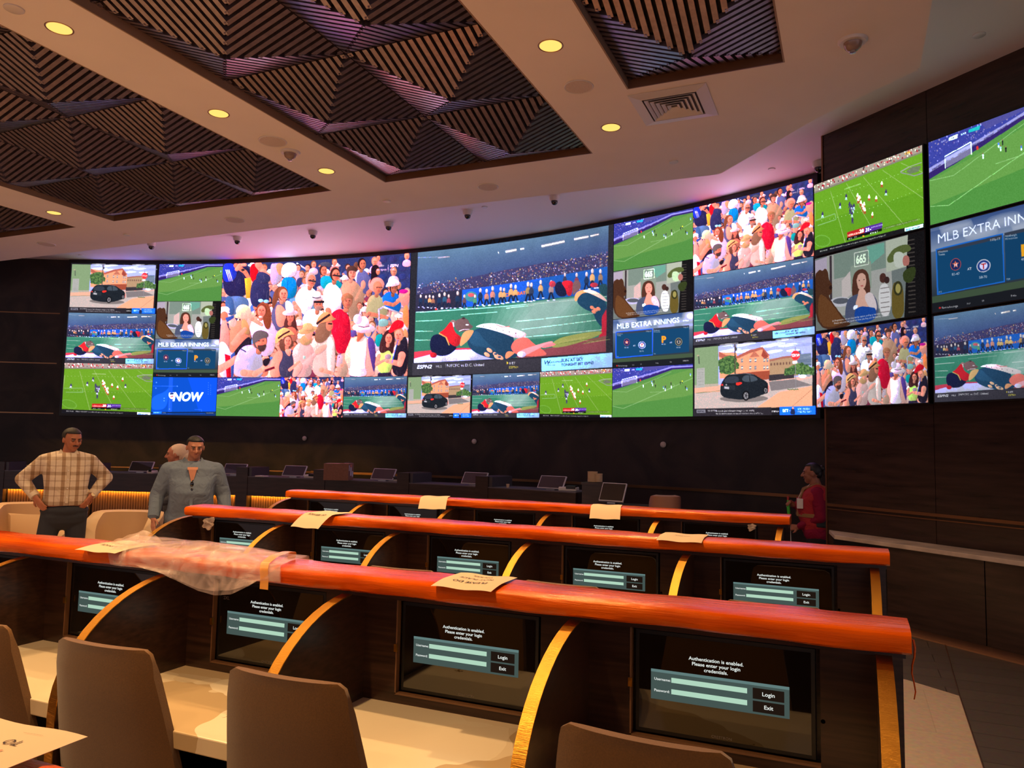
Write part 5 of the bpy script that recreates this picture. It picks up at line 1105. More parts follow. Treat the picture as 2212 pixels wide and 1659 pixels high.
def pic_crowd(w, h):
    c = Cv(w, h, [(96, 122), (1872, 32), (1846, 1196), (48, 1206)], (52, 62, 120))
    c.shading(.28, .07)
    S, S2, S3 = (244, 172, 148), (226, 140, 112), (190, 110, 84)
    SH = (206, 116, 92)
    rng = np.random.default_rng(2)
    # seats and rails
    for X in range(1460, 1880, 96):
        for Y in range(60, 420, 84): c.sm([(X, Y), (X+70, Y-6), (X+80, Y+50), (X+10, Y+56)], (46+rng.integers(20), 62, 132))
    c.fill([(740, 130), (880, 160), (830, 360), (760, 330)], (60, 80, 150)); c.line([(760, 110), (880, 185)], 14, (214, 220, 240)); c.line([(745, 280), (815, 325)], 12, (214, 220, 240))
    def head(x, y, r, sk, hair, face=0, long=False, rx=.82):
        if long: c.sm([(x-r*1.0, y-r*.6), (x, y-r*1.25), (x+r*1.0, y-r*.6), (x+r*1.1, y+r*1.6), (x+r*.4, y+r*2.2), (x-r*.7, y+r*2.2), (x-r*1.15, y+r*1.4)], hair)
        c.limb([(x-r*.1, y+r*.7), (x-r*.15, y+r*1.5)], r*.75, tuple(v*.86 for v in sk)); c.ell(x, y, r*rx*1.05, r*1.18, hair); c.ell(x+face*r*.28, y+r*.2, r*rx*.82, r*.98, sk); c.ell(x+face*r*.28, y+r*.5, r*rx*.6, r*.62, SH, al=.25)
        c.fill([(x+face*r*.3-r*.45, y-r*.02), (x+face*r*.3+r*.45, y-r*.06), (x+face*r*.3+r*.45, y+r*.08), (x+face*r*.3-r*.45, y+r*.12)], (130, 70, 66), .28)
        c.ell(x+face*r*.3-r*.26, y+r*.06, r*.12, r*.07, (50, 30, 34), n=8); c.ell(x+face*r*.3+r*.26, y+r*.04, r*.12, r*.07, (50, 30, 34), n=8); c.line([(x+face*r*.3-r*.42, y-r*.12), (x+face*r*.3-r*.12, y-r*.15)], r*.08, hair); c.line([(x+face*r*.3+r*.12, y-r*.16), (x+face*r*.3+r*.42, y-r*.14)], r*.08, hair)
        c.ell(x+face*r*.45, y+r*.66, r*.26, r*.09, (190, 80, 80)); c.ell(x+face*r*.5, y+r*.3, r*.12, r*.18, SH)
    def hat(x, y, rw, rh, col, band=None, tilt=0):
        c.ell(x, y, rw, rw*.36, col, tilt); c.sm([(x-rw*.55, y+2), (x-rw*.5, y-rh), (x, y-rh*1.2), (x+rw*.5, y-rh), (x+rw*.55, y+2)], tuple(min(255, v+8) for v in col))
        if band: c.line([(x-rw*.55, y-rh*.1), (x, y+rh*.06), (x+rw*.55, y-rh*.1-tilt*8)], rh*.24, band)
        c.ell(x, y+rw*.12, rw*.8, rw*.22, tuple(v*.82 for v in col), tilt, .5)
    # fill: people further back, hardly told apart
    hc = [(70, 44, 44), (150, 96, 66), (200, 160, 120), (40, 28, 34), (180, 150, 150), (120, 70, 54)]; tc_ = [(236, 226, 244), (90, 100, 170), (220, 150, 160), (60, 60, 110), (200, 190, 214), (110, 170, 214), (226, 206, 196), (150, 60, 90), (80, 120, 190), (240, 200, 190)]
    for y in range(150, 1180, 62):
        for k in range(15):
            x = 110+k*124+rng.uniform(-40, 40)+(y % 124)*.5; r = 30+y*.022
            if x > 1850 or (x > 1460 and y < 300): continue
            q = tc_[rng.integers(10)]; c.sm([(x-r*1.7, y+r*4.5), (x-r*1.5, y+r*1.5), (x-r*.4, y+r*.9), (x+r*.4, y+r*.9), (x+r*1.5, y+r*1.5), (x+r*1.7, y+r*4.5)], q)
            h_ = hc[rng.integers(6)]; c.ell(x, y, r*.82, r, h_); sk_ = (S, S2, (250, 190, 170))[rng.integers(3)]; c.ell(x+rng.uniform(-8, 8), y+r*.22, r*.66, r*.8, sk_); c.ell(x, y+r*.1, r*.4, r*.12, (110, 60, 60), al=.4)
            if rng.random() < .5: c.limb([(x-r*1.3, y+r*2), (x-r*.2, y+r*3.2), (x+r*.6, y+r*2.2)], r*.6, sk_, r*.4)
            if rng.random() < .25: c.ell(x, y-r*.45, r*1.3, r*.4, (246, 236, 240)); c.ell(x, y-r*.7, r*.75, r*.6, (250, 240, 246))
    # --- top row
    c.sm([(90, 120), (250, 118), (350, 180), (330, 300), (300, 440), (120, 440), (90, 300)], (42, 38, 88)); c.sm([(92, 118), (200, 118), (222, 230), (170, 300), (92, 296)], (40, 60, 220))
    for k in range(3): c.line([(118+k*14, 180), (150+k*14, 290)], 6, (235, 235, 250))
    c.limb([(210, 140), (290, 200), (325, 260)], 46, S2, 34); c.limb([(215, 175), (240, 135), (290, 130)], 34, S, 28); c.ell(270, 180, 16, 12, (60, 50, 60))
    c.sm([(120, 430), (300, 430), (330, 500), (300, 560), (200, 620), (130, 560)], (96, 130, 190)); c.sm([(110, 430), (180, 430), (200, 620), (120, 600)], (70, 110, 180)); c.fill([(285, 260), (345, 250), (345, 450), (300, 450)], (240, 190, 60))
    c.sm([(330, 118), (405, 118), (410, 290), (340, 300)], (232, 22, 40)); c.sm([(345, 300), (400, 250), (500, 260), (512, 420), (500, 520), (370, 540), (330, 470)], (52, 52, 104)); c.limb([(410, 130), (450, 190), (500, 230)], 66, S, 40); c.sm([(400, 180), (520, 220), (515, 300), (380, 300)], (58, 60, 112))
    c.sm([(515, 120), (560, 112), (640, 110), (650, 200), (600, 300), (520, 330)], (196, 180, 214)); c.sm([(560, 115), (640, 110), (655, 200), (610, 230), (580, 200)], (222, 160, 120)); c.limb([(520, 330), (555, 370)], 30, S, 24)
    c.sm([(630, 110), (750, 102), (768, 180), (740, 240), (610, 255)], (246, 240, 250)); c.sm([(608, 250), (742, 236), (770, 350), (740, 450), (630, 440)], (14, 150, 225)); c.line([(680, 270), (670, 440)], 5, (10, 110, 190))
    # --- second row men
    c.sm([(870, 190), (930, 140), (1000, 150), (1040, 240), (1000, 330), (900, 330)], (58, 66, 132)); head(1010, 175, 44, S2, (70, 44, 44), .8); c.sm([(985, 105), (1050, 95), (1092, 120), (1090, 150), (1010, 140), (980, 130)], (86, 84, 108)); c.sm([(975, 250), (1060, 220), (1200, 300), (1190, 360), (1000, 370)], (20, 176, 200))
    for x, y, r, hr, sh in ((920, 120, 30, (150, 90, 60), (230, 200, 220)), (1120, 100, 30, (180, 110, 70), (235, 150, 150)), (1700, 200, 38, (200, 130, 90), (240, 220, 235)), (1545, 70, 26, (110, 70, 60), (220, 160, 190)), (1510, 100, 36, (200, 150, 120), (230, 200, 225)), (1830, 60, 30, (210, 160, 120), (235, 200, 220))): head(x, y, r, S, hr, .3); c.sm([(x-r*1.6, y+r*3.4), (x-r*1.2, y+r*1.2), (x+r*1.2, y+r*1.2), (x+r*1.6, y+r*3.4)], sh)
    c.sm([(1300, 120), (1345, 90), (1345, 190), (1310, 190)], (130, 80, 66)); c.sm([(1330, 220), (1380, 170), (1440, 200), (1500, 330), (1480, 420), (1340, 390)], (104, 106, 172)); head(1385, 120, 46, (214, 130, 100), (44, 30, 36), .7); c.limb([(1450, 400), (1500, 350), (1480, 310)], 40, S2, 30)
    c.sm([(1445, 290), (1500, 250), (1580, 260), (1620, 330), (1560, 400), (1460, 380)], (240, 170, 160)); c.sm([(1480, 250), (1470, 160), (1520, 125), (1560, 160), (1545, 250), (1490, 260), (1455, 330)], (40, 26, 38)); c.ell(1545, 200, 20, 30, S2)
    c.text(1530, 190, 'us open', 30, (240, 225, 240), .02, .2); c.line([(1645, 135), (1645, 205)], 4, (240, 235, 245)); c.text(1662, 160, 'ESPN', 36, (245, 240, 250), .04, .25); c.text(1660, 190, 'LIVE', 24, (235, 225, 240), .02, .1); c.ell(1580, 145, 26, 10, (230, 225, 240), al=.7)
    # white polo, grey hair
    c.sm([(750, 420), (800, 350), (840, 330), (920, 350), (960, 400), (930, 480), (860, 620), (800, 580), (750, 480)], (250, 246, 255)); head(893, 265, 58, S2, (196, 180, 184), .6); c.line([(870, 275), (945, 285)], 14, (60, 50, 60)); c.limb([(740, 490), (790, 560), (800, 630)], 38, S, 30)
    # white shirt dark hair
    c.sm([(1005, 420), (1040, 320), (1090, 290), (1150, 330), (1200, 400), (1180, 560), (1130, 620), (1030, 620)], (252, 248, 255)); head(1125, 215, 56, S2, (66, 42, 40), .6); c.line([(1100, 226), (1190, 238)], 15, (50, 40, 48)); c.limb([(1050, 500), (1070, 560)], 70, (246, 240, 252), 60); c.limb([(1060, 560), (1090, 640)], 56, S2, 40)
    # youth in tan hoodie
    c.sm([(1178, 340), (1230, 280), (1300, 270), (1370, 330), (1420, 440), (1380, 520), (1340, 660), (1270, 660), (1200, 420)], (206, 160, 132)); head(1285, 205, 54, S, (86, 54, 50), .55); c.sm([(1228, 200), (1240, 150), (1290, 132), (1338, 160), (1338, 200), (1290, 180)], (96, 62, 58)); c.limb([(1340, 460), (1400, 330)], 50, (206, 160, 132), 30); c.ell(1400, 320, 24, 40, S)
    # bald man khaki + blue polo woman
    c.sm([(1425, 560), (1450, 440), (1520, 410), (1600, 460), (1660, 600), (1560, 650), (1440, 620)], (192, 186, 140)); head(1540, 350, 52, (226, 140, 110), (226, 140, 110), .5); c.line([(1530, 345), (1590, 352)], 8, (120, 80, 70)); c.limb([(1460, 600), (1560, 620), (1640, 640)], 42, S2, 30)
    c.sm([(1585, 440), (1640, 390), (1720, 400), (1780, 460), (1770, 600), (1680, 580), (1600, 520)], (24, 120, 226)); head(1700, 360, 46, (190, 110, 84), (50, 34, 40), .3); c.sm([(1615, 350), (1650, 290), (1700, 268), (1750, 290), (1768, 330), (1700, 345), (1640, 345)], (250, 244, 252)); c.limb([(1620, 500), (1700, 520), (1790, 460)], 40, S2, 30)
    c.sm([(1740, 430), (1790, 380), (1860, 380), (1858, 520), (1800, 560)], (238, 160, 150)); c.ell(1800, 395, 46, 20, (210, 30, 160)); c.sm([(1790, 560), (1850, 500), (1858, 760), (1800, 700)], (244, 150, 90)); c.limb([(1740, 480), (1810, 440), (1850, 410)], 30, S, 24)
    c.limb([(1560, 640), (1556, 560), (1600, 535), (1790, 610)], 16, (205, 205, 225))
    # woman with sunglasses on head, pink hat woman etc.
    head(1365, 520, 30, S, (150, 90, 70)); 
    c.sm([(540, 520), (590, 470), (650, 470), (700, 560), (660, 760), (560, 760), (525, 640)], (104, 98, 150)); c.sm([(530, 480), (560, 360), (620, 325), (668, 345), (600, 430), (570, 500), (540, 560)], (140, 78, 56)); head(632, 400, 56, S, (150, 84, 60), .5); c.sm([(560, 520), (620, 500), (680, 600), (650, 720), (575, 720)], S); c.sm([(640, 460), (720, 480), (760, 620), (700, 720)], (250, 240, 248)); c.limb([(700, 600), (760, 520)], 44, S, 34)
    c.sm([(330, 700), (390, 640), (480, 640), (580, 720), (560, 960), (480, 1010), (420, 980), (345, 820)], (238, 218, 246)); c.sm([(400, 520), (450, 470), (510, 500), (530, 620), (520, 740), (470, 740), (440, 600), (400, 640), (385, 580)], (166, 80, 54)); head(440, 560, 56, (248, 160, 136), (150, 70, 50), -.1); c.ell(432, 470, 24, 16, (190, 236, 250)); c.ell(482, 476, 24, 16, (170, 226, 246)); c.limb([(350, 640), (440, 700)], 50, S, 34); c.ell(430, 625, 20, 7, (250, 230, 230))
    # man w white fedora
    c.sm([(810, 660), (850, 570), (920, 540), (1010, 570), (1050, 640), (980, 720), (840, 720)], (252, 248, 255)); head(965, 500, 56, S2, (150, 130, 130), .2); c.ell(965, 540, 34, 24, (170, 140, 140), al=.6); c.line([(925, 480), (1025, 480)], 22, (40, 30, 40)); hat(950, 440, 76, 52, (244, 238, 246), (60, 50, 66), -.08)
    # small white hat woman
    c.sm([(640, 760), (650, 640), (700, 600), (760, 640), (770, 800), (700, 840)], (96, 50, 50)); head(705, 620, 48, (226, 130, 110), (90, 44, 44), 0); c.sm([(655, 720), (760, 720), (780, 860), (660, 860)], (214, 120, 100)); hat(703, 585, 72, 46, (248, 228, 240), None, -.05)
    # beige round hat woman, back to us
    c.sm([(150, 760), (200, 660), (300, 660), (345, 790), (340, 900), (160, 990), (150, 900)], (232, 150, 122)); c.sm([(255, 640), (310, 660), (345, 800), (260, 780)], (222, 164, 110)); c.sm([(190, 960), (320, 800), (350, 850), (340, 930), (170, 1010)], (44, 34, 52)); c.limb([(190, 880), (240, 800), (290, 740)], 54, S, 36); hat(292, 612, 96, 78, (250, 224, 200), None, -.1); c.ell(275, 575, 66, 66, (250, 226, 202)); c.ell(180, 680, 36, 44, (246, 200, 190))
    # left edge
    c.sm([(70, 700), (110, 640), (150, 760), (150, 960), (70, 1000)], (240, 170, 160)); c.sm([(72, 560), (160, 575), (150, 600), (72, 600)], (250, 245, 255)); c.ell(110, 560, 44, 30, (248, 244, 255)); c.ell(105, 620, 34, 44, S2); c.fill([(115, 640), (190, 610), (190, 640), (130, 680)], (60, 90, 190)); c.sm([(52, 880), (110, 860), (180, 1000), (170, 1206), (48, 1206)], (240, 236, 250)); c.fill([(110, 980), (160, 1000), (166, 1206), (128, 1206)], (224, 20, 50)); c.fill([(165, 990), (200, 960), (210, 1100), (180, 1206), (166, 1206)], (60, 90, 180)); c.limb([(60, 1130), (170, 1060), (230, 1010)], 74, (250, 180, 160), 46); c.ell(215, 1025, 40, 26, (250, 180, 160))
    # red shirt man
    c.sm([(1085, 600), (1130, 560), (1190, 545), (1260, 600), (1285, 760), (1270, 960), (1150, 985), (1120, 860), (1080, 720)], (226, 24, 62)); head(1245, 470, 62, S2, (178, 112, 84), .35); c.sm([(1185, 470), (1190, 420), (1240, 395), (1300, 420), (1305, 460), (1250, 440), (1200, 480)], (190, 126, 92)); c.sm([(1190, 560), (1230, 540), (1270, 560), (1240, 590)], S2); c.sm([(1150, 985), (1270, 960), (1280, 1060), (1250, 1196), (1150, 1196)], (206, 170, 150)); c.line([(1260, 620), (1262, 700)], 4, (150, 10, 40)); c.fill([(1155, 990), (1208, 990), (1200, 1100), (1142, 1100)], (210, 190, 205)); c.ell(1170, 1010, 6, 8, (110, 90, 110)); c.ell(1196, 1085, 18, 14, S)
    # straw wide hat woman beige blouse
    c.sm([(900, 880), (950, 790), (1010, 770), (1100, 790), (1130, 860), (1136, 1060), (1120, 1200), (940, 1200), (900, 1080)], (222, 206, 200)); c.sm([(940, 770), (970, 690), (1040, 660), (1100, 700), (1090, 790), (1010, 880), (930, 860)], (156, 108, 86)); c.sm([(1045, 800), (1130, 840), (1130, 1196), (1060, 1196)], (240, 226, 222)); c.ell(1075, 705, 34, 54, S2); c.line([(1060, 688), (1100, 690)], 16, (60, 40, 44)); c.sm([(940, 710), (965, 620), (1030, 568), (1090, 590), (1110, 630), (1150, 645), (1070, 668), (990, 680)], (226, 168, 112)); c.line([(950, 690), (1020, 640), (1080, 600)], 22, (60, 42, 46)); c.limb([(1000, 1130), (1110, 1165)], 48, S, 28)
    # second straw hat woman pink blouse
    c.sm([(715, 960), (770, 880), (830, 850), (900, 880), (930, 960), (910, 1080), (905, 1204), (730, 1204)], (236, 196, 194)); c.sm([(790, 840), (830, 790), (900, 800), (910, 860), (860, 900), (800, 880)], (214, 170, 120)); c.ell(880, 790, 34, 50, (240, 170, 146)); hat(868, 750, 92, 62, (230, 186, 130), None, -.28); c.limb([(830, 1090), (930, 990), (985, 920)], 52, (236, 196, 194), 30); c.sm([(925, 960), (985, 900), (1062, 880), (1040, 930), (960, 990)], (252, 190, 172)); c.fill([(825, 996), (850, 994), (850, 1026), (825, 1028)], (190, 220, 215)); c.sm([(730, 1060), (800, 1040), (830, 1100), (760, 1200), (720, 1200)], (244, 190, 178))
    # straw hat woman navy vest
    c.sm([(560, 980), (620, 930), (690, 940), (740, 1010), (730, 1204), (600, 1204)], (72, 68, 104)); c.sm([(520, 1080), (560, 970), (620, 930), (640, 1000), (590, 1100), (620, 1204), (510, 1204)], (248, 168, 146)); c.sm([(600, 860), (650, 820), (740, 850), (730, 910), (640, 960), (600, 920)], (120, 72, 60)); head(680, 850, 48, (244, 160, 136), (130, 80, 64), .2); c.sm([(640, 930), (720, 930), (700, 1020)], (248, 176, 152)); c.sm([(560, 900), (570, 780), (640, 716), (710, 750), (756, 800), (700, 790), (620, 830)], (238, 200, 130)); c.line([(590, 830), (640, 790), (700, 758)], 16, (66, 44, 50)); c.limb([(700, 1130), (790, 1050)], 30, S, 20)
    # bearded man grey shirt on phone
    c.sm([(190, 1080), (230, 950), (300, 890), (400, 900), (440, 980), (455, 1100), (450, 1206), (190, 1206)], (206, 202, 232)); c.line([(250, 930), (300, 960)], 12, (90, 90, 130)); c.sm([(350, 880), (400, 870), (430, 900), (380, 930)], S2); head(425, 850, 72, S2, (104, 88, 92), .5, rx=.9); c.sm([(350, 850), (360, 780), (420, 745), (500, 770), (505, 820), (430, 830), (385, 880)], (112, 98, 104)); c.sm([(395, 890), (440, 900), (490, 880), (470, 950), (420, 960)], (80, 54, 54)); c.limb([(280, 1160), (380, 1170), (460, 1120)], 70, (246, 176, 152), 40); c.ell(480, 1110, 44, 26, (250, 180, 156)); c.line([(470, 1140), (560, 1106)], 22, (110, 30, 50)); c.sm([(445, 1030), (530, 1010), (500, 1090), (460, 1100)], (40, 30, 44))
    # woman in white tank top with cowboy hat
    c.sm([(1210, 1010), (1270, 860), (1290, 820), (1420, 800), (1470, 870), (1530, 1150), (1500, 1196), (1240, 1196), (1270, 1120)], (252, 196, 186)); c.sm([(1278, 880), (1290, 840), (1310, 836), (1330, 870), (1400, 868), (1420, 830), (1440, 836), (1430, 1000), (1420, 1110), (1460, 1196), (1255, 1196), (1290, 1090)], (255, 246, 255)); c.sm([(1340, 860), (1350, 770), (1400, 760), (1420, 800), (1350, 870)], (206, 110, 80)); c.ell(1410, 735, 112, 46, (255, 240, 250), .08); c.sm([(1350, 720), (1365, 640), (1410, 616), (1450, 640), (1470, 720)], (255, 244, 252)); c.line([(1350, 712), (1410, 728), (1465, 716)], 12, (170, 120, 150)); c.ell(1410, 765, 84, 20, (226, 190, 214), .05, .6); c.line([(1262, 1124), (1450, 1130)], 5, (230, 210, 235))
    c.sm([(1455, 860), (1500, 790), (1530, 740), (1535, 800), (1500, 900)], (250, 180, 160)); c.ell(1350, 650, 44, 50, (244, 236, 250)); c.sm([(1430, 800), (1530, 850), (1520, 1180), (1490, 1100)], (96, 66, 160)); c.sm([(1275, 780), (1330, 740), (1340, 800), (1290, 830)], (110, 80, 170))
    # green cap, brunette, red cap man
    c.sm([(1520, 820), (1560, 790), (1600, 800), (1590, 900), (1530, 920)], (16, 176, 184)); c.ell(1590, 740, 40, 50, (240, 170, 150)); c.sm([(1548, 700), (1560, 655), (1620, 645), (1658, 680), (1640, 720), (1560, 725)], (150, 206, 206)); c.sm([(1545, 1000), (1600, 950), (1690, 930), (1700, 1020), (1680, 1170), (1550, 1170)], (214, 240, 130)); c.sm([(1555, 960), (1580, 830), (1640, 745), (1710, 760), (1720, 880), (1690, 1000), (1660, 940), (1600, 980)], (78, 40, 44)); head(1655, 830, 50, (246, 166, 140), (78, 40, 44), .1); c.limb([(1560, 1000), (1540, 1080), (1620, 1040)], 44, S, 30); c.fill([(1550, 1165), (1680, 1160), (1680, 1196), (1550, 1196)], (50, 40, 70))
    c.sm([(1740, 900), (1780, 830), (1850, 820), (1852, 1194), (1690, 1194), (1700, 1010)], (40, 34, 52)); head(1760, 800, 56, (250, 172, 150), (220, 150, 110), -.4); c.sm([(1645, 775), (1690, 690), (1740, 660), (1810, 680), (1800, 740), (1730, 750), (1680, 790)], (232, 26, 48)); c.limb([(1790, 1000), (1770, 1080), (1640, 1050)], 74, (250, 172, 150), 40); c.line([(1750, 850), (1690, 1070)], 8, (60, 100, 220)); c.sm([(1810, 730), (1850, 780), (1850, 850), (1800, 800)], (220, 160, 110)); c.ell(1650, 1010, 34, 26, (180, 150, 170))
    # colour variation of cloth folds
    for k in range(900):
        x, y = rng.uniform(80, 1850), rng.uniform(120, 1190); c.line([(x, y), (x+rng.uniform(-16, 16), y+rng.uniform(12, 60))], rng.uniform(2, 7), (110, 60, 90) if k % 3 else (255, 225, 225), .13)
    c.blur(1); c.grain(4); return c.out()

HDR = 4.5
PICS = {'soccer': pic_soccer, 'band': pic_band, 'street': pic_street, '665': pic_665, 'mlb': pic_mlb, 'gridiron': pic_gridiron, 'now': pic_now, 'crowd': pic_crowd}
SRC = {}
def get_pic(k, w, h):
    """render once at full detail, then area-sample down"""
    if k not in SRC:
        if k in ('crowd', 'band'): SRC[k] = PICS[k](560, 316)
        else: SRC[k] = PICS[k](400, 226)
    a = SRC[k]; H, W = a.shape[:2]
    if (w, h) == (W, H): return a
    ys = np.clip(((np.arange(h)+.5)*H/h), 0, H-1); xs = np.clip(((np.arange(w)+.5)*W/w), 0, W-1)
    k_ = max(1, int(round(W/w)))
    acc = 0
    for dy in range(k_):
        for dx in range(k_):
            yy = np.clip((ys+(dy-(k_-1)/2)).astype(int), 0, H-1); xx = np.clip((xs+(dx-(k_-1)/2)).astype(int), 0, W-1); acc = acc+a[yy][:, xx]
    return acc/(k_*k_)
def pic_mesh(name, img, fn, mat, parent, label, boost=(1, 1, 1), gam=1.0):
    h, w = img.shape[:2]
    u = np.linspace(0, 1, w); v = np.linspace(1, 0, h)
    U_, V_ = np.meshgrid(u, v); co = fn(U_.ravel(), V_.ravel()); off = np.array(parent.location) if parent else 0
    me = bpy.data.meshes.new(name); me.vertices.add(w*h); me.vertices.foreach_set('co', (co-off).astype(np.float32).ravel())
    i = np.arange(w*h).reshape(h, w); q = np.stack([i[:-1, :-1], i[1:, :-1], i[1:, 1:], i[:-1, 1:]], -1).reshape(-1, 4)
    me.loops.add(q.size); me.loops.foreach_set('vertex_index', q.ravel().astype(np.int32)); me.polygons.add(len(q)); me.polygons.foreach_set('loop_start', (np.arange(len(q))*4).astype(np.int32)); me.polygons.foreach_set('loop_total', np.full(len(q), 4, np.int32))
    c = img.reshape(-1, 3)/255; c = np.where(c <= .04045, c/12.92, ((c+.055)/1.055)**2.4)*np.array(boost)
    t_ = np.clip((c-.62)/.30, 0, 1); c = c*(1+np.array((3.3, 6.0, 7.0))*t_*t_*(3-2*t_))   # screen highlights are brighter than the camera can hold
    at = me.color_attributes.new('pic', 'FLOAT_COLOR', 'POINT'); at.data.foreach_set('color', np.c_[c, np.ones(len(c))].astype(np.float32).ravel())
    me.materials.append(mat); me.update(); me.validate()
    o = bpy.data.objects.new(name, me); COL.objects.link(o); o.parent = parent; o['label'] = label; return o

# ------------------------------------------------------------------ the curved video wall
VW = empty('video_wall', (*arc(0, CR), 3.6), 'huge curved video wall of many sports pictures above the tellers', 'video wall')
mb = arc_slab(-7.17, 7.20, CR+.012, CR+.10, 2.075, CU-.012, 70); mb.build('black_frame', NEARBLACK, VW)
Z0, Z1 = 2.12, 5.125; q4, q3 = (Z1-Z0)/4, (Z1-Z0)/3
def arcfn(s0, s1, z0, z1):
    def f(u, v):
        s = s0+(s1-s0)*u; t = s/CR; return np.c_[CX+CR*np.sin(t), CY+CR*np.cos(t), z0+(z1-z0)*v]
    return f
S0, S1, S2_, S3_, S4, S5, S6 = -7.12, -5.345, -4.005, .02, 4.02, 5.375, 7.15
gp = .012
WALLP = [('street', S0, S1-.03, 2, 3, 3, 'car and stop sign picture, top left of the video wall'), ('band', S0, S1-.0, 1, 2, 3, 'marching band picture, second down at the left end'), ('gridiron', S0, S1, 0, 1, 3, 'american football picture, bottom left of the video wall'),
         ('soccer', S1, S2_, 3, 4, 4, 'soccer picture next to the top left corner'), ('665', S1, S2_, 2, 3, 4, 'woman and bear picture under the left soccer picture'), ('mlb', S1, S2_, 1, 2, 4, 'blue baseball schedule picture at the left'), ('now', S1, S2_, 0, 1, 4, 'plain blue picture with white NOW lettering'),
         ('crowd', S2_, S3_, 1, 4, 4, 'largest crowd picture, left of the centre'), ('soccer', S2_, S2_+1.342, 0, 1, 4, 'small soccer picture in the bottom strip'), ('crowd', S2_+1.342, S2_+2.683, 0, 1, 4, 'small crowd picture in the bottom strip'), ('band', S2_+2.683, S3_, 0, 1, 4, 'small marching band picture, left one in the bottom strip'),
         ('bandbig', S3_, S4, 1, 4, 4, 'largest marching band picture, right of the centre'), ('street', S3_, S3_+1.333, 0, 1, 4, 'small car picture in the bottom strip'), ('band', S3_+1.333, S3_+2.667, 0, 1, 4, 'small marching band picture, right one in the bottom strip'), ('gridiron', S3_+2.667, S4, 0, 1, 4, 'small american football picture in the bottom strip'),
         ('soccer', S4, S5, 3, 4, 4, 'upper soccer picture of the right column'), ('665', S4, S5, 2, 3, 4, 'woman and bear picture in the right column'), ('mlb', S4, S5, 1, 2, 4, 'blue baseball schedule picture in the right column'), ('soccer', S4, S5, 0, 1, 4, 'lower soccer picture of the right column'),
         ('crowd', S5, S6, 2, 3, 3, 'crowd picture at the top right end'), ('band', S5, S6, 1, 2, 3, 'marching band picture in the middle of the right end'), ('street', S5, S6, 0, 1, 3, 'car and stop sign picture, bottom right of the video wall')]
SRC['bandbig'] = pic_band(560, 316, True)
for k, a, b, r0, r1, dv, l in WALLP:
    hz = (Z1-Z0)/dv; big = (b-a) > 3
    W_ = 560 if big else (300 if a > 5 else 240 if dv == 3 else 200); H_ = int(W_*(316/560))
    pic_mesh('picture', get_pic(k, W_, H_), arcfn(a+gp/3, b-gp/3, Z0+hz*r0+gp/3, Z0+hz*r1-gp/3), LEDB if k == 'crowd' else LEDP, VW, l, (1.05, 1, 1.02) if k != 'crowd' else (1.1, .92, .95))
# ------------------------------------------------------------------ six televisions on the right wall
tv = [(0, 2, 'gridiron', 'television showing american football, top left on the right wall'), (0, 1, '665', 'television showing a woman and a bear, middle left on the right wall'), (0, 0, 'crowd', 'television showing a crowd in sun hats, bottom left on the right wall'),
      (1, 2, 'soccer', 'television showing soccer, top right and cut off by the frame'), (1, 1, 'mlb', 'television showing the blue baseball schedule, cut off by the frame'), (1, 0, 'band', 'television showing the marching band, bottom right and cut off by the frame')]
for cx_, ry, k, l in tv:
    s0 = -.035+cx_*1.382; s1 = s0+1.340; z0 = 2.135+ry*.838; z1 = z0+.828
    if ry == 2: z1 += .0
    t = empty('television', wp((s0+s1)/2, .06, (z0+z1)/2), l, 'television', 'televisions on the right wall')
    m = MB(); wbox(m, s0, s1, .03, .098, z0, z1); m.build('housing', NEARBLACK, t)
    m = MB(); wbox(m, s0+.35, s1-.35, 0, .03, z0+.2, z1-.2); m.build('wall_bracket', NEARBLACK, t)
    def f(u, v, s0=s0, s1=s1, z0=z0, z1=z1):
        s = s0+.012+(s1-s0-.024)*u; z = z0+.012+(z1-z0-.024)*v
        return np.c_[A0.x+DV.x*s+NV.x*.1, A0.y+DV.y*s+NV.y*.1, z]
    pic_mesh('screen_picture', get_pic(k, 380, 214), f, LEDP, t, l.replace('television showing', 'picture of'), (.92, 1.0, .92) if k in ('gridiron', 'soccer') else (.72, .72, .74))
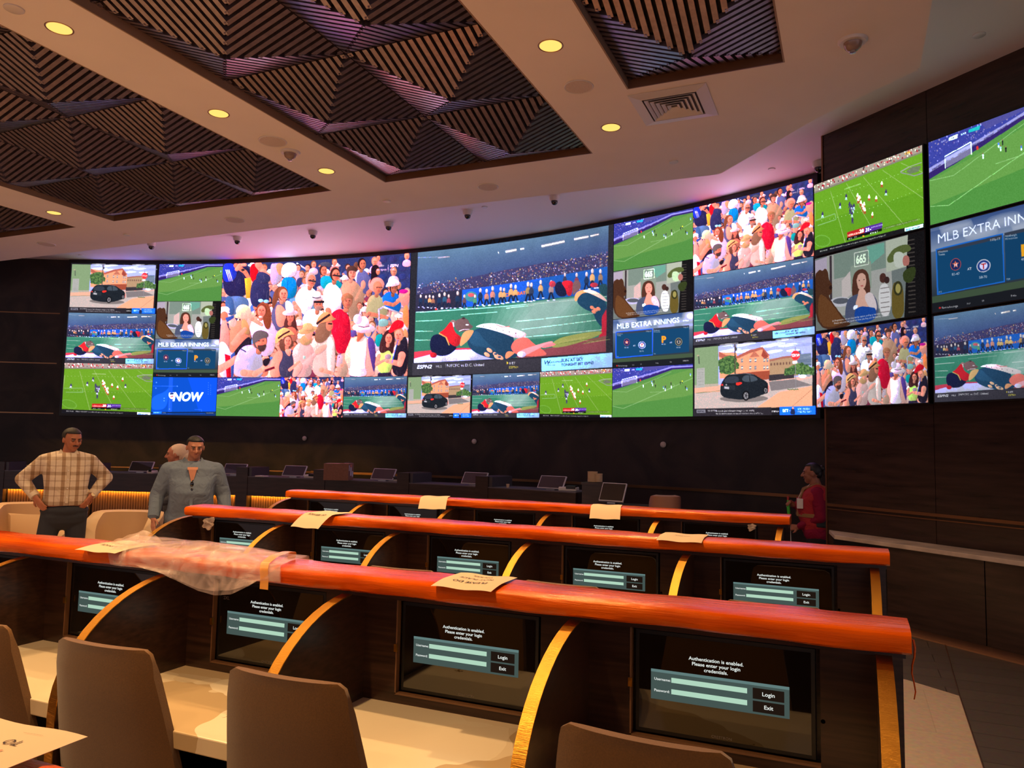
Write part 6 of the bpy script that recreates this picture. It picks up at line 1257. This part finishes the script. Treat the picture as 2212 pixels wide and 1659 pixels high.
# ================================================================== people
def fuse(mb, name, mat, parent, voxel=.008, it=4, label=None):
    """one continuous skin grown over the limb volumes"""
    o = mb.build(name, mat); r = o.modifiers.new('r', 'REMESH'); r.mode = 'VOXEL'; r.voxel_size = voxel; r.use_smooth_shade = True
    s = o.modifiers.new('s', 'SMOOTH'); s.factor = .5; s.iterations = it
    bpy.context.view_layer.update()
    me = bpy.data.meshes.new_from_object(o.evaluated_get(bpy.context.evaluated_depsgraph_get())); old = o.data
    o.modifiers.clear(); o.data = me; bpy.data.meshes.remove(old); me.name = name
    if not me.materials: me.materials.append(mat)
    me.polygons.foreach_set('use_smooth', [True]*len(me.polygons)); o.parent = parent
    if label: o['label'] = label
    return o
def Rz(a): return Matrix.Rotation(math.radians(a), 3, 'Z')
def Rx(a): return Matrix.Rotation(math.radians(a), 3, 'X')
def head_parts(body, t, c, s, yaw, pitch, skin, haircol, hair='short', brow=True, stache=False, lip=(150, 84, 76), neckbase=None, mats=None, net=None):
    """c centre of the head, s its half height; faces -y before turning"""
    Rm = Rz(yaw) @ Rx(pitch); C_ = Vector(c)
    def W(x, y, z): return C_+Rm @ Vector((x*s, y*s, z*s))
    body.ell(W(0, .12, .18), (.71*s, .82*s, .80*s), 18, 12, rot=Rm)
    body.ell(W(0, -.16, -.30), (.56*s, .56*s, .62*s), 16, 10, rot=Rm)
    body.cap(W(0, -.42, -.72), W(0, -.36, -.80), .24*s, .22*s)
    body.cap(W(0, -.72, .10), W(0, -.88, -.22), .07*s, .13*s); body.ell(W(.10, -.76, -.25), (.09*s, .08*s, .07*s), 8, 6); body.ell(W(-.10, -.76, -.25), (.09*s, .08*s, .07*s), 8, 6)
    for q in (-1, 1):
        body.ell(W(q*.73, .08, -.05), (.08*s, .17*s, .26*s), 10, 8, rot=Rm)
        body.ell(W(q*.34, -.55, -.18), (.18*s, .16*s, .20*s), 10, 8, rot=Rm)
    body.cap(W(-.34, -.62, .26), W(.34, -.62, .26), .10*s, .10*s)
    nb = Vector(neckbase) if neckbase else C_+Vector((0, .03, -1.5*s)); body.cap(W(0, .18, -.45), nb, .50*s, .56*s)
    def part(name, mat, fn, **k):
        m = MB(); fn(m); return m.build(name, mat, t, smooth=60, **k)
    for q in (-1, 1):
        part('eye', mats['eye'], lambda m: m.ell(W(q*.27, -.685, .07), (.11*s, .06*s, .055*s), 10, 6, rot=Rm))
        part('pupil', mats['dark'], lambda m: m.ell(W(q*.26, -.735, .06), (.045*s, .03*s, .05*s), 8, 6, rot=Rm))
        if brow: part('eyebrow', mats['hair'], lambda m: m.cap(W(q*.14, -.745, .20), W(q*.42, -.67, .235), .035*s, .03*s))
    part('lips', mats['lip'], lambda m: m.cap(W(-.17, -.70, -.47), W(.17, -.70, -.47), .045*s, .045*s, fl=1.0))
    if stache: part('moustache', mats['hair'], lambda m: (m.cap(W(0, -.76, -.36), W(.22, -.69, -.42), .05*s, .035*s), m.cap(W(0, -.76, -.36), W(-.22, -.69, -.42), .05*s, .035*s)))
    if hair == 'short':
        hm = MB(); hm.ell(W(0, .20, .30), (.77*s, .86*s, .76*s), 20, 14, rot=Rm); hm.ell(W(0, .50, -.05), (.60*s, .45*s, .55*s), 16, 10, rot=Rm)
        o = hm.build('hair', mats['hair'], None, smooth=60); me = o.data; bm = bmesh.new(); bm.from_mesh(me); inv = Rm.inverted()
        kill = []
        for v in bm.verts:
            p = inv @ (v.co-C_)/s
            if (p.y < -.15 and p.z < .52) or (p.z < -.35) or (p.y < .10 and p.z < .05): kill.append(v)
        bmesh.ops.delete(bm, geom=kill, context='VERTS'); bm.to_mesh(me); bm.free(); o.parent = t
        m_ = o.modifiers.new('t', 'SOLIDIFY'); m_.thickness = .012; m_.offset = -1
    elif hair == 'bun':
        hm = MB(); hm.ell(W(0, .16, .27), (.73*s, .88*s, .80*s), 20, 14, rot=Rm); hm.ell(W(0, .55, .0), (.55*s, .5*s, .6*s), 14, 10, rot=Rm)
        o = hm.build('hair', mats['hair'], None, smooth=60); bm = bmesh.new(); bm.from_mesh(o.data); inv = Rm.inverted(); kill = []
        for v in bm.verts:
            p = inv @ (v.co-C_)/s
            if (p.y < -.30 and p.z < .62) or (p.y < .02 and p.z < .22) or p.z < -.5: kill.append(v)
        bmesh.ops.delete(bm, geom=kill, context='VERTS'); bm.to_mesh(o.data); bm.free(); o.parent = t
        m_ = o.modifiers.new('t', 'SOLIDIFY'); m_.thickness = .012; m_.offset = -1
        part('ponytail', mats['hair'], lambda m: (m.ell(W(0, 1.02, .48), (.26*s, .30*s, .30*s), 12, 8), m.cap(W(0, 1.15, .45), W(0, 1.22, -.35), .16*s, .06*s)))
        part('hair_tie', mats['tie'], lambda m: m.ell(W(0, .92, .50), (.16*s, .10*s, .22*s), 10, 8))
    return W
def hand(body, wrist, direc, palm_n, size=.18, curl=25, thumb=1, spread=5):
    """palm, five bent fingers; palm_n is the back-of-hand normal, thumb=+1/-1 selects its side"""
    d = Vector(direc).normalized(); n = Vector(palm_n); n = (n-d*n.dot(d)).normalized(); sd = d.cross(n)*thumb
    wv = Vector(wrist); L = size
    body.cap(wv-d*.02, wv+d*.02, .026, .030, fl=.7, fdir=n)
    for k in (-1, -.33, .33, 1): body.cap(wv+d*.02+sd*k*.016, wv+d*L*.48+sd*k*.026, .016, .015, fl=.85, fdir=n, n=10)
    for i, (k, ln) in enumerate(((1, .40), (.33, .45), (-.33, .42), (-1, .33))):
        p0 = wv+d*L*.48+sd*k*.027; a = math.radians(curl*.5); d1 = (d*math.cos(a)-n*math.sin(a)+sd*k*math.sin(math.radians(spread))).normalized(); p1 = p0+d1*L*ln*.5
        a2 = math.radians(curl*1.4); d2 = (d*math.cos(a2)-n*math.sin(a2)).normalized(); p2 = p1+d2*L*ln*.32; a3 = math.radians(curl*2.2); d3 = (d*math.cos(a3)-n*math.sin(a3)).normalized(); p3 = p2+d3*L*ln*.22
        body.cap(p0, p1, .0098, .0092, n=10); body.cap(p1, p2, .0092, .0084, n=10); body.cap(p2, p3, .0084, .0072, n=10)
    t0 = wv+d*L*.10+sd*.026; t1 = t0+(d*.5+sd*.8).normalized()*L*.22; t2 = t1+(d*.9+sd*.25-n*.25).normalized()*L*.18
    body.cap(t0, t1, .013, .0115, n=10); body.cap(t1, t2, .0115, .009, n=10)
def limbs(mb, pts, rs, fl=1.0, fdir=None):
    for i in range(len(pts)-1): mb.cap(pts[i], pts[i+1], rs[i], rs[i+1], fl=fl, fdir=fdir)
def skin(n, c): return mk(n, c, .5, spec=.35, noise=.06, nscale=30)
def place(t, px, depth, facing):
    P = ray_d(px, 1000, depth); d = Vector((-P.x, -P.y, 0)).normalized(); t.location = (P.x, P.y, 0)
    t.rotation_euler.z = math.atan2(d.x, -d.y)+math.radians(facing)
EYE_W = mk('eye_white', (120, 104, 96), .4); DARKE = mk('dark_iris', (30, 20, 16), .3)
SHOE = mk('dark_shoe', (26, 22, 22), .4)
def shoes(t, ax, ay=-.0, toe=8):
    for x in ax:
        m = MB(); m.cap((x, .05, .045), (x+(.03 if x > 0 else -.03), -.15, .035), .045, .042); m.box(x-.04, x+.04, -.17, .08, 0, .02); m.build('shoe', SHOE, t, smooth=50)

# ---- man in checked shirt, hands on hips
def plaid():
    m, t, b = nt('plaid_shirt'); b.inputs['Roughness'].default_value = .85
    tc = t.nodes.new('ShaderNodeTexCoord'); sp = t.nodes.new('ShaderNodeSeparateXYZ'); t.links.new(tc.outputs['Object'], sp.inputs[0])
    col = None; base = t.nodes.new('ShaderNodeRGB'); base.outputs[0].default_value = (*lin((206, 186, 164)), 1); cur = base.outputs[0]
    for axis, per, lo, hi, c, f in (('X', .13, .55, .80, (176, 146, 112), .75), ('Z', .15, .55, .78, (178, 158, 136), .6), ('X', .13, .12, .17, (150, 120, 100), .7), ('Z', .15, .15, .19, (150, 126, 112), .6)):
        d = t.nodes.new('ShaderNodeMath'); d.operation = 'DIVIDE'; d.inputs[1].default_value = per; t.links.new(sp.outputs[axis], d.inputs[0])
        fr = t.nodes.new('ShaderNodeMath'); fr.operation = 'FRACT'; t.links.new(d.outputs[0], fr.inputs[0])
        g = t.nodes.new('ShaderNodeMath'); g.operation = 'GREATER_THAN'; g.inputs[1].default_value = lo; t.links.new(fr.outputs[0], g.inputs[0])
        l = t.nodes.new('ShaderNodeMath'); l.operation = 'LESS_THAN'; l.inputs[1].default_value = hi; t.links.new(fr.outputs[0], l.inputs[0])
        mu = t.nodes.new('ShaderNodeMath'); mu.operation = 'MULTIPLY'; t.links.new(g.outputs[0], mu.inputs[0]); t.links.new(l.outputs[0], mu.inputs[1])
        m2 = t.nodes.new('ShaderNodeMath'); m2.operation = 'MULTIPLY'; m2.inputs[1].default_value = f; t.links.new(mu.outputs[0], m2.inputs[0])
        mx = t.nodes.new('ShaderNodeMixRGB'); mx.blend_type = 'MULTIPLY'; mx.inputs[2].default_value = (*lin(c), 1); t.links.new(m2.outputs[0], mx.inputs[0]); t.links.new(cur, mx.inputs[1]); cur = mx.outputs[0]
    t.links.new(cur, b.inputs['Base Color'])
    n = t.nodes.new('ShaderNodeTexNoise'); n.inputs['Scale'].default_value = 7; n.inputs['Distortion'].default_value = 1.2; t.links.new(tc.outputs['Object'], n.inputs['Vector'])
    bp = t.nodes.new('ShaderNodeBump'); bp.inputs['Strength'].default_value = .6; bp.inputs['Distance'].default_value = .03; t.links.new(n.outputs['Fac'], bp.inputs['Height']); t.links.new(bp.outputs[0], b.inputs['Normal']); return m
def shirt_mat(name, c):
    m = mk(name, c, .85, spec=.2); t = m.node_tree; b = t.nodes['Principled BSDF']; tc = t.nodes.new('ShaderNodeTexCoord')
    n = t.nodes.new('ShaderNodeTexNoise'); n.inputs['Scale'].default_value = 8; n.inputs['Distortion'].default_value = 1.5; t.links.new(tc.outputs['Object'], n.inputs['Vector'])
    bp = t.nodes.new('ShaderNodeBump'); bp.inputs['Strength'].default_value = .6; bp.inputs['Distance'].default_value = .03; t.links.new(n.outputs['Fac'], bp.inputs['Height']); t.links.new(bp.outputs[0], b.inputs['Normal']); return m
def torso(mb, g, w=1.0, belly=0.0, hipz=.95, shz=1.43, shw=.19, zmin=0):
    """rounded trunk; g grows it for clothing"""
    rings = []
    prof = [(hipz-.10, .150, .105, 0), (hipz, .172, .120, 0), (hipz+.10, .160, .112+belly*.6, -belly*.4), (hipz+.20, .158, .112+belly, -belly*.5), (hipz+.30, .170, .120+belly*.6, -belly*.3), (shz-.10, .186, .128, 0), (shz-.02, .180, .112, .0), (shz+.035, .120, .085, .01), (shz+.06, .070, .060, .02)]
    for z, rx, ry, y0 in prof:
        z = max(z, zmin+.001*rx)
        rings.append([((rx*w+g)*math.copysign(abs(math.cos(a))**.85, math.cos(a)), y0+(ry*w+g)*math.copysign(abs(math.sin(a))**.85, math.sin(a)), z) for a in [2*math.pi*k/28 for k in range(28)]])
    mb.loft(rings)
    for q in (-1, 1): mb.cap((q*.07, .01, shz+.0), (q*shw, .0, shz-.035), .062+g, .060+g)

def man_checked():
    t = empty('person', (0, 0, 0), 'man in pale checked shirt and dark jeans, hands on hips, at the far left', 'person', 'people in the room')
    sk = skin('skin_a', (168, 104, 76)); mats = dict(eye=EYE_W, dark=DARKE, hair=mk('black_hair', (30, 22, 20), .6, bump=.3, bscale=300), lip=mk('lip_a', (140, 78, 66), .5))
    b = MB(); torso(b, 0, 1.08, .02, .95, 1.45, .205)
    W = head_parts(b, t, (.03, -.03, 1.640), .118, 22, 10, sk, None, 'short', True, True, mats=mats, neckbase=(0, .01, 1.46))
    J = {}
    for q, el, wr in ((-1, (-.385, .10, 1.235), (-.262, -.055, 1.055)), (1, (.375, .10, 1.245), (.225, -.075, 1.065))):
        sh = (q*.205, .0, 1.415); limbs(b, [sh, el, wr], [.056, .045, .029]); J[q] = (sh, el, wr)
        d = Vector(wr)-Vector(el); hand(b, wr, (-q*.45, -.35, -.75), (q*.9, -.5, .15), .175, 22, -q if q > 0 else 1)
    for q in (-1, 1): limbs(b, [(q*.10, 0, .92), (q*.145-.03, -.01, .50), (q*.165-.03, .02, .08)], [.092, .062, .042])
    fuse(b, 'body', sk, t, .0065, 3)
    sh_ = MB(); torso(sh_, .020, 1.12, .022, .95, 1.45, .205, .975); 
    for q in (-1, 1):
        a, e, w_ = J[q]; c = Vector(e).lerp(Vector(w_), .84); limbs(sh_, [a, e, c], [.078, .066, .048])
    s = fuse(sh_, 'shirt', plaid(), t, .010, 3)
    cm = mk('shirt_cream', (198, 178, 156), .8)
    for q in (-1, 1):
        m = MB(); m.hexa([(q*.012, -.112, 1.44), (q*.075, -.10, 1.415), (q*.085, -.06, 1.50), (q*.065, -.03, 1.545), (q*.012, -.125, 1.435), (q*.080, -.112, 1.41), (q*.095, -.066, 1.50), (q*.075, -.036, 1.545)]); m.build('collar', cm, t, bevel=.004)
        a, e, w_ = J[q]; c0, c1 = Vector(e).lerp(Vector(w_), .80), Vector(e).lerp(Vector(w_), .97); MB().tube([c0, c1], [.050, .047], 16).build('cuff', cm, t, smooth=50)
    m = MB(); m.box(-.014, .014, -.178, -.158, 1.0, 1.38); m.build('placket', cm, t, bevel=.003)
    m = MB()
    for z in (1.06, 1.15, 1.24, 1.33): m.ell((0, -.181, z), (.006, .003, .006), 8, 4)
    m.build('buttons', WHITEPL, t)
    p = MB(); torso(p, .008, 1.10, .0, .95, 1.2, .1, 0) if False else None; p.ell((0, 0, .92), (.222, .168, .09)); p.cap((-.07, 0, .86), (.07, 0, .86), .145, .145)
    for q in (-1, 1): limbs(p, [(q*.10, 0, .90), (q*.145-.03, -.01, .50), (q*.165-.03, .02, .10)], [.112, .084, .068])
    fuse(p, 'jeans', mk('dark_denim', (34, 36, 46), .85), t, .010, 3)
    shoes(t, (-.195, .135)); wt = Vector(J[1][2]).lerp(Vector(J[1][1]), .06)
    d = (Vector(J[1][2])-Vector(J[1][1])).normalized(); MB().tube([wt-d*.008, wt+d*.008], .037, 16).build('watch_band', CHROME, t, smooth=50); n_ = Vector((.3, -1, .2)).normalized(); MB().tube([wt+n_*.030, wt+n_*.042], .021, 16).build('watch_face', mk('watch_gold', (230, 210, 170), .3), t, smooth=40)
    place(t, 146, 7.95, 4); return t
man_checked()

# ---- man in blue shirt, arms hanging, sunglasses in the collar
def man_blue():
    t = empty('person', (0, 0, 0), 'man in blue grey shirt with sunglasses hooked at his open collar, arms hanging', 'person', 'people in the room')
    sk = skin('skin_b', (178, 120, 96)); mats = dict(eye=EYE_W, dark=DARKE, hair=mk('dark_hair', (18, 16, 20), .5, bump=.3, bscale=300), lip=mk('lip_b', (150, 88, 80), .5))
    b = MB(); torso(b, 0, 1.22, .05, .92, 1.385, .225)
    W = head_parts(b, t, (.015, -.05, 1.585), .115, 8, 12, sk, None, 'short', True, False, mats=mats, neckbase=(0, .01, 1.39))
    J = {-1: ((-.225, .0, 1.345), (-.325, .03, 1.09), (-.345, -.09, .87)), 1: ((.225, .0, 1.345), (.315, .03, 1.09), (.345, -.08, .88))}
    for q in (-1, 1):
        a, e, w_ = J[q]; limbs(b, [a, e, w_], [.064, .050, .032]); hand(b, w_, (q*.02+(.06 if q < 0 else 0), -.22, -1), (q*.8, -.5, 0), .185, 22, -1 if q < 0 else 1)
    for q in (-1, 1): limbs(b, [(q*.11, 0, .90), (q*.13, -.01, .48), (q*.14, .02, .08)], [.105, .068, .045])
    fuse(b, 'body', sk, t, .0065, 3)
    m = MB(); torso(m, .020, 1.24, .052, .92, 1.385, .225); m.cap((-.1, 0, .86), (.1, 0, .86), .155, .155, fl=.9)
    for q in (-1, 1): a, e, w_ = J[q]; limbs(m, [a, e, Vector(e).lerp(Vector(w_), .86)], [.090, .076, .058])
    bl = shirt_mat('blue_grey_linen', (104, 116, 134)); fuse(m, 'shirt', bl, t, .010, 3)
    for q in (-1, 1):
        m = MB(); m.hexa([(q*.055, -.150, 1.30), (q*.10, -.13, 1.36), (q*.10, -.06, 1.45), (q*.075, -.03, 1.485), (q*.055, -.162, 1.295), (q*.108, -.142, 1.355), (q*.112, -.065, 1.45), (q*.086, -.035, 1.485)]); m.build('collar', bl, t, bevel=.004)
        a, e, w_ = J[q]; MB().tube([Vector(e).lerp(Vector(w_), .80), Vector(e).lerp(Vector(w_), .97)], [.060, .056], 16).build('cuff', bl, t, smooth=50)
    m = MB(); m.add([(-.040, -.182, 1.36), (.040, -.182, 1.36), (.006, -.212, 1.22), (-.006, -.212, 1.22)], [(0, 1, 2, 3)]); m.add([(-.05, -.150, 1.385), (.05, -.150, 1.385), (.05, -.182, 1.36), (-.05, -.182, 1.36)], [(0, 1, 2, 3)]); m.build('open_neck', sk, t)
    m = MB(); m.box(-.016, .016, -.232, -.205, .86, 1.19); m.build('placket', bl, t, bevel=.003)
    m = MB()
    for z in (.90, 1.0, 1.09): m.ell((.0, -.234, z), (.006, .003, .006), 8, 4)
    m.build('buttons', WHITEPL, t)
    gl = MB(); gl.ell((.0, -.228, 1.215), (.018, .010, .028), 12, 8); gl.ell((.002, -.232, 1.150), (.018, .010, .028), 12, 8); gl.cap((.0, -.225, 1.245), (.012, -.20, 1.255), .006, .004); gl.build('sunglasses', GLASSD, t, smooth=50)
    MB().ell((.115, -.172, 1.25), (.007, .004, .009), 8, 6).build('chest_logo', DARKE, t)
    p = MB(); p.ell((0, 0, .88), (.20, .15, .12))
    for q in (-1, 1): limbs(p, [(q*.11, 0, .88), (q*.13, -.01, .48), (q*.14, .02, .10)], [.125, .09, .072])
    fuse(p, 'trousers', mk('dark_trousers', (30, 30, 36), .85), t, .010, 3); shoes(t, (-.14, .14))
    place(t, 417, 8.05, 0); return t
man_blue()

# ---- worker with hair net behind, seen in profile
def net_person():
    t = empty('person', (0, 0, 0), 'person with a pale hair net seen in profile behind the man in the blue shirt', 'person', 'people in the room')
    sk = skin('skin_c', (176, 112, 92)); mats = dict(eye=EYE_W, dark=DARKE, hair=mk('brown_hair', (60, 40, 34), .6), lip=mk('lip_c', (150, 84, 76), .5))
    b = MB(); torso(b, 0, 1.0, .01, .86, 1.30, .18); head_parts(b, t, (0, -.04, 1.485), .112, 0, 4, sk, None, None, mats=mats, neckbase=(0, .01, 1.31))
    J = {q: ((q*.18, 0, 1.27), (q*.22, .03, 1.02), (q*.20, -.16, .92)) for q in (-1, 1)}
    for q in (-1, 1): a, e, w_ = J[q]; limbs(b, [a, e, w_], [.05, .042, .028]); hand(b, w_, (0, -1, -.3), (0, -.3, 1), .17, 25, q)
    for q in (-1, 1): limbs(b, [(q*.09, 0, .84), (q*.10, 0, .45), (q*.10, .02, .08)], [.085, .058, .04])
    fuse(b, 'body', sk, t, .0075, 3)
    m = MB(); m.ell((0, .010, 1.512), (.094, .120, .102), 20, 14); m.ell((0, .075, 1.47), (.078, .075, .07), 14, 10)
    nm = mk('white_hair_net', (214, 186, 170), .7, bump=.4, bscale=160); o = m.build('hair_net', nm, None, smooth=60); bm = bmesh.new(); bm.from_mesh(o.data)
    bmesh.ops.delete(bm, geom=[v for v in bm.verts if (v.co.y < -.075 and v.co.z < 1.525) or (v.co.z < 1.46 and v.co.y < .0)], context='VERTS'); bm.to_mesh(o.data); bm.free(); o.parent = t; mm = o.modifiers.new('t', 'SOLIDIFY'); mm.thickness = .01; mm.offset = -1
    m = MB(); torso(m, .016, 1.02, .01, .86, 1.30, .18)
    for q in (-1, 1): a, e, w_ = J[q]; limbs(m, [a, e, Vector(e).lerp(Vector(w_), .85)], [.066, .056, .044])
    fuse(m, 'work_shirt', shirt_mat('dark_work_shirt', (60, 62, 74)), t, .011, 3)
    p = MB(); p.ell((0, 0, .84), (.17, .13, .11))
    for q in (-1, 1): limbs(p, [(q*.09, 0, .82), (q*.10, 0, .45), (q*.10, .02, .10)], [.10, .075, .06])
    fuse(p, 'trousers', mk('black_trousers', (24, 24, 28), .85), t, .011, 3); shoes(t, (-.10, .10)); place(t, 384, 9.2, -88)
net_person()

# ---- cleaner in profile holding a pole
def cleaner():
    t = empty('person', (0, 0, 0), 'woman in crimson sleeves and orange safety vest holding a pole, beside the right wall', 'person', 'people in the room')
    sk = skin('skin_d', (158, 104, 84)); mats = dict(eye=EYE_W, dark=DARKE, hair=mk('black_hair_tied', (26, 22, 26), .45, bump=.3, bscale=200), lip=mk('lip_d', (150, 74, 76), .5), tie=mk('hair_tie_grey', (110, 100, 96), .7))
    b = MB(); torso(b, 0, 1.12, .04, .80, 1.22, .17); head_parts(b, t, (0, -.05, 1.415), .116, 0, 2, sk, None, 'bun', mats=mats, neckbase=(0, .01, 1.24))
    # local -y is the walking direction (towards the left of the view); +x local is her left, nearer the viewer
    PX, PY = .02, -.275
    J = {1: ((.17, .0, 1.19), (.215, .03, .93), (.06, -.20, .80)), -1: ((-.17, .0, 1.19), (-.20, -.12, 1.0), (-.03, -.24, 1.045))}
    for q in (-1, 1): a, e, w_ = J[q]; limbs(b, [a, e, w_], [.055, .046, .030])
    hand(b, J[1][2], (-.35, -.75, -.1), (.6, -.5, .3), .15, 62, -1); hand(b, J[-1][2], (.35, -.45, .25), (-.5, -.4, .6), .15, 62, 1)
    for q in (-1, 1): limbs(b, [(q*.10, 0, .78), (q*.10, -.01, .42), (q*.10, .02, .08)], [.10, .062, .042])
    fuse(b, 'body', sk, t, .0065, 3)
    red = shirt_mat('crimson_knit', (128, 20, 56)); m = MB(); torso(m, .014, 1.13, .04, .80, 1.22, .17)
    for q in (-1, 1): a, e, w_ = J[q]; limbs(m, [a, e, Vector(e).lerp(Vector(w_), .88)], [.078, .062, .044])
    m.cap((-.08, 0, .76), (.08, 0, .76), .145, .145); fuse(m, 'jumper', red, t, .010, 3)
    v = MB(); torso(v, .030, 1.13, .045, .84, 1.215, .125); o = fuse(v, 'safety_vest', shirt_mat('orange_vest', (164, 46, 56)), t, .010, 2)
    refl = mk('reflective_lime', (140, 104, 62), .5); 
    for sx in (-1, 1):
        MB().tube([(sx*.085, -.205, .93), (sx*.085, -.195, 1.08), (sx*.095, -.135, 1.235), (sx*.10, .0, 1.30), (sx*.10, .13, 1.24), (sx*.095, .185, 1.1), (sx*.09, .185, .93)], .013, 8).build('reflective_strip', refl, t, smooth=60)
    MB().loft([[(x*(1+g), y*(1+g), z) for x, y in [(.225*math.cos(a), -.01+.200*math.sin(a)) for a in [2*math.pi*k/32 for k in range(32)]]] for z, g in ((.925, .0), (.925, .02), (.965, .02), (.965, .0))]).build('reflective_band', refl, t, smooth=60)
    MB().box(.10, .19, -.215, -.150, 1.02, 1.13).build('badge', WHITEPL, t, bevel=.004); MB().tube([(.105, -.205, 1.12), (.07, -.16, 1.2), (.05, -.07, 1.29)], .003, 6).build('lanyard', WHITEPL, t)
    MB().box(.175, .232, -.02, .16, .82, .97).build('side_pouch', mk('dark_teal_pouch', (26, 40, 50), .7), t, bevel=.02)
    p = MB(); p.ell((0, 0, .76), (.18, .14, .12))
    for q in (-1, 1): limbs(p, [(q*.10, 0, .76), (q*.10, -.01, .42), (q*.10, .02, .10)], [.115, .082, .066])
    fuse(p, 'trousers', mk('black_work_trousers', (20, 20, 26), .85), t, .010, 3); shoes(t, (-.10, .10))
    place(t, 1762, 8.85, -86)
    P0 = t.location; rz = t.rotation_euler.z; Mt = Matrix.Rotation(rz, 3, 'Z')
    def L(x, y, z): return Vector((P0.x, P0.y, 0))+Mt @ Vector((x, y, z))
    s = empty('mop_pole', (L(PX, PY, 0).x, L(PX, PY, 0).y, 0), 'white pole with green grip held upright by the woman in the safety vest', 'pole')
    a, b_ = L(PX, PY-.03, 1.10), L(PX, PY+.02, .0)
    MB().tube([a.lerp(b_, .20), b_], .0125, 12).build('shaft', mk('white_shaft', (240, 240, 244), .35), s, smooth=50)
    MB().tube([a, a.lerp(b_, .06), a.lerp(b_, .12), a.lerp(b_, .21)], [.012, .021, .018, .011], 12).build('green_grip', mk('green_plastic', (70, 190, 60), .4), s, smooth=50)
    MB().tube([a+Vector((0, 0, .045)), a], [.014, .012], 12).build('red_knob', mk('red_knob', (170, 50, 50), .4), s, smooth=50)
    MB().box(b_.x-.16, b_.x+.16, b_.y-.05, b_.y+.05, 0, .025).build('mop_head', TEAL, s, bevel=.008)
cleaner()
